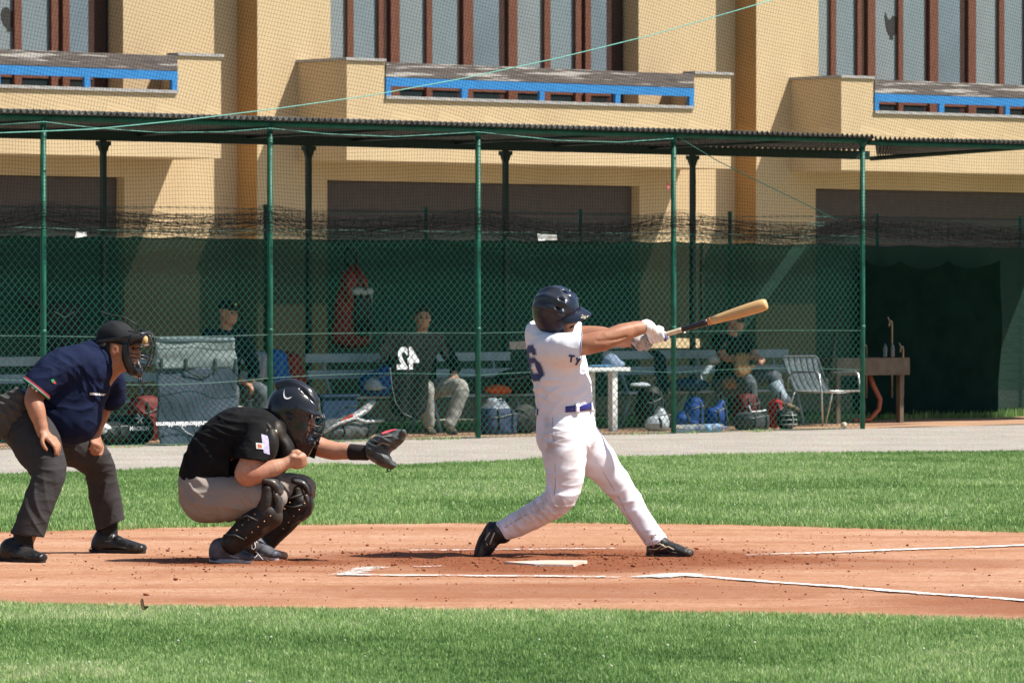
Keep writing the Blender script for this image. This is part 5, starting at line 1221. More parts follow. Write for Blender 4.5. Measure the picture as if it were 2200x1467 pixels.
d_ = decal('swoosh', VFs, C(617, 848, -.08), Vector((.86, 0, -.5)), Vector((.45, -.45, .77)), bh, print_white, None, .002); fix(d_, catcher, OC)
def wires(name, lines, mt, e, org, r=.0042):
    m = MB()
    for p in lines: m.tube([Vector(q) for q in p], r, 6)
    return fix(m.build(name, mt, None, True), e, org)
ar = lambda z, x, w, zz=0: [T2(x - .07, -w, z), T2(x - .015, -w * .75, z - zz * .5), T2(x, -w * .3, z - zz), T2(x, w * .3, z - zz), T2(x - .015, w * .75, z - zz * .5), T2(x - .07, w, z)]
wires('cage', [ar(.020, .165, .085), ar(-.028, .168, .085), ar(-.066, .165, .08, .01), ar(-.105, .145, .07, .01), [T2(.150, -.025, .045), T2(.172, -.022, -.02), T2(.160, -.02, -.075), T2(.125, -.02, -.12)], [T2(.150, .025, .045), T2(.172, .022, -.02), T2(.160, .02, -.075), T2(.125, .02, -.12)], [T2(.11, -.085, .03), T2(.118, -.08, -.06), T2(.10, -.07, -.12)]], wire_steel, catcher, OC, .0036)
# wristband and mitt
m = MB(); a_, b_ = C(752, 970.5, .125), C(792, 972.5, .075); dq = (b_ - a_); M = Matrix.Translation(a_) @ dq.to_track_quat('Z', 'Y').to_matrix().to_4x4(); l = dq.length
m.lathe([(.043, 0), (.0465, .006), (.044, l * .5), (.043, l - .006), (.040, l)], 24, M); fix(m.build('wristband', mat('wristband', (.022, .018, .017), .9, .2, 60, .2, 200), None, True), catcher, OC)
mitt_l = mat('mitt_leather', (.055, .062, .062), .5, .35, 26, .35, 60, col2=(.12, .13, .13), c2amt=.5, c2scale=10)
mc = C(828, 965, .05)
S = Solid(mc - Vector((.17, .2, .17)), mc + Vector((.17, .2, .17)), .0048)
S.echain([(C(803, 962, .05), .09, .052), (C(828, 951, .04), .115, .062), (C(852, 939, .03), .11, .046), (C(863, 932, .03), .085, .028)], (0, 1, 0), .02)
S.echain([(C(806, 974, .03), .08, .045), (C(826, 986, .0), .085, .046), (C(841, 997, -.01), .06, .030)], (0, 1, 0), .03)
S.ell(C(862, 985, .0), (.075, .075, .045), Matrix.Rotation(.45, 3, 'Y'), .02, 's')
S.chain([(C(866, 928, -.06), .016), (C(868, 932, .03), .017), (C(864, 936, .12), .016)], .01); S.chain([(C(846, 1000, -.05), .012), (C(847, 996, .02), .013), (C(845, 998, .07), .012)], .01)
for i in range(4): S.chain([(C(806, 950 + i * 1.0, -.06 + .01 * i), .006), (C(834 + i * 4, 944 + i * 8, -.085), .008), (C(856 - i * 3, 938 + i * 9, -.078), .006)], .006, op='s')
for i in range(6): S.chain([(C(868 - i * 4.4, 934 + i * 7.5, -.10), .004), (C(860 - i * 4.4, 931 + i * 7.5, -.10), .004)], .004, op='s')
TM = lambda x, y, z: mc + Vector((x, y, z))
mitt = fix(S.mesh('mitt', mitt_l, disp=folds([(TM(0, -.1, .03), .12, (.5, 0, .9), .035, .008), (TM(0, -.1, -.07), .08, (.9, 0, .5), .035, .008)], .0016, 60, 8)), catcher, OC)
bm_ = bvh_of(mitt)
patch('label', ((810, 936), (841, 927), (842, 935), (812, 945)), catcher, OC, bm_, mat('mitt_label', (.62, .08, .10), .6, .3, 80), .004, C)
for pts in (((803, 955), (815, 948), (832, 946)), ((800, 968), (812, 962), (826, 966), (842, 968)), ((806, 985), (816, 978), (830, 985)), ((846, 935), (852, 928), (856, 934))):
    q = []
    for x, y in pts:
        h = bm_.ray_cast(C(x, y, -1), Vector((0, 1, 0)), 2)
        if h[0] is not None: q.append(h[0] + Vector((0, -.002, 0)))
    if len(q) > 2: m = MB(); m.tube(q, .0028, 5); fix(m.build('lacing', mat('lacing', (.42, .38, .28), .7), None, True), catcher, OC)
for pts in (((828, 1000), (832, 1006), (833, 1013)), ((843, 1004), (838, 1012), (828, 1014)), ((800, 942), (812, 938), (822, 920), (812, 919))):
    m = MB(); m.tube([C(x, y, .03) for x, y in pts], .003, 5); fix(m.build('lace_end', black_gear, None, True), catcher, OC)
# ------------------------------------------------------------------ the umpire
navy_shirt = mat('navy_shirt', (.008, .0135, .042), .88, .08, 20, .12, 200, spec=.12, crease=(5, .45))
char_pants = mat('charcoal_trousers', (.044, .041, .042), .9, .08, 20, .12, 200, spec=.12, crease=(4.5, .45))
bag_grey = mat('bag_grey', (.075, .072, .07), .88, .1, 20, .15, 200, spec=.12, crease=(7, .6))
black_shoe = mat('black_shoe', (.013, .013, .014), .38, .3, 30, .2, 40, coat=.1, col2=(.12, .105, .09), c2amt=.5, c2scale=12, c2lo=.5, c2hi=.75, crease=(14, .35))
YU = 28.9
def U_(x, y, d=0.0): return at(x, y, YU + d)
ump = empty('person', U_(120, 1205), 0, 'umpire in navy shirt and charcoal trousers bending forward behind a black mask', 'person'); ump.location.z = 0; OU = Vector(ump.location)
RHU = frame((.96, -.20, -.06), (.08, -.02, 1)); hcU = U_(256, 747, -.02)
S = Solid(U_(-40, 1235, -.75), U_(330, 660, .75), .007)
TU = add_head(S, hcU, RHU, U_(212, 800, 0), 1.06)
S.chain([(U_(240, 775, 0), .074), (U_(222, 795, 0), .085), (U_(200, 810, 0), .1)], .03)
S.echain([(U_(90, 890), .12, .15), (U_(140, 860), .15, .16), (U_(185, 810), .14, .18), (U_(205, 785), .09, .15)], (.7, 0, .7), .03)
S.chain([(U_(130, 790, -.17), .065), (U_(90, 828, -.27), .060), (U_(73, 856, -.31), .054), (U_(78, 880, -.35), .050), (U_(87, 910, -.37), .039), (U_(92, 930, -.38), .034)], .02)
S.chain([(U_(225, 800, .17), .06), (U_(226, 850, .28), .055), (U_(218, 885, .3), .048), (U_(207, 920, .3), .037), (U_(203, 938, .3), .033)], .02)
hand(S, U_(92, 928, -.385), U_(113, 945, -.41), (-.3, .35, -.9), .021, (.25, .5, .5), 1.0, -1)
hand(S, U_(203, 936, .29), U_(207, 956, .23), (-.5, .3, -.7), .021, (1.0, 1.2, .8), .95, 1)
for pts in ([(70, 915, -.14, .12), (95, 975, -.3, .09), (106, 1012, -.39, .068), (88, 1075, -.43, .06), (58, 1160, -.46, .042), (50, 1185, -.47, .035)], [(90, 915, .14, .12), (165, 958, .3, .09), (210, 992, .42, .068), (224, 1055, .47, .06), (232, 1140, .49, .042), (228, 1165, .49, .036)]):
    S.chain([(U_(x, y, d), r_) for x, y, d, r_ in pts], .03)
bodyu = fix(S.mesh('body', skin_tan), ump, OU); n0 = set(COL.objects); eyes(TU, RHU, None, 1.06)
for o in set(COL.objects) - n0: fix(o, ump, OU)
# trousers
S = Solid(U_(-40, 1190, -.75), U_(310, 820, .78), .007)
S.echain([(U_(60, 890), .15, .19), (U_(62, 915), .16, .20), (U_(70, 935), .14, .19)], (1, 0, .3), .03)
S.chain([(U_(66, 918, -.13), .152), (U_(80, 955, -.24), .138), (U_(97, 990, -.33), .112), (U_(105, 1018, -.38), .094), (U_(95, 1050, -.41), .088), (U_(78, 1095, -.44), .089), (U_(60, 1145, -.46), .091), (U_(54, 1165, -.465), .093)], .04)
S.chain([(U_(88, 922, .13), .15), (U_(140, 950, .25), .130), (U_(185, 972, .36), .108), (U_(211, 998, .42), .092), (U_(219, 1035, .455), .088), (U_(228, 1080, .475), .089), (U_(238, 1130, .49), .090), (U_(241, 1150, .49), .091)], .04)
S.cut_near(U_(59, 1150, -.46), (-.12, 0, -1), .13); S.cut_near(U_(240, 1128, .49), (.42, 0, -1), .14)
S.chain([(U_(62, 1135, -.455), .078), (U_(54, 1175, -.465), .082)], 0, op='s'); S.chain([(U_(236, 1112, .485), .076), (U_(242, 1160, .49), .08)], 0, op='s')
dp = folds([(U_(95, 1000, -.45), .12, (.2, 0, 1), .055, .016), (U_(80, 1060, -.5), .14, (1, 0, .15), .07, .012), (U_(70, 1120, -.5), .12, (.9, 0, .3), .06, .012), (U_(212, 990, .36), .12, (.3, 0, 1), .05, .015), (U_(226, 1060, .4), .15, (1, 0, -.2), .07, .012), (U_(130, 960, .1), .14, (.5, 0, 1), .06, .014), (U_(60, 950, -.3), .14, (.6, 0, .8), .06, .012)], .002, 20, 12)
fix(S.mesh('trousers', char_pants, disp=dp), ump, OU)
# shirt
S = Solid(U_(15, 980, -.55), U_(310, 700, .55), .007)
S.echain([(U_(80, 885), .15, .20), (U_(120, 865), .185, .215), (U_(163, 830), .19, .22), (U_(188, 795), .155, .215), (U_(208, 775), .10, .17)], (.62, 0, .78), .04)
S.ell(U_(150, 880, -.02), (.19, .20, .14), Matrix.Rotation(.55, 3, 'Y'), .06); S.ell(U_(135, 905, -.02), (.17, .20, .12), Matrix.Rotation(.5, 3, 'Y'), .06)
S.chain([(U_(205, 770, 0), .105), (U_(222, 768, 0), .098)], .05)
S.chain([(U_(160, 778, -.15), .10), (U_(122, 794, -.22), .105), (U_(90, 822, -.28), .095), (U_(66, 850, -.31), .090)], .05)
S.chain([(U_(215, 790, .14), .10), (U_(235, 818, .22), .09), (U_(240, 850, .27), .085)], .05)
S.cut_near(U_(75, 838, -.32), (-.62, -.1, -.78), .10)
S.chain([(U_(88, 824, -.285), .076), (U_(60, 860, -.315), .078)], 0, op='s')
S.ell(U_(242, 765, 0), (.082, .085, .075), Matrix.Rotation(-.6, 3, 'Y'), .01, 's')
S.cut_near(U_(95, 948), (-.35, 0, -1), .24)
du = folds([(U_(100, 815, -.3), .12, (.7, 0, -.7), .05, .012), (U_(150, 790, -.2), .12, (.6, 0, .8), .06, .012), (U_(195, 800, -.15), .14, (1, 0, .25), .07, .014), (U_(150, 860, -.2), .2, (.8, 0, -.5), .09, .014), (U_(200, 850, -.1), .15, (.9, 0, .4), .07, .010), (U_(120, 900, -.2), .14, (.5, 0, 1), .06, .012)], .002, 22, 15)
shirtu = fix(S.mesh('shirt', navy_shirt, disp=du), ump, OU); bu = bvh_of(shirtu)
fix(decal('lettering', text_mesh('mizuno', .022, .001, 1), U_(204, 846, -.2), (1, -.25, -.10), (.1, 0, 1), bu, print_white, None, .003), ump, OU)
fix(decal('sleeve_lettering', text_mesh('F.N.A.', .028, .001, 1), U_(75, 832, -.36), (.72, 0, -.66), (.66, -.3, .72), bu, print_white, None, .003), ump, OU)
def trim(off, mt, name):
    m = MB(); c_ = U_(76, 837, -.30); n_v = Vector((-.62, -.1, -.78)).normalized(); a_ = n_v.cross(Vector((0, 1, 0))).normalized(); b_ = n_v.cross(a_)
    m.tube([c_ - n_v * off + (a_ * math.cos(t) + b_ * math.sin(t)) * .0915 for t in np.linspace(0, 2 * math.pi, 36)[:-1]], .0042, 5, closed=True); fix(m.build(name, mt, None, True), ump, OU)
trim(.004, mat('trim_green', (.03, .22, .09), .8), 'sleeve_trim'); trim(.011, print_white, 'sleeve_trim'); trim(.018, mat('trim_red', (.42, .03, .035), .8), 'sleeve_trim')
patch('sleeve_badge', ((86, 820), (92, 818), (95, 825), (89, 827)), ump, OU, bu, mat('badge_green', (.05, .35, .12), .7), .003, U_, 3)
patch('sleeve_badge', ((90, 824), (95, 823), (97, 828), (92, 829)), ump, OU, bu, mat('badge_red', (.6, .06, .05), .7), .004, U_, 3)
m = MB(); m.tube([U_(x, y, d) for x, y, d in ((204, 741, -.06), (212, 756, -.085), (222, 775, -.1), (232, 792, -.09), (246, 796, -.05))], [.006, .009, .010, .011, .008], 6); fix(m.build('collar', navy_shirt, None, True), ump, OU)
# ball bag at the hip
S = Solid(U_(-70, 970, -.45), U_(70, 810, .1), .007)
S.echain([(U_(45, 845, -.22), .05, .06), (U_(20, 880, -.22), .10, .07), (U_(-8, 915, -.2), .11, .07)], (1, 0, .3), .03)
S.cut_near(U_(48, 838, -.2), (.6, 0, 1), .1)
fix(S.mesh('ball_bag', bag_grey, disp=folds([(U_(30, 862, -.28), .12, (.4, 0, 1), .05, .02), (U_(5, 900, -.28), .12, (.9, 0, .5), .06, .016)], .002, 20, 5)), ump, OU)
# hair, cap, mask
T3 = lambda x, y, z: hcU + RHU @ (Vector((x, y, z)) * 1.06)
S = Solid(hcU - Vector((.2, .2, .2)), hcU + Vector((.2, .2, .2)), .005)
S.ell(T3(-.045, 0, .0), (.075, .086, .085), RHU, 0); S.ell(T3(.04, 0, -.02), (.062, .1, .1), RHU, .01, 's'); S.ell(T3(-.012, 0, -.03), (.06, .069, .07), RHU, .0, 's')
fix(S.mesh('hair', hair_mat, disp=folds([], .002, 60, 3)), ump, OU)
cap_black = mat('cap_black', (.010, .011, .014), .8, .15, 30, .1, 300)
S = Solid(hcU - Vector((.22, .2, .2)), hcU + Vector((.22, .2, .24)), .005)
S.ell(T3(-.018, 0, .045), (.118, .092, .108), RHU, 0); S.cut(T3(0, 0, .020), RHU @ Vector((-.10, 0, -1)))
capo = fix(S.mesh('cap', cap_black, relax=2, disp=folds([(T3(-.03, -.05, .09), .1, RHU @ Vector((1, 0, .1)), .09, .008)], .001, 20, 3)), ump, OU)
m = MB(); m.sheet(lambda a, b: T3(-.018 - math.cos(math.radians(-75 + 150 * a)) * (.117 + .030 * b), math.sin(math.radians(-75 + 150 * a)) * (.092 + .01 * b), .022 - .022 * b), 18, 3, .004); fix(m.build('cap_brim', cap_black, None, True), ump, OU)
pad = mat('mask_pad', (.014, .014, .016), .35, .3, 20, .15, 60, coat=.2); tanpad = mat('mask_tan', (.50, .34, .16), .7)
S = Solid(hcU - Vector((.1, .2, .25)), hcU + Vector((.26, .2, .2)), .005)
S.echain([(T3(.088, -.085, .048), .022, .034), (T3(.138, -.05, .062), .022, .036), (T3(.152, 0, .066), .022, .036), (T3(.138, .05, .062), .022, .036), (T3(.088, .085, .048), .022, .034)], RHU @ Vector((1, 0, 0)), .01)
for q in (1, -1): S.echain([(T3(.060, q * .083, .02), .022, .018), (T3(.066, q * .080, -.05), .026, .022), (T3(.095, q * .056, -.115), .03, .024), (T3(.112, 0, -.13), .028, .024)], RHU @ Vector((1, 0, 0)), .01)
maskp = fix(S.mesh('mask_padding', pad), ump, OU)
S = Solid(hcU - Vector((.1, .2, .25)), hcU + Vector((.26, .2, .2)), .005); S.echain([(T3(.135, -.055, .022), .014, .012), (T3(.145, 0, .026), .014, .012), (T3(.135, .055, .022), .014, .012)], RHU @ Vector((1, 0, 0)), .01); S.ell(T3(.150, -.045, .052), (.02, .026, .03), RHU, .01)
fix(S.mesh('mask_lining', tanpad), ump, OU)
a2 = lambda z, x, w: [T3(.07, -.092, z + .01), T3(x - .03, -w, z), T3(x, -w * .4, z), T3(x, w * .4, z), T3(x - .03, w, z), T3(.07, .092, z + .01)]
wires('mask_cage', [a2(.085, .172, .075), a2(.022, .190, .078), a2(-.03, .180, .075), a2(-.050, .180, .075), a2(-.085, .165, .07), [T3(.120, -.03, .105), T3(.178, -.03, .07), T3(.192, -.03, .02), T3(.18, -.03, -.05), T3(.15, -.03, -.12)], [T3(.120, .03, .105), T3(.178, .03, .07), T3(.192, .03, .02), T3(.18, .03, -.05), T3(.15, .03, -.12)], [T3(.075, -.095, .07), T3(.082, -.098, -.0), T3(.088, -.085, -.08), T3(.11, -.05, -.135)], [T3(.11, -.085, .0), T3(.15, -.07, .018)]], wire_steel, ump, OU, .0042)
for q in (-.02, .015): m = MB(); m.tube([T3(.125, q, -.145), T3(.128, q - .005, -.18), T3(.14, q, -.20), T3(.15, q, -.17)], .004, 5); fix(m.build('chin_strap', pad, None, True), ump, OU)
m = MB(); m.sheet(lambda a, b: T3(.085 - .20 * a, -.012 + .024 * b, .128 + .055 * a + .012 * math.sin(a * 5) + .015 * a * a), 12, 2, .005); fix(m.build('harness_strap', pad, None, True), ump, OU)
m = MB(); m.sheet(lambda a, b: T3(.09 - .19 * a, -.094 - .004 * math.sin(math.pi * a), .055 - .04 * a + .02 * b), 10, 2, .003); fix(m.build('harness_strap', pad, None, True), ump, OU)
# shoes
for hl, to, an in ((U_(2, 1211, -.43), U_(93, 1212, -.60), U_(50, 1172, -.47)), (U_(196, 1190, .52), U_(309, 1191, .38), U_(232, 1150, .49))):
    o = cleat('shoe', hl, to, (0, 0, 1), 1, OU, ump, black_shoe, mat('sole_black', (.02, .02, .02), .6), an, wd=.056)
    d = (Vector(to) - Vector(hl)); P_ = lambda t, h, l: Vector(hl) + d * t + Vector((0, 0, h)) + Vector((0, 0, 1)).cross(d.normalized()) * l
    m = MB(); m.sheet(lambda a, b: P_(.50 + .34 * a, .112 - .055 * a - .02 * (2 * b - 1) ** 2, (b - .5) * .085), 8, 8, .004); m.build('flap', black_shoe, o, True)
    S = Solid(v3(P_(.1, -.02, 0)) - .14, v3(P_(.3, .12, 0)) + .14, .006); S.chain([(Vector(an) + Vector((0, 0, .07)), .056), (an, .057), (Vector(an) + Vector((.003, 0, -.05)), .060)], .01); fix(S.mesh('sock', mat('black_sock', (.016, .015, .014), .9), None), ump, OU)
# ------------------------------------------------------------------ inside the dugout
def bench(x0, x1, w, label, xr=None):
    U0, U1_ = fu(x0, w), fu(x1, w); l = U1_ - U0
    e = empty('bench', L((U0 + U1_) / 2, w, 0), TH, label, 'bench', 'slatted benches in the dugout')
    for i, y in enumerate((-.16, .0)):
        m = MB(); m.bbox(-l / 2, l / 2, y, y + .14, .395, .425, .006); m.build('seat_slat', bench_paint, e)
    for z in (.60, .775):
        m = MB(); m.bbox(-l / 2, l / 2, .22 + (z - .6) * .2, .25 + (z - .6) * .2, z, z + .095, .006); m.build('back_slat', bench_paint, e)
    n = max(2, int(round(l / 1.3)) + 1)
    for i in range(n):
        X = -l / 2 + .25 + (l - .5) * i / (n - 1)
        for y0, y1 in ((-.12, -.20), (.08, .22)):
            m = MB(); M = Matrix.Translation((X, y0, .39)); d = Vector((.05 if y0 < 0 else -.03, y1 - y0, -.38)); m.tube([(X, y0, .394), (X + d.x, y1, .0)], .022, 6); m.build('leg', bench_paint, e, True)
        m = MB(); m.tube([(X, .12, .39), (X, .235, .62), (X, .285, .87)], .018, 6); m.build('back_support', bench_paint, e, True)
    return e
bench(-120, 560, 1.95, 'long pale blue-grey slatted bench behind the umpire')
bench(690, 1130, 1.95, 'pale blue-grey slatted bench behind the dark numbered jersey')
bench(1330, 1728, 1.95, 'pale blue-grey slatted bench left of the lawn chair')

def seated(label, x, w, rz, zs, shirt_m, pant_m, shoe_m, head_dir, cap=None, hands_=((-.1, -.34, .58), (.1, -.34, .58)), knees=((-.17, -.45, .50), (.17, -.45, .50)), feet=((-.18, -.50, .04), (.18, -.48, .04)), lean=.0, sk=skin, long_sleeve=False, tw=0.0):
    e = empty('person', L(fu(x, w), w, 0), rz, label, 'person'); h = .009
    hip = Vector((0, .05, .50)); nk_ = Vector((tw, -.02 - lean, 1.06 + zs)); hc = nk_ + Vector((tw * .3, -.05 - lean * .2, .15)); R = frame(head_dir, (0, 0, 1))
    sh = [Vector((-.19 + tw, -.01 - lean * .9, .99 + zs)), Vector((.19 + tw, -.01 - lean * .9, .99 + zs))]
    el = [sh[i] * .5 + Vector(hands_[i]) * .5 + Vector(((-.10, .10)[i], .06, -.10)) for i in (0, 1)]
    S = Solid((-.5, -.85, -.02), (.5, .35, 1.5), h)
    T = add_head(S, hc, R, nk_ + Vector((0, .01, -.03)), 1.0, .015)
    S.echain([(hip, .13, .11), ((hip + nk_) / 2, .12, .10), (nk_ + Vector((0, .03, -.1)), .13, .09)], (1, 0, 0), .03)
    for i in (0, 1):
        hd = Vector(hands_[i]); S.chain([(sh[i], .055), (el[i], .045), (el[i] * .4 + hd * .6, .040), (hd, .030)], .02)
        dr = (hd - el[i]).normalized(); hand(S, hd, hd + dr * .085, Vector((0, .2, -1)), .020, (.4, .6, .5), 1.0, (1, -1)[i], .008, .0105)
        k_, f_ = Vector(knees[i]), Vector(feet[i]); S.chain([(hip + Vector(((-.09, .09)[i], -.02, -.02)), .085), (k_, .055), ((k_ + f_) / 2 + Vector((0, .02, 0)), .05), (f_ + Vector((0, .03, .06)), .036), (f_ + Vector((0, -.08, .0)), .03)], .03)
    S.floor(.0); S.mesh('body', sk, e)
    eyes(T, R, e, 1.15)
    S = Solid((-.5, -.6, .3), (.5, .35, 1.3), h)
    S.echain([(hip + Vector((0, -.01, .0)), .17, .14), ((hip + nk_) / 2 + Vector((0, -.02, 0)), .165, .135), (nk_ + Vector((0, .02, -.13)), .175, .12), (nk_ + Vector((0, .02, -.06)), .10, .085)], (1, 0, 0), .04)
    for i in (0, 1):
        if long_sleeve: S.chain([(sh[i] + Vector((0, 0, -.01)), .075), (el[i], .066), (el[i] * .25 + Vector(hands_[i]) * .75, .052)], .04)
        else:
            q = sh[i] * .35 + el[i] * .65; S.chain([(sh[i] + Vector((0, 0, -.01)), .078), (q, .074), (q + (el[i] - sh[i]).normalized() * .05, .074)], .04); S.cut_near(q, el[i] - sh[i], .1)
    S.ell(nk_ + Vector((0, -.03, .02)), (.068, .07, .05), None, .01, 's')
    S.mesh('shirt', shirt_m, e, folds([((hip + nk_) / 2, .3, (.3, 0, 1), .09, .02)], .004, 16, int(x)))
    S = Solid((-.5, -.85, -.0), (.5, .35, .8), h); S.echain([(hip, .165, .135), (hip + Vector((0, -.05, -.04)), .17, .12)], (1, 0, 0), .03)
    for i in (0, 1):
        k_, f_ = Vector(knees[i]), Vector(feet[i]); S.chain([(hip + Vector(((-.09, .09)[i], -.02, -.03)), .115), (hip * .5 + k_ * .5, .10), (k_, .082), ((k_ + f_) / 2 + Vector((0, .02, 0)), .075), (f_ + Vector((0, .03, .09)), .062)], .03)
    S.mesh('trousers', pant_m, e, folds([(knees[0], .2, (.2, 1, .4), .08, .018), (knees[1], .2, (-.2, 1, .4), .08, .018)], .003, 18, int(x) + 1))
    for i in (0, 1):
        f_ = Vector(feet[i]); S = Solid(f_ - Vector((.1, .22, .05)), f_ + Vector((.1, .14, .14)), .008); S.echain([(f_ + Vector((0, .04, .02)), .042, .05), (f_ + Vector((0, -.06, .01)), .05, .042), (f_ + Vector((0, -.15, -.005)), .042, .03)], (1, 0, 0), .02); S.floor(max(0.0, f_.z - .04)); S.mesh('shoe', shoe_m, e)
    if cap:
        TT = lambda a, b, c: hc + R @ Vector((a, b, c)); S = Solid(hc - Vector((.2, .2, .2)), hc + Vector((.2, .2, .24)), .007); S.ell(TT(-.014, 0, .048), (.110, .088, .095), R); S.cut(TT(0, 0, .035), R @ Vector((0, 0, -1))); S.mesh('cap', cap, e)
        m = MB(); m.sheet(lambda a, b: TT(.05 + math.cos(math.radians(-70 + 140 * a)) * (.05 + .075 * b), math.sin(math.radians(-70 + 140 * a)) * (.082 - .008 * b), .045 - .02 * b), 14, 3, .005); m.build('cap_brim', cap, e, True)
    else:
        TT = lambda a, b, c: hc + R @ Vector((a, b, c)); S = Solid(hc - Vector((.2, .2, .2)), hc + Vector((.2, .2, .24)), .007); S.ell(TT(-.016, 0, .045), (.108, .086, .094), R); S.ell(TT(.09, 0, -.05), (.08, .1, .11), R, .01, 's'); S.cut(TT(0, 0, -.03), R @ Vector((.2, 0, -1))); S.mesh('hair', hair_mat, e, folds([], .003, 60, 3))
    return e, hc, R
navy_jkt = mat('navy_jacket', (.010, .018, .032), .8, .1, 20, spec=.15)
black_tee = mat('black_tee', (.012, .012, .013), .8, .1, 20, spec=.15)
grey_tr = mat('grey_baseball_trousers', (.30, .29, .27), .85, .1, 10, spec=.15)
slate_tr = mat('slate_trousers', (.10, .11, .13), .85, .1, 10, spec=.15)
tan_shoe = mat('tan_black_shoe', (.06, .05, .045), .6, .3, 20, col2=(.35, .25, .14), c2amt=.7, c2scale=14)
cap_dk = mat('cap_dark', (.010, .010, .013), .8, .1)
pa, hca, Ra = seated('player in dark cap and navy jacket sitting behind the hanging grey bag', 484, 1.72, TH * .75, .10, navy_jkt, slate_tr, tan_shoe, (.25, -1, -.02), cap_dk, hands_=((.02, -.36, .60), (.13, -.36, .60)), long_sleeve=True)
m = MB(); q = hca + Ra @ Vector((.108, .0, .085)); m.lathe([(.002, -.003), (.018, .0), (.014, .004)], 10, Matrix.Translation(q) @ (Ra.to_4x4() @ Matrix.Rotation(math.radians(90), 4, 'Y'))); m.build('cap_badge', mat('badge_yellow', (.5, .42, .06), .6), pa, True)
pb, hcb, Rb = seated('bareheaded player in dark jacket and grey trousers sitting behind numbered jersey', 905, 1.70, TH * .35, .045, black_tee, grey_tr, tan_shoe, (-.10, -1, -.05), None, hands_=((-.30, -.30, .62), (.30, -.26, .66)), knees=((-.06, -.47, .50), (.33, -.40, .52)), feet=((-.02, -.46, .045), (.20, -.50, .045)), long_sleeve=True)
pc, hcc, Rc = seated('player in black shirt and dark cap sitting with a brown fielding glove', 1566, 1.75, TH * .9, .0, black_tee, slate_tr, tan_shoe, (.35, -1, -.10), cap_dk, hands_=((.0, -.40, .80), (.10, -.42, .78)), knees=((-.10, -.46, .52), (.30, -.40, .58)), feet=((.0, -.50, .05), (.34, -.62, .22)), lean=.04)
m = MB(); TT = lambda a, b, c: hcc + Rc @ Vector((a, b, c))
m.sheet(lambda a, b: TT(.112 - .045 * (2 * a - 1) ** 2, (a - .5) * .13, .012 - .030 * b), 12, 3, .004); m.build('sunglasses', mat('dark_lens', (.006, .006, .008), .1), pc, True)
m = MB(); m.tube([(.262, -.47, .50), (.300, -.555, .36), (.33, -.59, .27)], [.082, .070, .058], 12); m.build('sock', mat('pale_blue_sock', (.30, .37, .44), .85), pc, True)
m = MB(); m.tube([(-.235, -.015, .80), (-.245, -.04, .73)], [.075, .07], 12); m.build('sleeve_cuff', mat('cuff_white', (.6, .6, .6), .8), pc, True)
def soft(name, x, w, z, parts, mt, label, cat, fl=None, h=.010, rz=TH, base=.004, seed=1, floor=True):
    """a soft thing: parts are (centre, radii, rotation about y, squareness) in its own frame"""
    e = empty(name, L(fu(x, w), w, z), rz, label, cat)
    C_ = np.array([p[0] for p in parts]); R_ = np.array([p[1] for p in parts]); mx = R_.max() * 1.1 + .04
    S = Solid(C_.min(0) - mx, C_.max(0) + mx, h)
    for p in parts: S.ell(p[0], p[1], Matrix.Rotation(p[2] if len(p) > 2 else 0, 3, 'Y'), .04, 'u', p[3] if len(p) > 3 else 2)
    if floor: S.floor(.0)
    S.mesh(name + '_body', mt, e, folds(fl or [(C_.mean(0), mx, (.5, .3, .8), .09, .02)], base, 18, seed))
    if cat in ('bag', 'backpack'):
        V = o_arrays[[c for c in e.children][0].name][0]; zt, x0_, x1_ = V[:, 2].max(), V[:, 0].min(), V[:, 0].max(); wd_ = x1_ - x0_; cx_ = (x0_ + x1_) / 2; b_ = bvh_of(e.children[0]); rr_ = random.Random(seed)
        def on(x, z): h_ = b_.ray_cast(Vector((x, -1, z)), Vector((0, 1, 0)), 2); return h_[0] + Vector((0, -.006, 0)) if h_[0] is not None else None
        zp = [q for q in (on(cx_ + wd_ * t, zt * (.66 + .06 * math.sin(t * 5))) for t in np.linspace(-.36, .36, 9)) if q is not None]
        if len(zp) > 3: m = MB(); m.tube(zp, .006, 5); m.build('zip', mat('zip_grey', (.20, .20, .20), .5), e, True)
        for s_ in (-.2, .22):
            sp = [q for q in (on(cx_ + wd_ * s_, zt * t) for t in np.linspace(.12, .85, 8)) if q is not None]
            if len(sp) > 3: m = MB(); m.tube(sp, .013, 5); m.build('strap', mat('strap_dark', (.03, .035, .04)), e, True)
        m = MB(); m.tube([(cx_ - wd_ * .2, -.02, zt * .88), (cx_ - wd_ * .12, -.05, zt + .05), (cx_ + wd_ * .1, -.06, zt + .06 + .02 * rr_.random()), (cx_ + wd_ * .22, -.02, zt * .88)], .010, 6); m.build('handle', mat('strap_dark', (.03, .035, .04)), e, True)
    return e
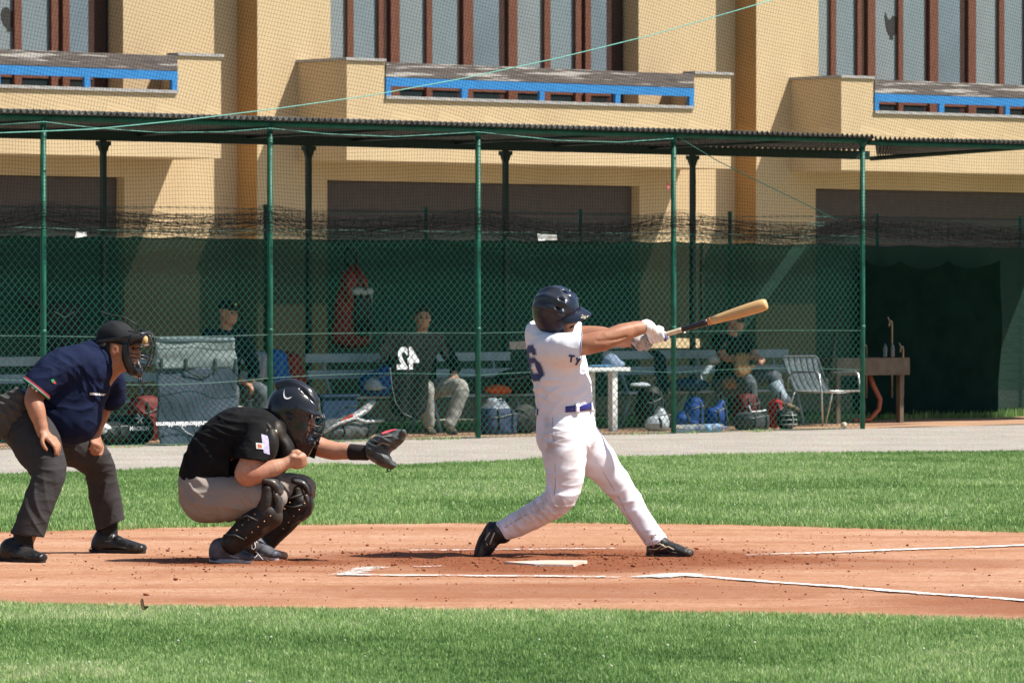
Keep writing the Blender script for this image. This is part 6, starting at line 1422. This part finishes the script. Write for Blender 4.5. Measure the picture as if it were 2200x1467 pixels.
# grey equipment bag hanging on the fence
gb = fplace('equipment_bag', 422, .07, 'large slate-grey fabric equipment bag hanging inside the wire fence', 'bag')
def fxy(x, y, w, e):                                # pixel to the local frame of an Empty standing on the line w
    p = e.matrix_basis.inverted() @ L(fu(x, w), w, fz(x, y, w)); return p
bw = .07
def gsheet(q, n1, n2, th, bulge, ph=0.0):
    q = [Vector(fxy(x, y, bw, gb)) for x, y in q]
    def fn(a, b):
        p = q[0] * (1 - a) * (1 - b) + q[1] * a * (1 - b) + q[2] * a * b + q[3] * (1 - a) * b
        return p + Vector((0, bulge * (math.sin(a * 9 + b * 3 + ph) * .4 + math.sin(b * 11 + a * 4) * .35 + .5 * math.sin(a * 4 - b * 7)), 0))
    m = MB(); m.sheet(fn, n1, n2, th); return m
bag_slate = mat('bag_slate', (.042, .056, .085), .75, .15, 8, .3, 14, col2=(.026, .034, .05), c2amt=.6, c2scale=5); bag_pale = mat('bag_pale', (.17, .205, .205), .75, .1, 8, .3, 14)
gsheet(((336, 790), (508, 788), (512, 952), (342, 957)), 30, 30, .01, .028).build('body', bag_slate, gb, True)
gsheet(((333, 735), (502, 732), (508, 789), (335, 793)), 24, 12, .012, .012).build('flap', bag_pale, gb, True)
gsheet(((333, 726), (502, 724), (502, 732), (333, 735)), 20, 4, .02, .006).build('hem', mat('bag_hem', (.12, .16, .18), .7), gb, True)
for x in (397, 460, 344, 503): m = gsheet(((x - 3, 770), (x + 3, 770), (x + 3, 797), (x - 3, 797)), 2, 5, .008, .0); o = m.build('strap', mat('strap_dark', (.03, .035, .04), .8), gb, True); o.location.y = -.018
m = MB(); m.tube([Vector(fxy(x, y, bw - .03, gb)) for x, y in ((400, 795), (412, 803), (428, 810), (442, 808), (458, 796))], .009, 6); m.build('handle', mat('strap_dark', (.03, .035, .04)), gb, True)
m = MB(); m.tube([Vector(fxy(x, y, bw - .03, gb)) for x, y in ((380, 908), (400, 928), (425, 941), (455, 942), (470, 930), (468, 910))], .004, 5); m.build('cord', print_white, gb, True)
for k in range(6):
    V, Fc = text_mesh('Macron', .066, .002); x = 347 + k * 29; m = MB(); c_ = Vector(fxy(x + 6, 911 - k * .6, bw - .075, gb)); m.add([c_ + Vector((-p.x, 0, -p.y)) for p in V], Fc); m.build('lettering', print_white, gb)
# numbered jersey hanging on the fence
jr = fplace('hanging_jersey', 882, .10, 'charcoal jersey with a reversed white number hanging on the wire fence', 'jersey'); jw = .10
jq = lambda y: np.interp(y, (716, 735, 770, 800, 850, 885, 897), (62, 64, 44, 40, 42, 34, 12)); jc = lambda y: np.interp(y, (716, 800, 897), (890, 884, 880))
def jfn(a, b):
    y = 716 + 181 * b; p = Vector(fxy(jc(y) + (2 * a - 1) * jq(y), y, jw, jr)); p.y += .03 * math.sin(a * 12 + b * 2) * (.4 + .6 * b) + .02 * math.sin(b * 8 + a * 3); return p
m = MB(); m.sheet(jfn, 36, 36, .008); m.build('cloth', mat('charcoal_jersey', (.014, .013, .014), .9, .15, 10, spec=.08), jr, True)
VF = text_mesh('42', .30, .012); m = MB(); c_ = Vector(fxy(876, 772, jw - .045, jr)); m.add([c_ + Vector((-p.x * .95, 0, p.y - .00)) for p in VF[0]], VF[1]); m.build('number', print_white, jr)
m = MB(); m.tube([Vector(fxy(x, y, jw - .035, jr)) for x, y in ((838, 790), (842, 830), (850, 865), (866, 888), (884, 896))], .006, 5); m.build('piping', mat('piping_grey', (.16, .16, .17), .8), jr, True)
for s_ in (-1, 1):
    m = MB(); m.sheet(lambda a, b: Vector(fxy(889 + s_ * (58 + 14 * a), 722 + 46 * b + 10 * a, jw, jr)) + Vector((0, .02 * math.sin(b * 6), 0)), 6, 8, .01); m.build('sleeve', mat('charcoal_jersey', (.035, .033, .035)), jr, True)
# red player bag on the rear post line
red_m = mat('bag_red', (.22, .016, .016), .6, .2, 10, .2, 20); blk_m = mat('bag_black', (.012, .012, .014), .6, .2, 10, .2, 20)
rb = fplace('player_bag', 755, 2.55, 'tall red and black player bag with white trim hanging behind bench', 'bag'); z0, z1 = fz(755, 752, 2.55), fz(755, 562, 2.55); hh = z1 - z0
S = Solid((-.4, -.25, z0 - .05), (.4, .25, z1 + .1), .01); S.echain([((0, 0, z0 + .1), .26, .11), ((.0, 0, z0 + hh * .5), .22, .12), ((-.02, 0, z0 + hh * .85), .10, .08)], (1, 0, 0), .02); S.mesh('body', red_m, rb, folds([((0, 0, z0 + hh * .5), .4, (.4, 0, 1), .12, .03)], .004, 14, 2))
S = Solid((-.25, -.3, z0), (.3, .1, z1), .01); S.ell((.06, -.10, z0 + hh * .42), (.13, .06, .26), None, .01, 'u', 3); S.mesh('pocket', blk_m, rb)
S = Solid((-.25, -.3, z0), (.35, .1, z1), .01); S.ell((.05, -.10, z0 + hh * .66), (.15, .07, .045), None, .01, 'u', 3); S.mesh('trim', mat('bag_white', (.42, .43, .43), .7), rb)
m = MB(); m.tube([(-.08, -.02, z1 - .05), (-.1, -.02, z1 + .08), (-.02, .05, z1 + .16), (.05, -.02, z1 + .08), (.06, -.02, z1 - .08)], .022, 8); m.build('strap', blk_m, rb, True)
for sg in (-1, 1): m = MB(); m.tube([(sg * .13 - .02, -.13, z0 + hh * .55), (sg * .11 - .03, -.12, z0 + hh * .78), (-.03 + sg * .03, -.08, z1 - .04)], [.030, .032, .02], 8); m.build('strap', red_m, rb, True)
m = MB(); m.tube([(-.02, -.14, z0 + hh * .60), (.06, -.15, z0 + hh * .70), (.12, -.14, z0 + hh * .60)], .025, 8); m.build('loop', blk_m, rb, True)
m = MB(); m.tube([(.0, -.17, z0 + hh * .22), (.08, -.18, z0 + hh * .34), (.16, -.16, z0 + hh * .22)], .028, 8); m.build('badge', blk_m, rb, True)
m = MB(); m.tube([(.17, -.1, z0 + .1), (.19, -.1, z0 + hh * .4), (.20, -.1, z0 + hh * .7)], .012, 6); m.build('piping', mat('bag_white', (.42, .43, .43)), rb, True)
def lean_bat(p0, p1, label, r0=.012, r1=.032):
    a, b = Vector(p0), Vector(p1); d = b - a; l = d.length; e = empty('baseball_bat', a, 0, label, 'bat'); M = d.to_track_quat('Z', 'Y').to_matrix().to_4x4()
    m = MB(); m.lathe([(.010, 0), (r0 * 1.8, .004), (r0 * 1.8, .016), (r0, .03), (r0, l * .4), (r1 * .7, l * .62), (r1, l * .8), (r1, l - .02), (r1 * .6, l)], 14, M); m.build('barrel', mat('bat_dark', (.012, .012, .013), .4, .2), e, True)
    m = MB(); m.lathe([(r0 * 1.12, .03), (r0 * 1.12, l * .34)], 12, M); m.build('grip', mat('grip_dark', (.02, .02, .02), .8), e, True); return e
lean_bat(L(fu(1803, 1.1), 1.1, fz(1803, 657, 1.1)), L(fu(1782, 1.2), 1.2, fz(1782, 815, 1.2)), 'black bat standing upside down on the lawn chair', .016, .036)
lean_bat(L(fu(822, 2.4), 2.4, fz(822, 615, 2.4)), L(fu(836, 2.35), 2.35, fz(836, 745, 2.35)), 'slim dark bat hanging beside the red player bag', .010, .022)
lean_bat(L(fu(505, 2.5), 2.5, fz(505, 596, 2.5)), L(fu(528, 2.4), 2.4, fz(528, 720, 2.4)), 'slim dark bat leaning behind the player in the navy jacket', .010, .020)
# black jacket hung on the cloth at the far left
bj_ = fplace('hanging_jacket', 110, 2.75, 'black jacket with one sleeve stuck out hanging behind the umpire', 'jacket'); zz0, zz1 = fz(130, 760, 2.75), fz(130, 648, 2.75)
S = Solid((-.6, -.2, zz0 - .3), (.5, .2, zz1 + .15), .011); S.echain([((.12, 0, zz1 - .04), .27, .05), ((.12, 0, zz0), .24, .06), ((.10, 0, zz0 - .18), .22, .05)], (1, 0, 0), .02); S.chain([((-.1, 0, zz1 - .05), .06), ((-.26, -.02, zz1 - .02), .045), ((-.42, -.04, zz1 + .04), .035)], .03); S.mesh('jacket_body', blk_m, bj_, folds([((.1, 0, zz0), .4, (1, 0, .2), .12, .03)], .004, 14, 4))
m = MB(); m.tube([(.0, -.05, zz1 - .1), (.12, -.07, zz1 - .16), (.26, -.05, zz1 - .1)], .006, 5); m.build('cord', mat('cord_pale', (.35, .4, .38)), bj_, True)
# towels and a jacket over the bench
def drape(name, x0, x1, y0, y1, w, mt, label, cat, sk=0.0):
    e = fplace(name, (x0 + x1) / 2, w, label, cat)
    def fn(a, b):
        y = y0 + (y1 - y0) * b; x = x0 + (x1 - x0) * a + sk * b; p = Vector(fxy(x, y, w, e)); p.y += .018 * math.sin(a * 9 + b * 3) - .05 * b * (1 - b) - .02 + (.10 * (1 - b * 8) if b < .12 else 0); return p
    m = MB(); m.sheet(fn, 16, 20, .012); m.build('cloth', mt, e, True); 
    t = MB(); t.tube([Vector(fn(i / 12, 1)) for i in range(13)], .008, 5); t.build('hem', mt, e, True); return e
drape('towel', 553, 575, 757, 812, 1.75, mat('towel_grey', (.36, .38, .44), .95), 'pale grey towel hanging over the bench back beside the player', 'towel')
drape('towel', 583, 612, 752, 830, 1.72, mat('towel_blue', (.035, .12, .42), .95, .15), 'bright blue towel hanging beside the second fence post', 'towel', 4)
drape('jacket', 612, 640, 757, 838, 1.74, red_m, 'red jacket hanging beside the blue towel', 'jacket', 14)
drape('jacket', 1402, 1425, 755, 845, 1.74, navy_jkt, 'navy jacket hanging over the bench back left of third post', 'jacket', 4)
# things on the floor and on the benches
navy_b = mat('bag_navy', (.012, .03, .085), .7, .2, 8); blue_b = mat('bag_blue', (.015, .055, .26), .7, .2, 8, .2, 20); grey_b = mat('bag_grey_cloth', (.16, .165, .17), .8, .2, 8)
tub = fplace('storage_tub', 708, 1.55, 'dark blue plastic storage tub on the floor behind the catcher', 'tub')
m = MB(); m.bbox(-.24, .24, -.18, .18, .002, .42, .02); m.build('box', navy_b, tub); m = MB(); m.bbox(-.26, .26, -.20, .20, .422, .455, .012); m.build('lid', navy_b, tub)
soft('duffel_bag', 812, 1.75, .43, [((0, 0, .12), (.24, .14, .14)), ((.1, 0, .2), (.12, .1, .12))], blue_b, 'blue cloth bag lying on the bench left of numbered jersey', 'bag', seed=3)
soft('cap', 800, 1.50, .50, [((0, 0, .05), (.09, .09, .07)), ((.09, -.02, .02), (.08, .07, .014))], mat('cap_pale', (.32, .38, .45), .8), 'pale blue-grey cap lying on the blue bag', 'cap', [], .007, base=.001)
sb = soft('gear_bag', 745, .42, .025, [((0, 0, .10), (.36, .17, .13)), ((-.2, 0, .07), (.2, .16, .10)), ((.22, 0, .16), (.16, .14, .10))], mat('bag_gunmetal', (.10, .10, .11), .7, .2, 10), 'grey gear bag with pale piping on the ground behind the mitt', 'bag', seed=5)
m = MB(); m.tube([(-.42, -.14, .08), (-.25, -.18, .17), (-.05, -.19, .22), (.1, -.18, .18), (.36, -.15, .19)], .017, 6); m.build('piping', mat('piping_silver', (.48, .49, .50), .6), sb, True)
sh_ = fplace('shin_guard', 765, .35, 'silver shin guard with red stripe lying on the grey gear bag', 'shin guard'); S = Solid((-.3, -.2, .1), (.35, .2, .5), .008); S.echain([((-.12, -.05, .24), .05, .03), ((.05, -.05, .31), .06, .035), ((.17, -.05, .40), .05, .03)], (0, 1, 0), .02); S.mesh('shell', mat('silver_shell', (.45, .44, .46), .4, .15, 20, metal=.2), sh_)
m = MB(); m.bbox(-.07, .09, -.12, -.085, .255, .30, .006, Matrix.Rotation(-.45, 4, 'Y') @ Matrix.Translation((-.09, 0, .02))); m.build('stripe', mat('stripe_red', (.5, .05, .03), .6), sh_)
bb_ = soft('sports_bag', 268, .45, .025, [((0, 0, .12), (.34, .18, .15)), ((-.2, 0, .1), (.2, .16, .12)), ((.12, 0, .2), (.2, .12, .09))], blk_m, 'black sports bag with white emblem on the ground behind the umpire', 'bag', seed=7)
VF = text_mesh('MACRON', .055, .002); m = MB(); m.add([Vector((p.x + .02, -.215, p.y + .16)) for p in VF[0]], VF[1]); m.build('lettering', print_white, bb_)
m = MB(); m.tube([(.0, -.215, .215), (.02, -.215, .25), (-.03, -.215, .26), (.03, -.21, .275), (.0, -.21, .30)], .007, 5); m.tube([(.05, -.215, .215), (.03, -.215, .25), (.07, -.215, .27)], .007, 5); m.build('emblem', print_white, bb_, True)
soft('white_shoe', 222, .40, .02, [((0, 0, .16), (.13, .08, .06)), ((.06, 0, .11), (.1, .08, .05))], mat('shoe_white', (.62, .62, .62), .6), 'white sports shoe lying on the black sports bag', 'shoe', [], .008, base=.002)
soft('backpack', 312, 1.4, .025, [((0, 0, .22), (.17, .14, .24), 0, 3)], mat('pack_maroon', (.16, .02, .02), .7), 'dark maroon backpack standing beside the hanging grey bag', 'backpack', seed=2)
rh = soft('batting_helmet', 545, 1.35, .03, [((0, 0, .14), (.15, .13, .13)), ((.12, 0, .08), (.1, .1, .03))], mat('helmet_red', (.32, .012, .014), .25, .1, coat=.4), 'shiny red batting helmet behind the crouching catcher', 'helmet', [], .008, base=.0)
soft('sack', 515, .6, .02, [((0, 0, .17), (.13, .12, .19))], mat('sack_grey', (.34, .34, .32), .85), 'pale grey sack standing beside the hanging bag', 'sack', seed=8)
wb_ = soft('tote_bag', 1065, .85, .025, [((0, 0, .12), (.22, .16, .17), 0, 3.5)], mat('tote_navy', (.03, .045, .10), .7), 'navy tote bag stuffed with white plastic left of the batter', 'bag', seed=4)
S = Solid((-.25, -.2, .15), (.25, .2, .45), .009); S.ell((0, 0, .27), (.17, .12, .06)); S.ell((-.06, -.02, .32), (.07, .07, .05)); S.ell((.07, 0, .31), (.06, .07, .05)); S.mesh('plastic', mat('white_plastic', (.55, .60, .66), .4), wb_, folds([], .012, 30, 6))
soft('cloth_bundle', 1066, 1.65, .43, [((0, 0, .05), (.15, .1, .05)), ((.1, 0, .03), (.1, .08, .04))], mat('orange_cloth', (.60, .10, .02), .9), 'orange cloth bundle on the bench right of the fence post', 'cloth', seed=9)
soft('duffel_bag', 1105, 1.7, .43, [((0, 0, .12), (.26, .16, .14))], blk_m, 'black bag on the bench half hidden behind the batter', 'bag', seed=11)
soft('clothes_pile', 1120, 1.1, .025, [((0, 0, .10), (.16, .13, .14)), ((.05, 0, .2), (.12, .11, .10))], mat('pile_grey', (.06, .058, .056), .9), 'heap of grey clothes on the floor behind the batter', 'clothes', seed=12)
# white table
TWt = .95; t0, t1 = fu(1205, TWt), fu(1352, TWt); tl_ = t1 - t0; tz = fz(1340, 789, TWt)
tb = empty('table', L((t0 + t1) / 2, TWt, 0), TH, 'white rectangular table with square legs standing behind the batter', 'table')
m = MB(); m.bbox(-tl_ / 2, tl_ / 2, -.02, .48, tz - .045, tz, .006); m.build('tabletop', white_paint, tb)
for sx, sy in ((-1, 0), (1, 0), (-1, 1), (1, 1)):
    lx = sx * (tl_ / 2 - .19); m = MB(); m.bbox(lx - .038, lx + .038, .02 + sy * .36, .096 + sy * .36, .02, tz - .046, .005); m.build('leg', white_paint, tb)
soft('cloth', 1312, TWt + .2, tz + .002, [((0, 0, .05), (.10, .1, .09)), ((.08, 0, .03), (.1, .09, .04))], mat('cloth_blue_grey', (.20, .26, .38), .9), 'crumpled blue-grey cloth heaped on the white table', 'cloth', seed=14)
soft('magazine', 1290, TWt + .12, tz + .002, [((0, 0, .012), (.15, .1, .012))], mat('mag_blue', (.10, .24, .42), .5), 'flat blue magazine lying on the white table', 'magazine', [], .008, base=.001)
soft('duffel_bag', 1395, 1.2, .03, [((0, 0, .38), (.12, .14, .10)), ((0, 0, .2), (.16, .15, .2))], blk_m, 'tall black bag standing between the white table and third post', 'bag', seed=15)
soft('towel_bundle', 1375, 1.15, .50, [((0, 0, .0), (.12, .1, .035))], mat('towel_pale', (.40, .46, .52), .9), 'pale folded towel on top of the tall black bag', 'towel', [], .009)
soft('plastic_bag', 1415, .75, .025, [((0, 0, .07), (.17, .12, .10)), ((.02, 0, .15), (.07, .07, .11))], mat('plastic_pale', (.36, .40, .44), .4), 'pale plastic bag on the ground left of the third post', 'bag', seed=16)
soft('clothes_pile', 1480, 1.7, .43, [((0, 0, .06), (.3, .13, .075))], navy_b, 'navy clothes heaped on the bench right of the third post', 'clothes', seed=17)
soft('shopping_bag', 1490, .75, .025, [((0, 0, .17), (.10, .10, .19), .05, 3), ((-.1, .05, .1), (.12, .1, .1))], blue_b, 'left one of two bright blue bags standing by the bottles', 'bag', seed=18)
soft('shopping_bag', 1538, .72, .025, [((0, 0, .12), (.12, .10, .13), .0, 3), ((.05, 0, .22), (.06, .06, .11), .4)], blue_b, 'crumpled right one of two bright blue bags by the bottles', 'bag', seed=19)
soft('backpack', 1602, .75, .025, [((0, 0, .19), (.15, .13, .2), 0, 3)], mat('pack_dark_red', (.10, .009, .012), .7, .3, 8), 'dark red backpack under the seated player with glove', 'backpack', seed=20)
gp = soft('gear_bag', 1615, .35, .025, [((0, 0, .09), (.20, .14, .11), 0, 3)], mat('bag_charcoal', (.05, .05, .055), .7), 'charcoal gear bag on the ground in front of the red backpack', 'bag', seed=21)
m = MB(); m.tube([(-.14, -.10, .27), (-.13, -.13, .20), (.0, -.14, .205), (.09, -.13, .215)], .007, 6); m.build('zip', print_white, gp, True)
soft('helmet_bag', 1668, .55, .025, [((0, 0, .24), (.07, .08, .08), .4, 3), ((-.03, 0, .12), (.06, .07, .12), .2, 3)], mat('bag_bright_red', (.34, .012, .016), .6, .3, 12), 'bright red bag under the raised shoe of the seated player', 'bag', seed=22)
cm = fplace('catcher_mask', 1690, .30, 'dark catcher mask with pale wires lying on the ground near chair', 'mask'); S = Solid((-.2, -.2, .0), (.2, .2, .35), .008); S.ell((0, 0, .13), (.12, .11, .12)); S.ell((-.03, -.1, .12), (.08, .09, .07), None, .01, 's'); S.mesh('shell', blk_m, cm)
m = MB()
for z in (.08, .13, .18): m.tube([(-.12, -.04, z), (-.07, -.12, z), (.03, -.13, z), (.09, -.06, z)], .006, 6)
m.tube([(-.03, -.11, .22), (-.03, -.14, .12), (-.02, -.11, .04)], .006, 6); m.build('wires', mat('pale_wire', (.45, .47, .45), .4), cm, True)
gl = fplace('fielding_glove', 1592, 1.30, 'brown leather fielding glove held by the seated player', 'glove', z=.60); S = Solid((-.2, -.2, -.1), (.2, .2, .35), .008)
S.ell((0, 0, .1), (.11, .05, .13), None, .02)
for i in range(4): S.chain([((-.075 + .045 * i, 0, .12), .026), ((-.085 + .055 * i, -.02, .24 - .01 * abs(i - 1.5)), .022)], .015)
S.chain([((.09, 0, .03), .03), ((.15, -.03, .10), .024)], .02); S.ell((0, -.06, .12), (.07, .03, .08), None, .02, 's'); S.mesh('leather', mat('brown_leather', (.23, .13, .055), .6, .2, 20, .2, 50), gl)
# bottles
pet = mat('clear_plastic', (.62, .68, .74), .12, .02, trans=.75, spec=.5)
def bottle(p, d, label, group, s=1.0, band=True):
    e = empty('water_bottle', p, 0, label, 'bottle', group); M = Vector(d).to_track_quat('Z', 'Y').to_matrix().to_4x4()
    m = MB(); z_ = s if s < .9 else 1; m.lathe([(.030 * s, 0), (.042 * s, .008 * z_), (.044 * s, .05 * z_), (.041 * s, .09 * z_), (.044 * s, .13 * z_), (.044 * s, .19 * z_), (.036 * s, .235 * z_), (.016 * s, .27 * z_), (.014 * s, .29 * z_)], 14, M); m.build('bottle', pet, e, True)
    m = MB(); m.lathe([(.016 * s, .285 * z_), (.016 * s, .305 * z_)], 10, M); m.build('bottle_cap', mat('cap_blue', (.05, .15, .45), .5), e, True)
    if band: m = MB(); m.lathe([(.0448 * s, .095), (.0448 * s, .165)], 14, M); m.build('label_band', mat('label_blue', (.22, .38, .62), .6), e, True)
for i, (x, dx, b_, lb) in enumerate(((1447, -.3, False, 'clear water bottle lying by the foot of the third post'), (1475, .4, False, 'clear water bottle lying second right of the third post'), (1498, -.2, True, 'water bottle with blue label lying in the row by post'), (1520, .25, True, 'rightmost water bottle of the row lying by the fence'))):
    bottle(L(fu(x, .12), .12, .065), (math.cos(TH) + .0, math.sin(TH) + dx * .6, 0), lb, 'water bottles lying by the fence', 1.0, b_)
ballo = fplace('baseball', 1813, .10, 'scuffed white baseball lying by the fence under the chair', 'baseball'); m = MB(); r_ = .037
m.lathe([(.001, -r_)] + [(r_ * math.cos(a), r_ * math.sin(a)) for a in np.linspace(-1.45, 1.45, 11)] + [(.001, r_)], 18, Matrix.Translation((0, 0, r_ + .022))); m.build('cover', mat('ball_white', (.62, .55, .42), .7, .15, 30), ballo, True)
m = MB(); m.tube([(.0375 * math.cos(t) * .98, .0375 * math.sin(t) * .75 - .012, r_ + .022 + .0375 * .55 * math.cos(2 * t) * .6) for t in np.linspace(0, 6.283, 30)[:-1]], .0015, 4, closed=True); m.build('stitching', mat('stitch_red', (.4, .05, .04)), ballo, True)
# lawn chair
ch = fplace('lawn_chair', 1772, 1.25, 'white strapped lawn chair with metal arms at end of bench', 'chair')
X0, X1 = -.27, .27; sz_ = .40; strap_m = mat('strap_white', (.66, .68, .68), .6)
al = mat('aluminium', (.55, .55, .54), .35, .1, metal=.8)
bx0, bz0, by0, bt_, by1 = -.24, .39, .18, .80, .42
for i in range(6):
    a = -.235 + i * .094; m = MB(); m.sheet(lambda u, v: (a + (u - .5) * .074, .20 + .20 * v + .03 * math.sin(math.pi * v), .40 + .38 * v), 2, 8, .006); m.build('back_strap', strap_m, ch, True)
for i in range(5):
    a = -.22 + i * .09; m = MB(); m.sheet(lambda u, v: (-.26 + .52 * v, a + (u - .5) * .07, .41 - .025 * math.sin(math.pi * v)), 2, 6, .006); m.build('seat_strap', strap_m, ch, True)
m = MB(); m.tube([(-.28, -.26, .41), (-.28, .20, .40), (-.28, .40, .78), (-.25, .415, .80), (.25, .415, .80), (.28, .40, .78), (.28, .20, .40), (.28, -.26, .41), (-.28, -.26, .41)], .012, 8); m.build('frame', al, ch, True)
for sx in (-1, 1):
    m = MB(); m.tube([(sx * .33, -.30, .022), (sx * .31, -.26, .40), (sx * .31, -.22, .60), (sx * .31, -.17, .63), (sx * .31, .20, .62), (sx * .31, .27, .56), (sx * .31, .28, .42)], .012, 8); m.build('arm', al, ch, True)
    m = MB(); m.tube([(sx * .30, .18, .40), (sx * .33, .32, .022)], .012, 8); m.build('leg', al, ch, True)
# wash trough
WS = 1.5; u0, u1 = fu(1795, WS), fu(1952, WS); zt_, zb_ = fz(1870, 769, WS), fz(1870, 806, WS); l = u1 - u0
tr = empty('wash_trough', L((u0 + u1) / 2, WS, 0), TH, 'weathered metal wash trough on a leg right of the last post', 'trough')
rust = mat('trough_metal', (.13, .108, .085), .6, .25, 8, .2, 30, metal=.2, col2=(.12, .08, .05), c2amt=.6, c2scale=5)
m = MB(); t_ = .02
m.box(-l / 2, l / 2, -.02, 0, zb_, zt_); m.box(-l / 2, l / 2, .45, .47, zb_, zt_); m.box(-l / 2, -l / 2 + t_, 0, .45, zb_, zt_); m.box(l / 2 - t_, l / 2, 0, .45, zb_, zt_); m.box(-l / 2 + t_, l / 2 - t_, 0, .45, zb_, zb_ + .03); m.build('basin', rust, tr)
for sx in (-1, 1): m = MB(); m.box(sx * (l / 2 - .08) - .03, sx * (l / 2 - .08) + .03, .03, .09, .02, zb_ - .001); m.build('leg', rust, tr)
for x, h_ in ((1940, 690), (1885, 742), (1964, 745)):
    p = fxy(x, 765, WS + .3, tr); zt2 = fz(x, h_, WS + .3); m = MB(); m.tube([(p.x, .48, .3), (p.x, .48, zt2 - .03), (p.x - .02, .47, zt2), (p.x - .10, .42, zt2), (p.x - .12, .41, zt2 - .06)], .012, 8); m.tube([(p.x - .10, .42, zt2), (p.x - .13, .42, zt2 + .05)], .008, 6); m.build('tap', mat('tap_brass', (.30, .24, .18), .4, metal=.5), tr, True)
p = fxy(1895, 806, WS, tr); m = MB(); m.tube([(p.x, .2, zb_), (p.x + .04, .18, zb_ - .12), (p.x + .12, .15, zb_ - .28), (p.x + .10, .15, .18), (p.x + .0, .2, .06), (p.x - .25, .25, .05)], .028, 10); m.build('drain_hose', mat('hose_orange', (.30, .10, .06), .6), tr, True)
for x, lb in ((1902, 'left one of two clear bottles standing on the wash trough'), (1918, 'right one of two clear bottles standing on the wash trough')): bottle(L(fu(x, WS + .46), WS + .46, zt_), (0, 0, 1), lb, 'bottles standing on the wash trough', .52, False)
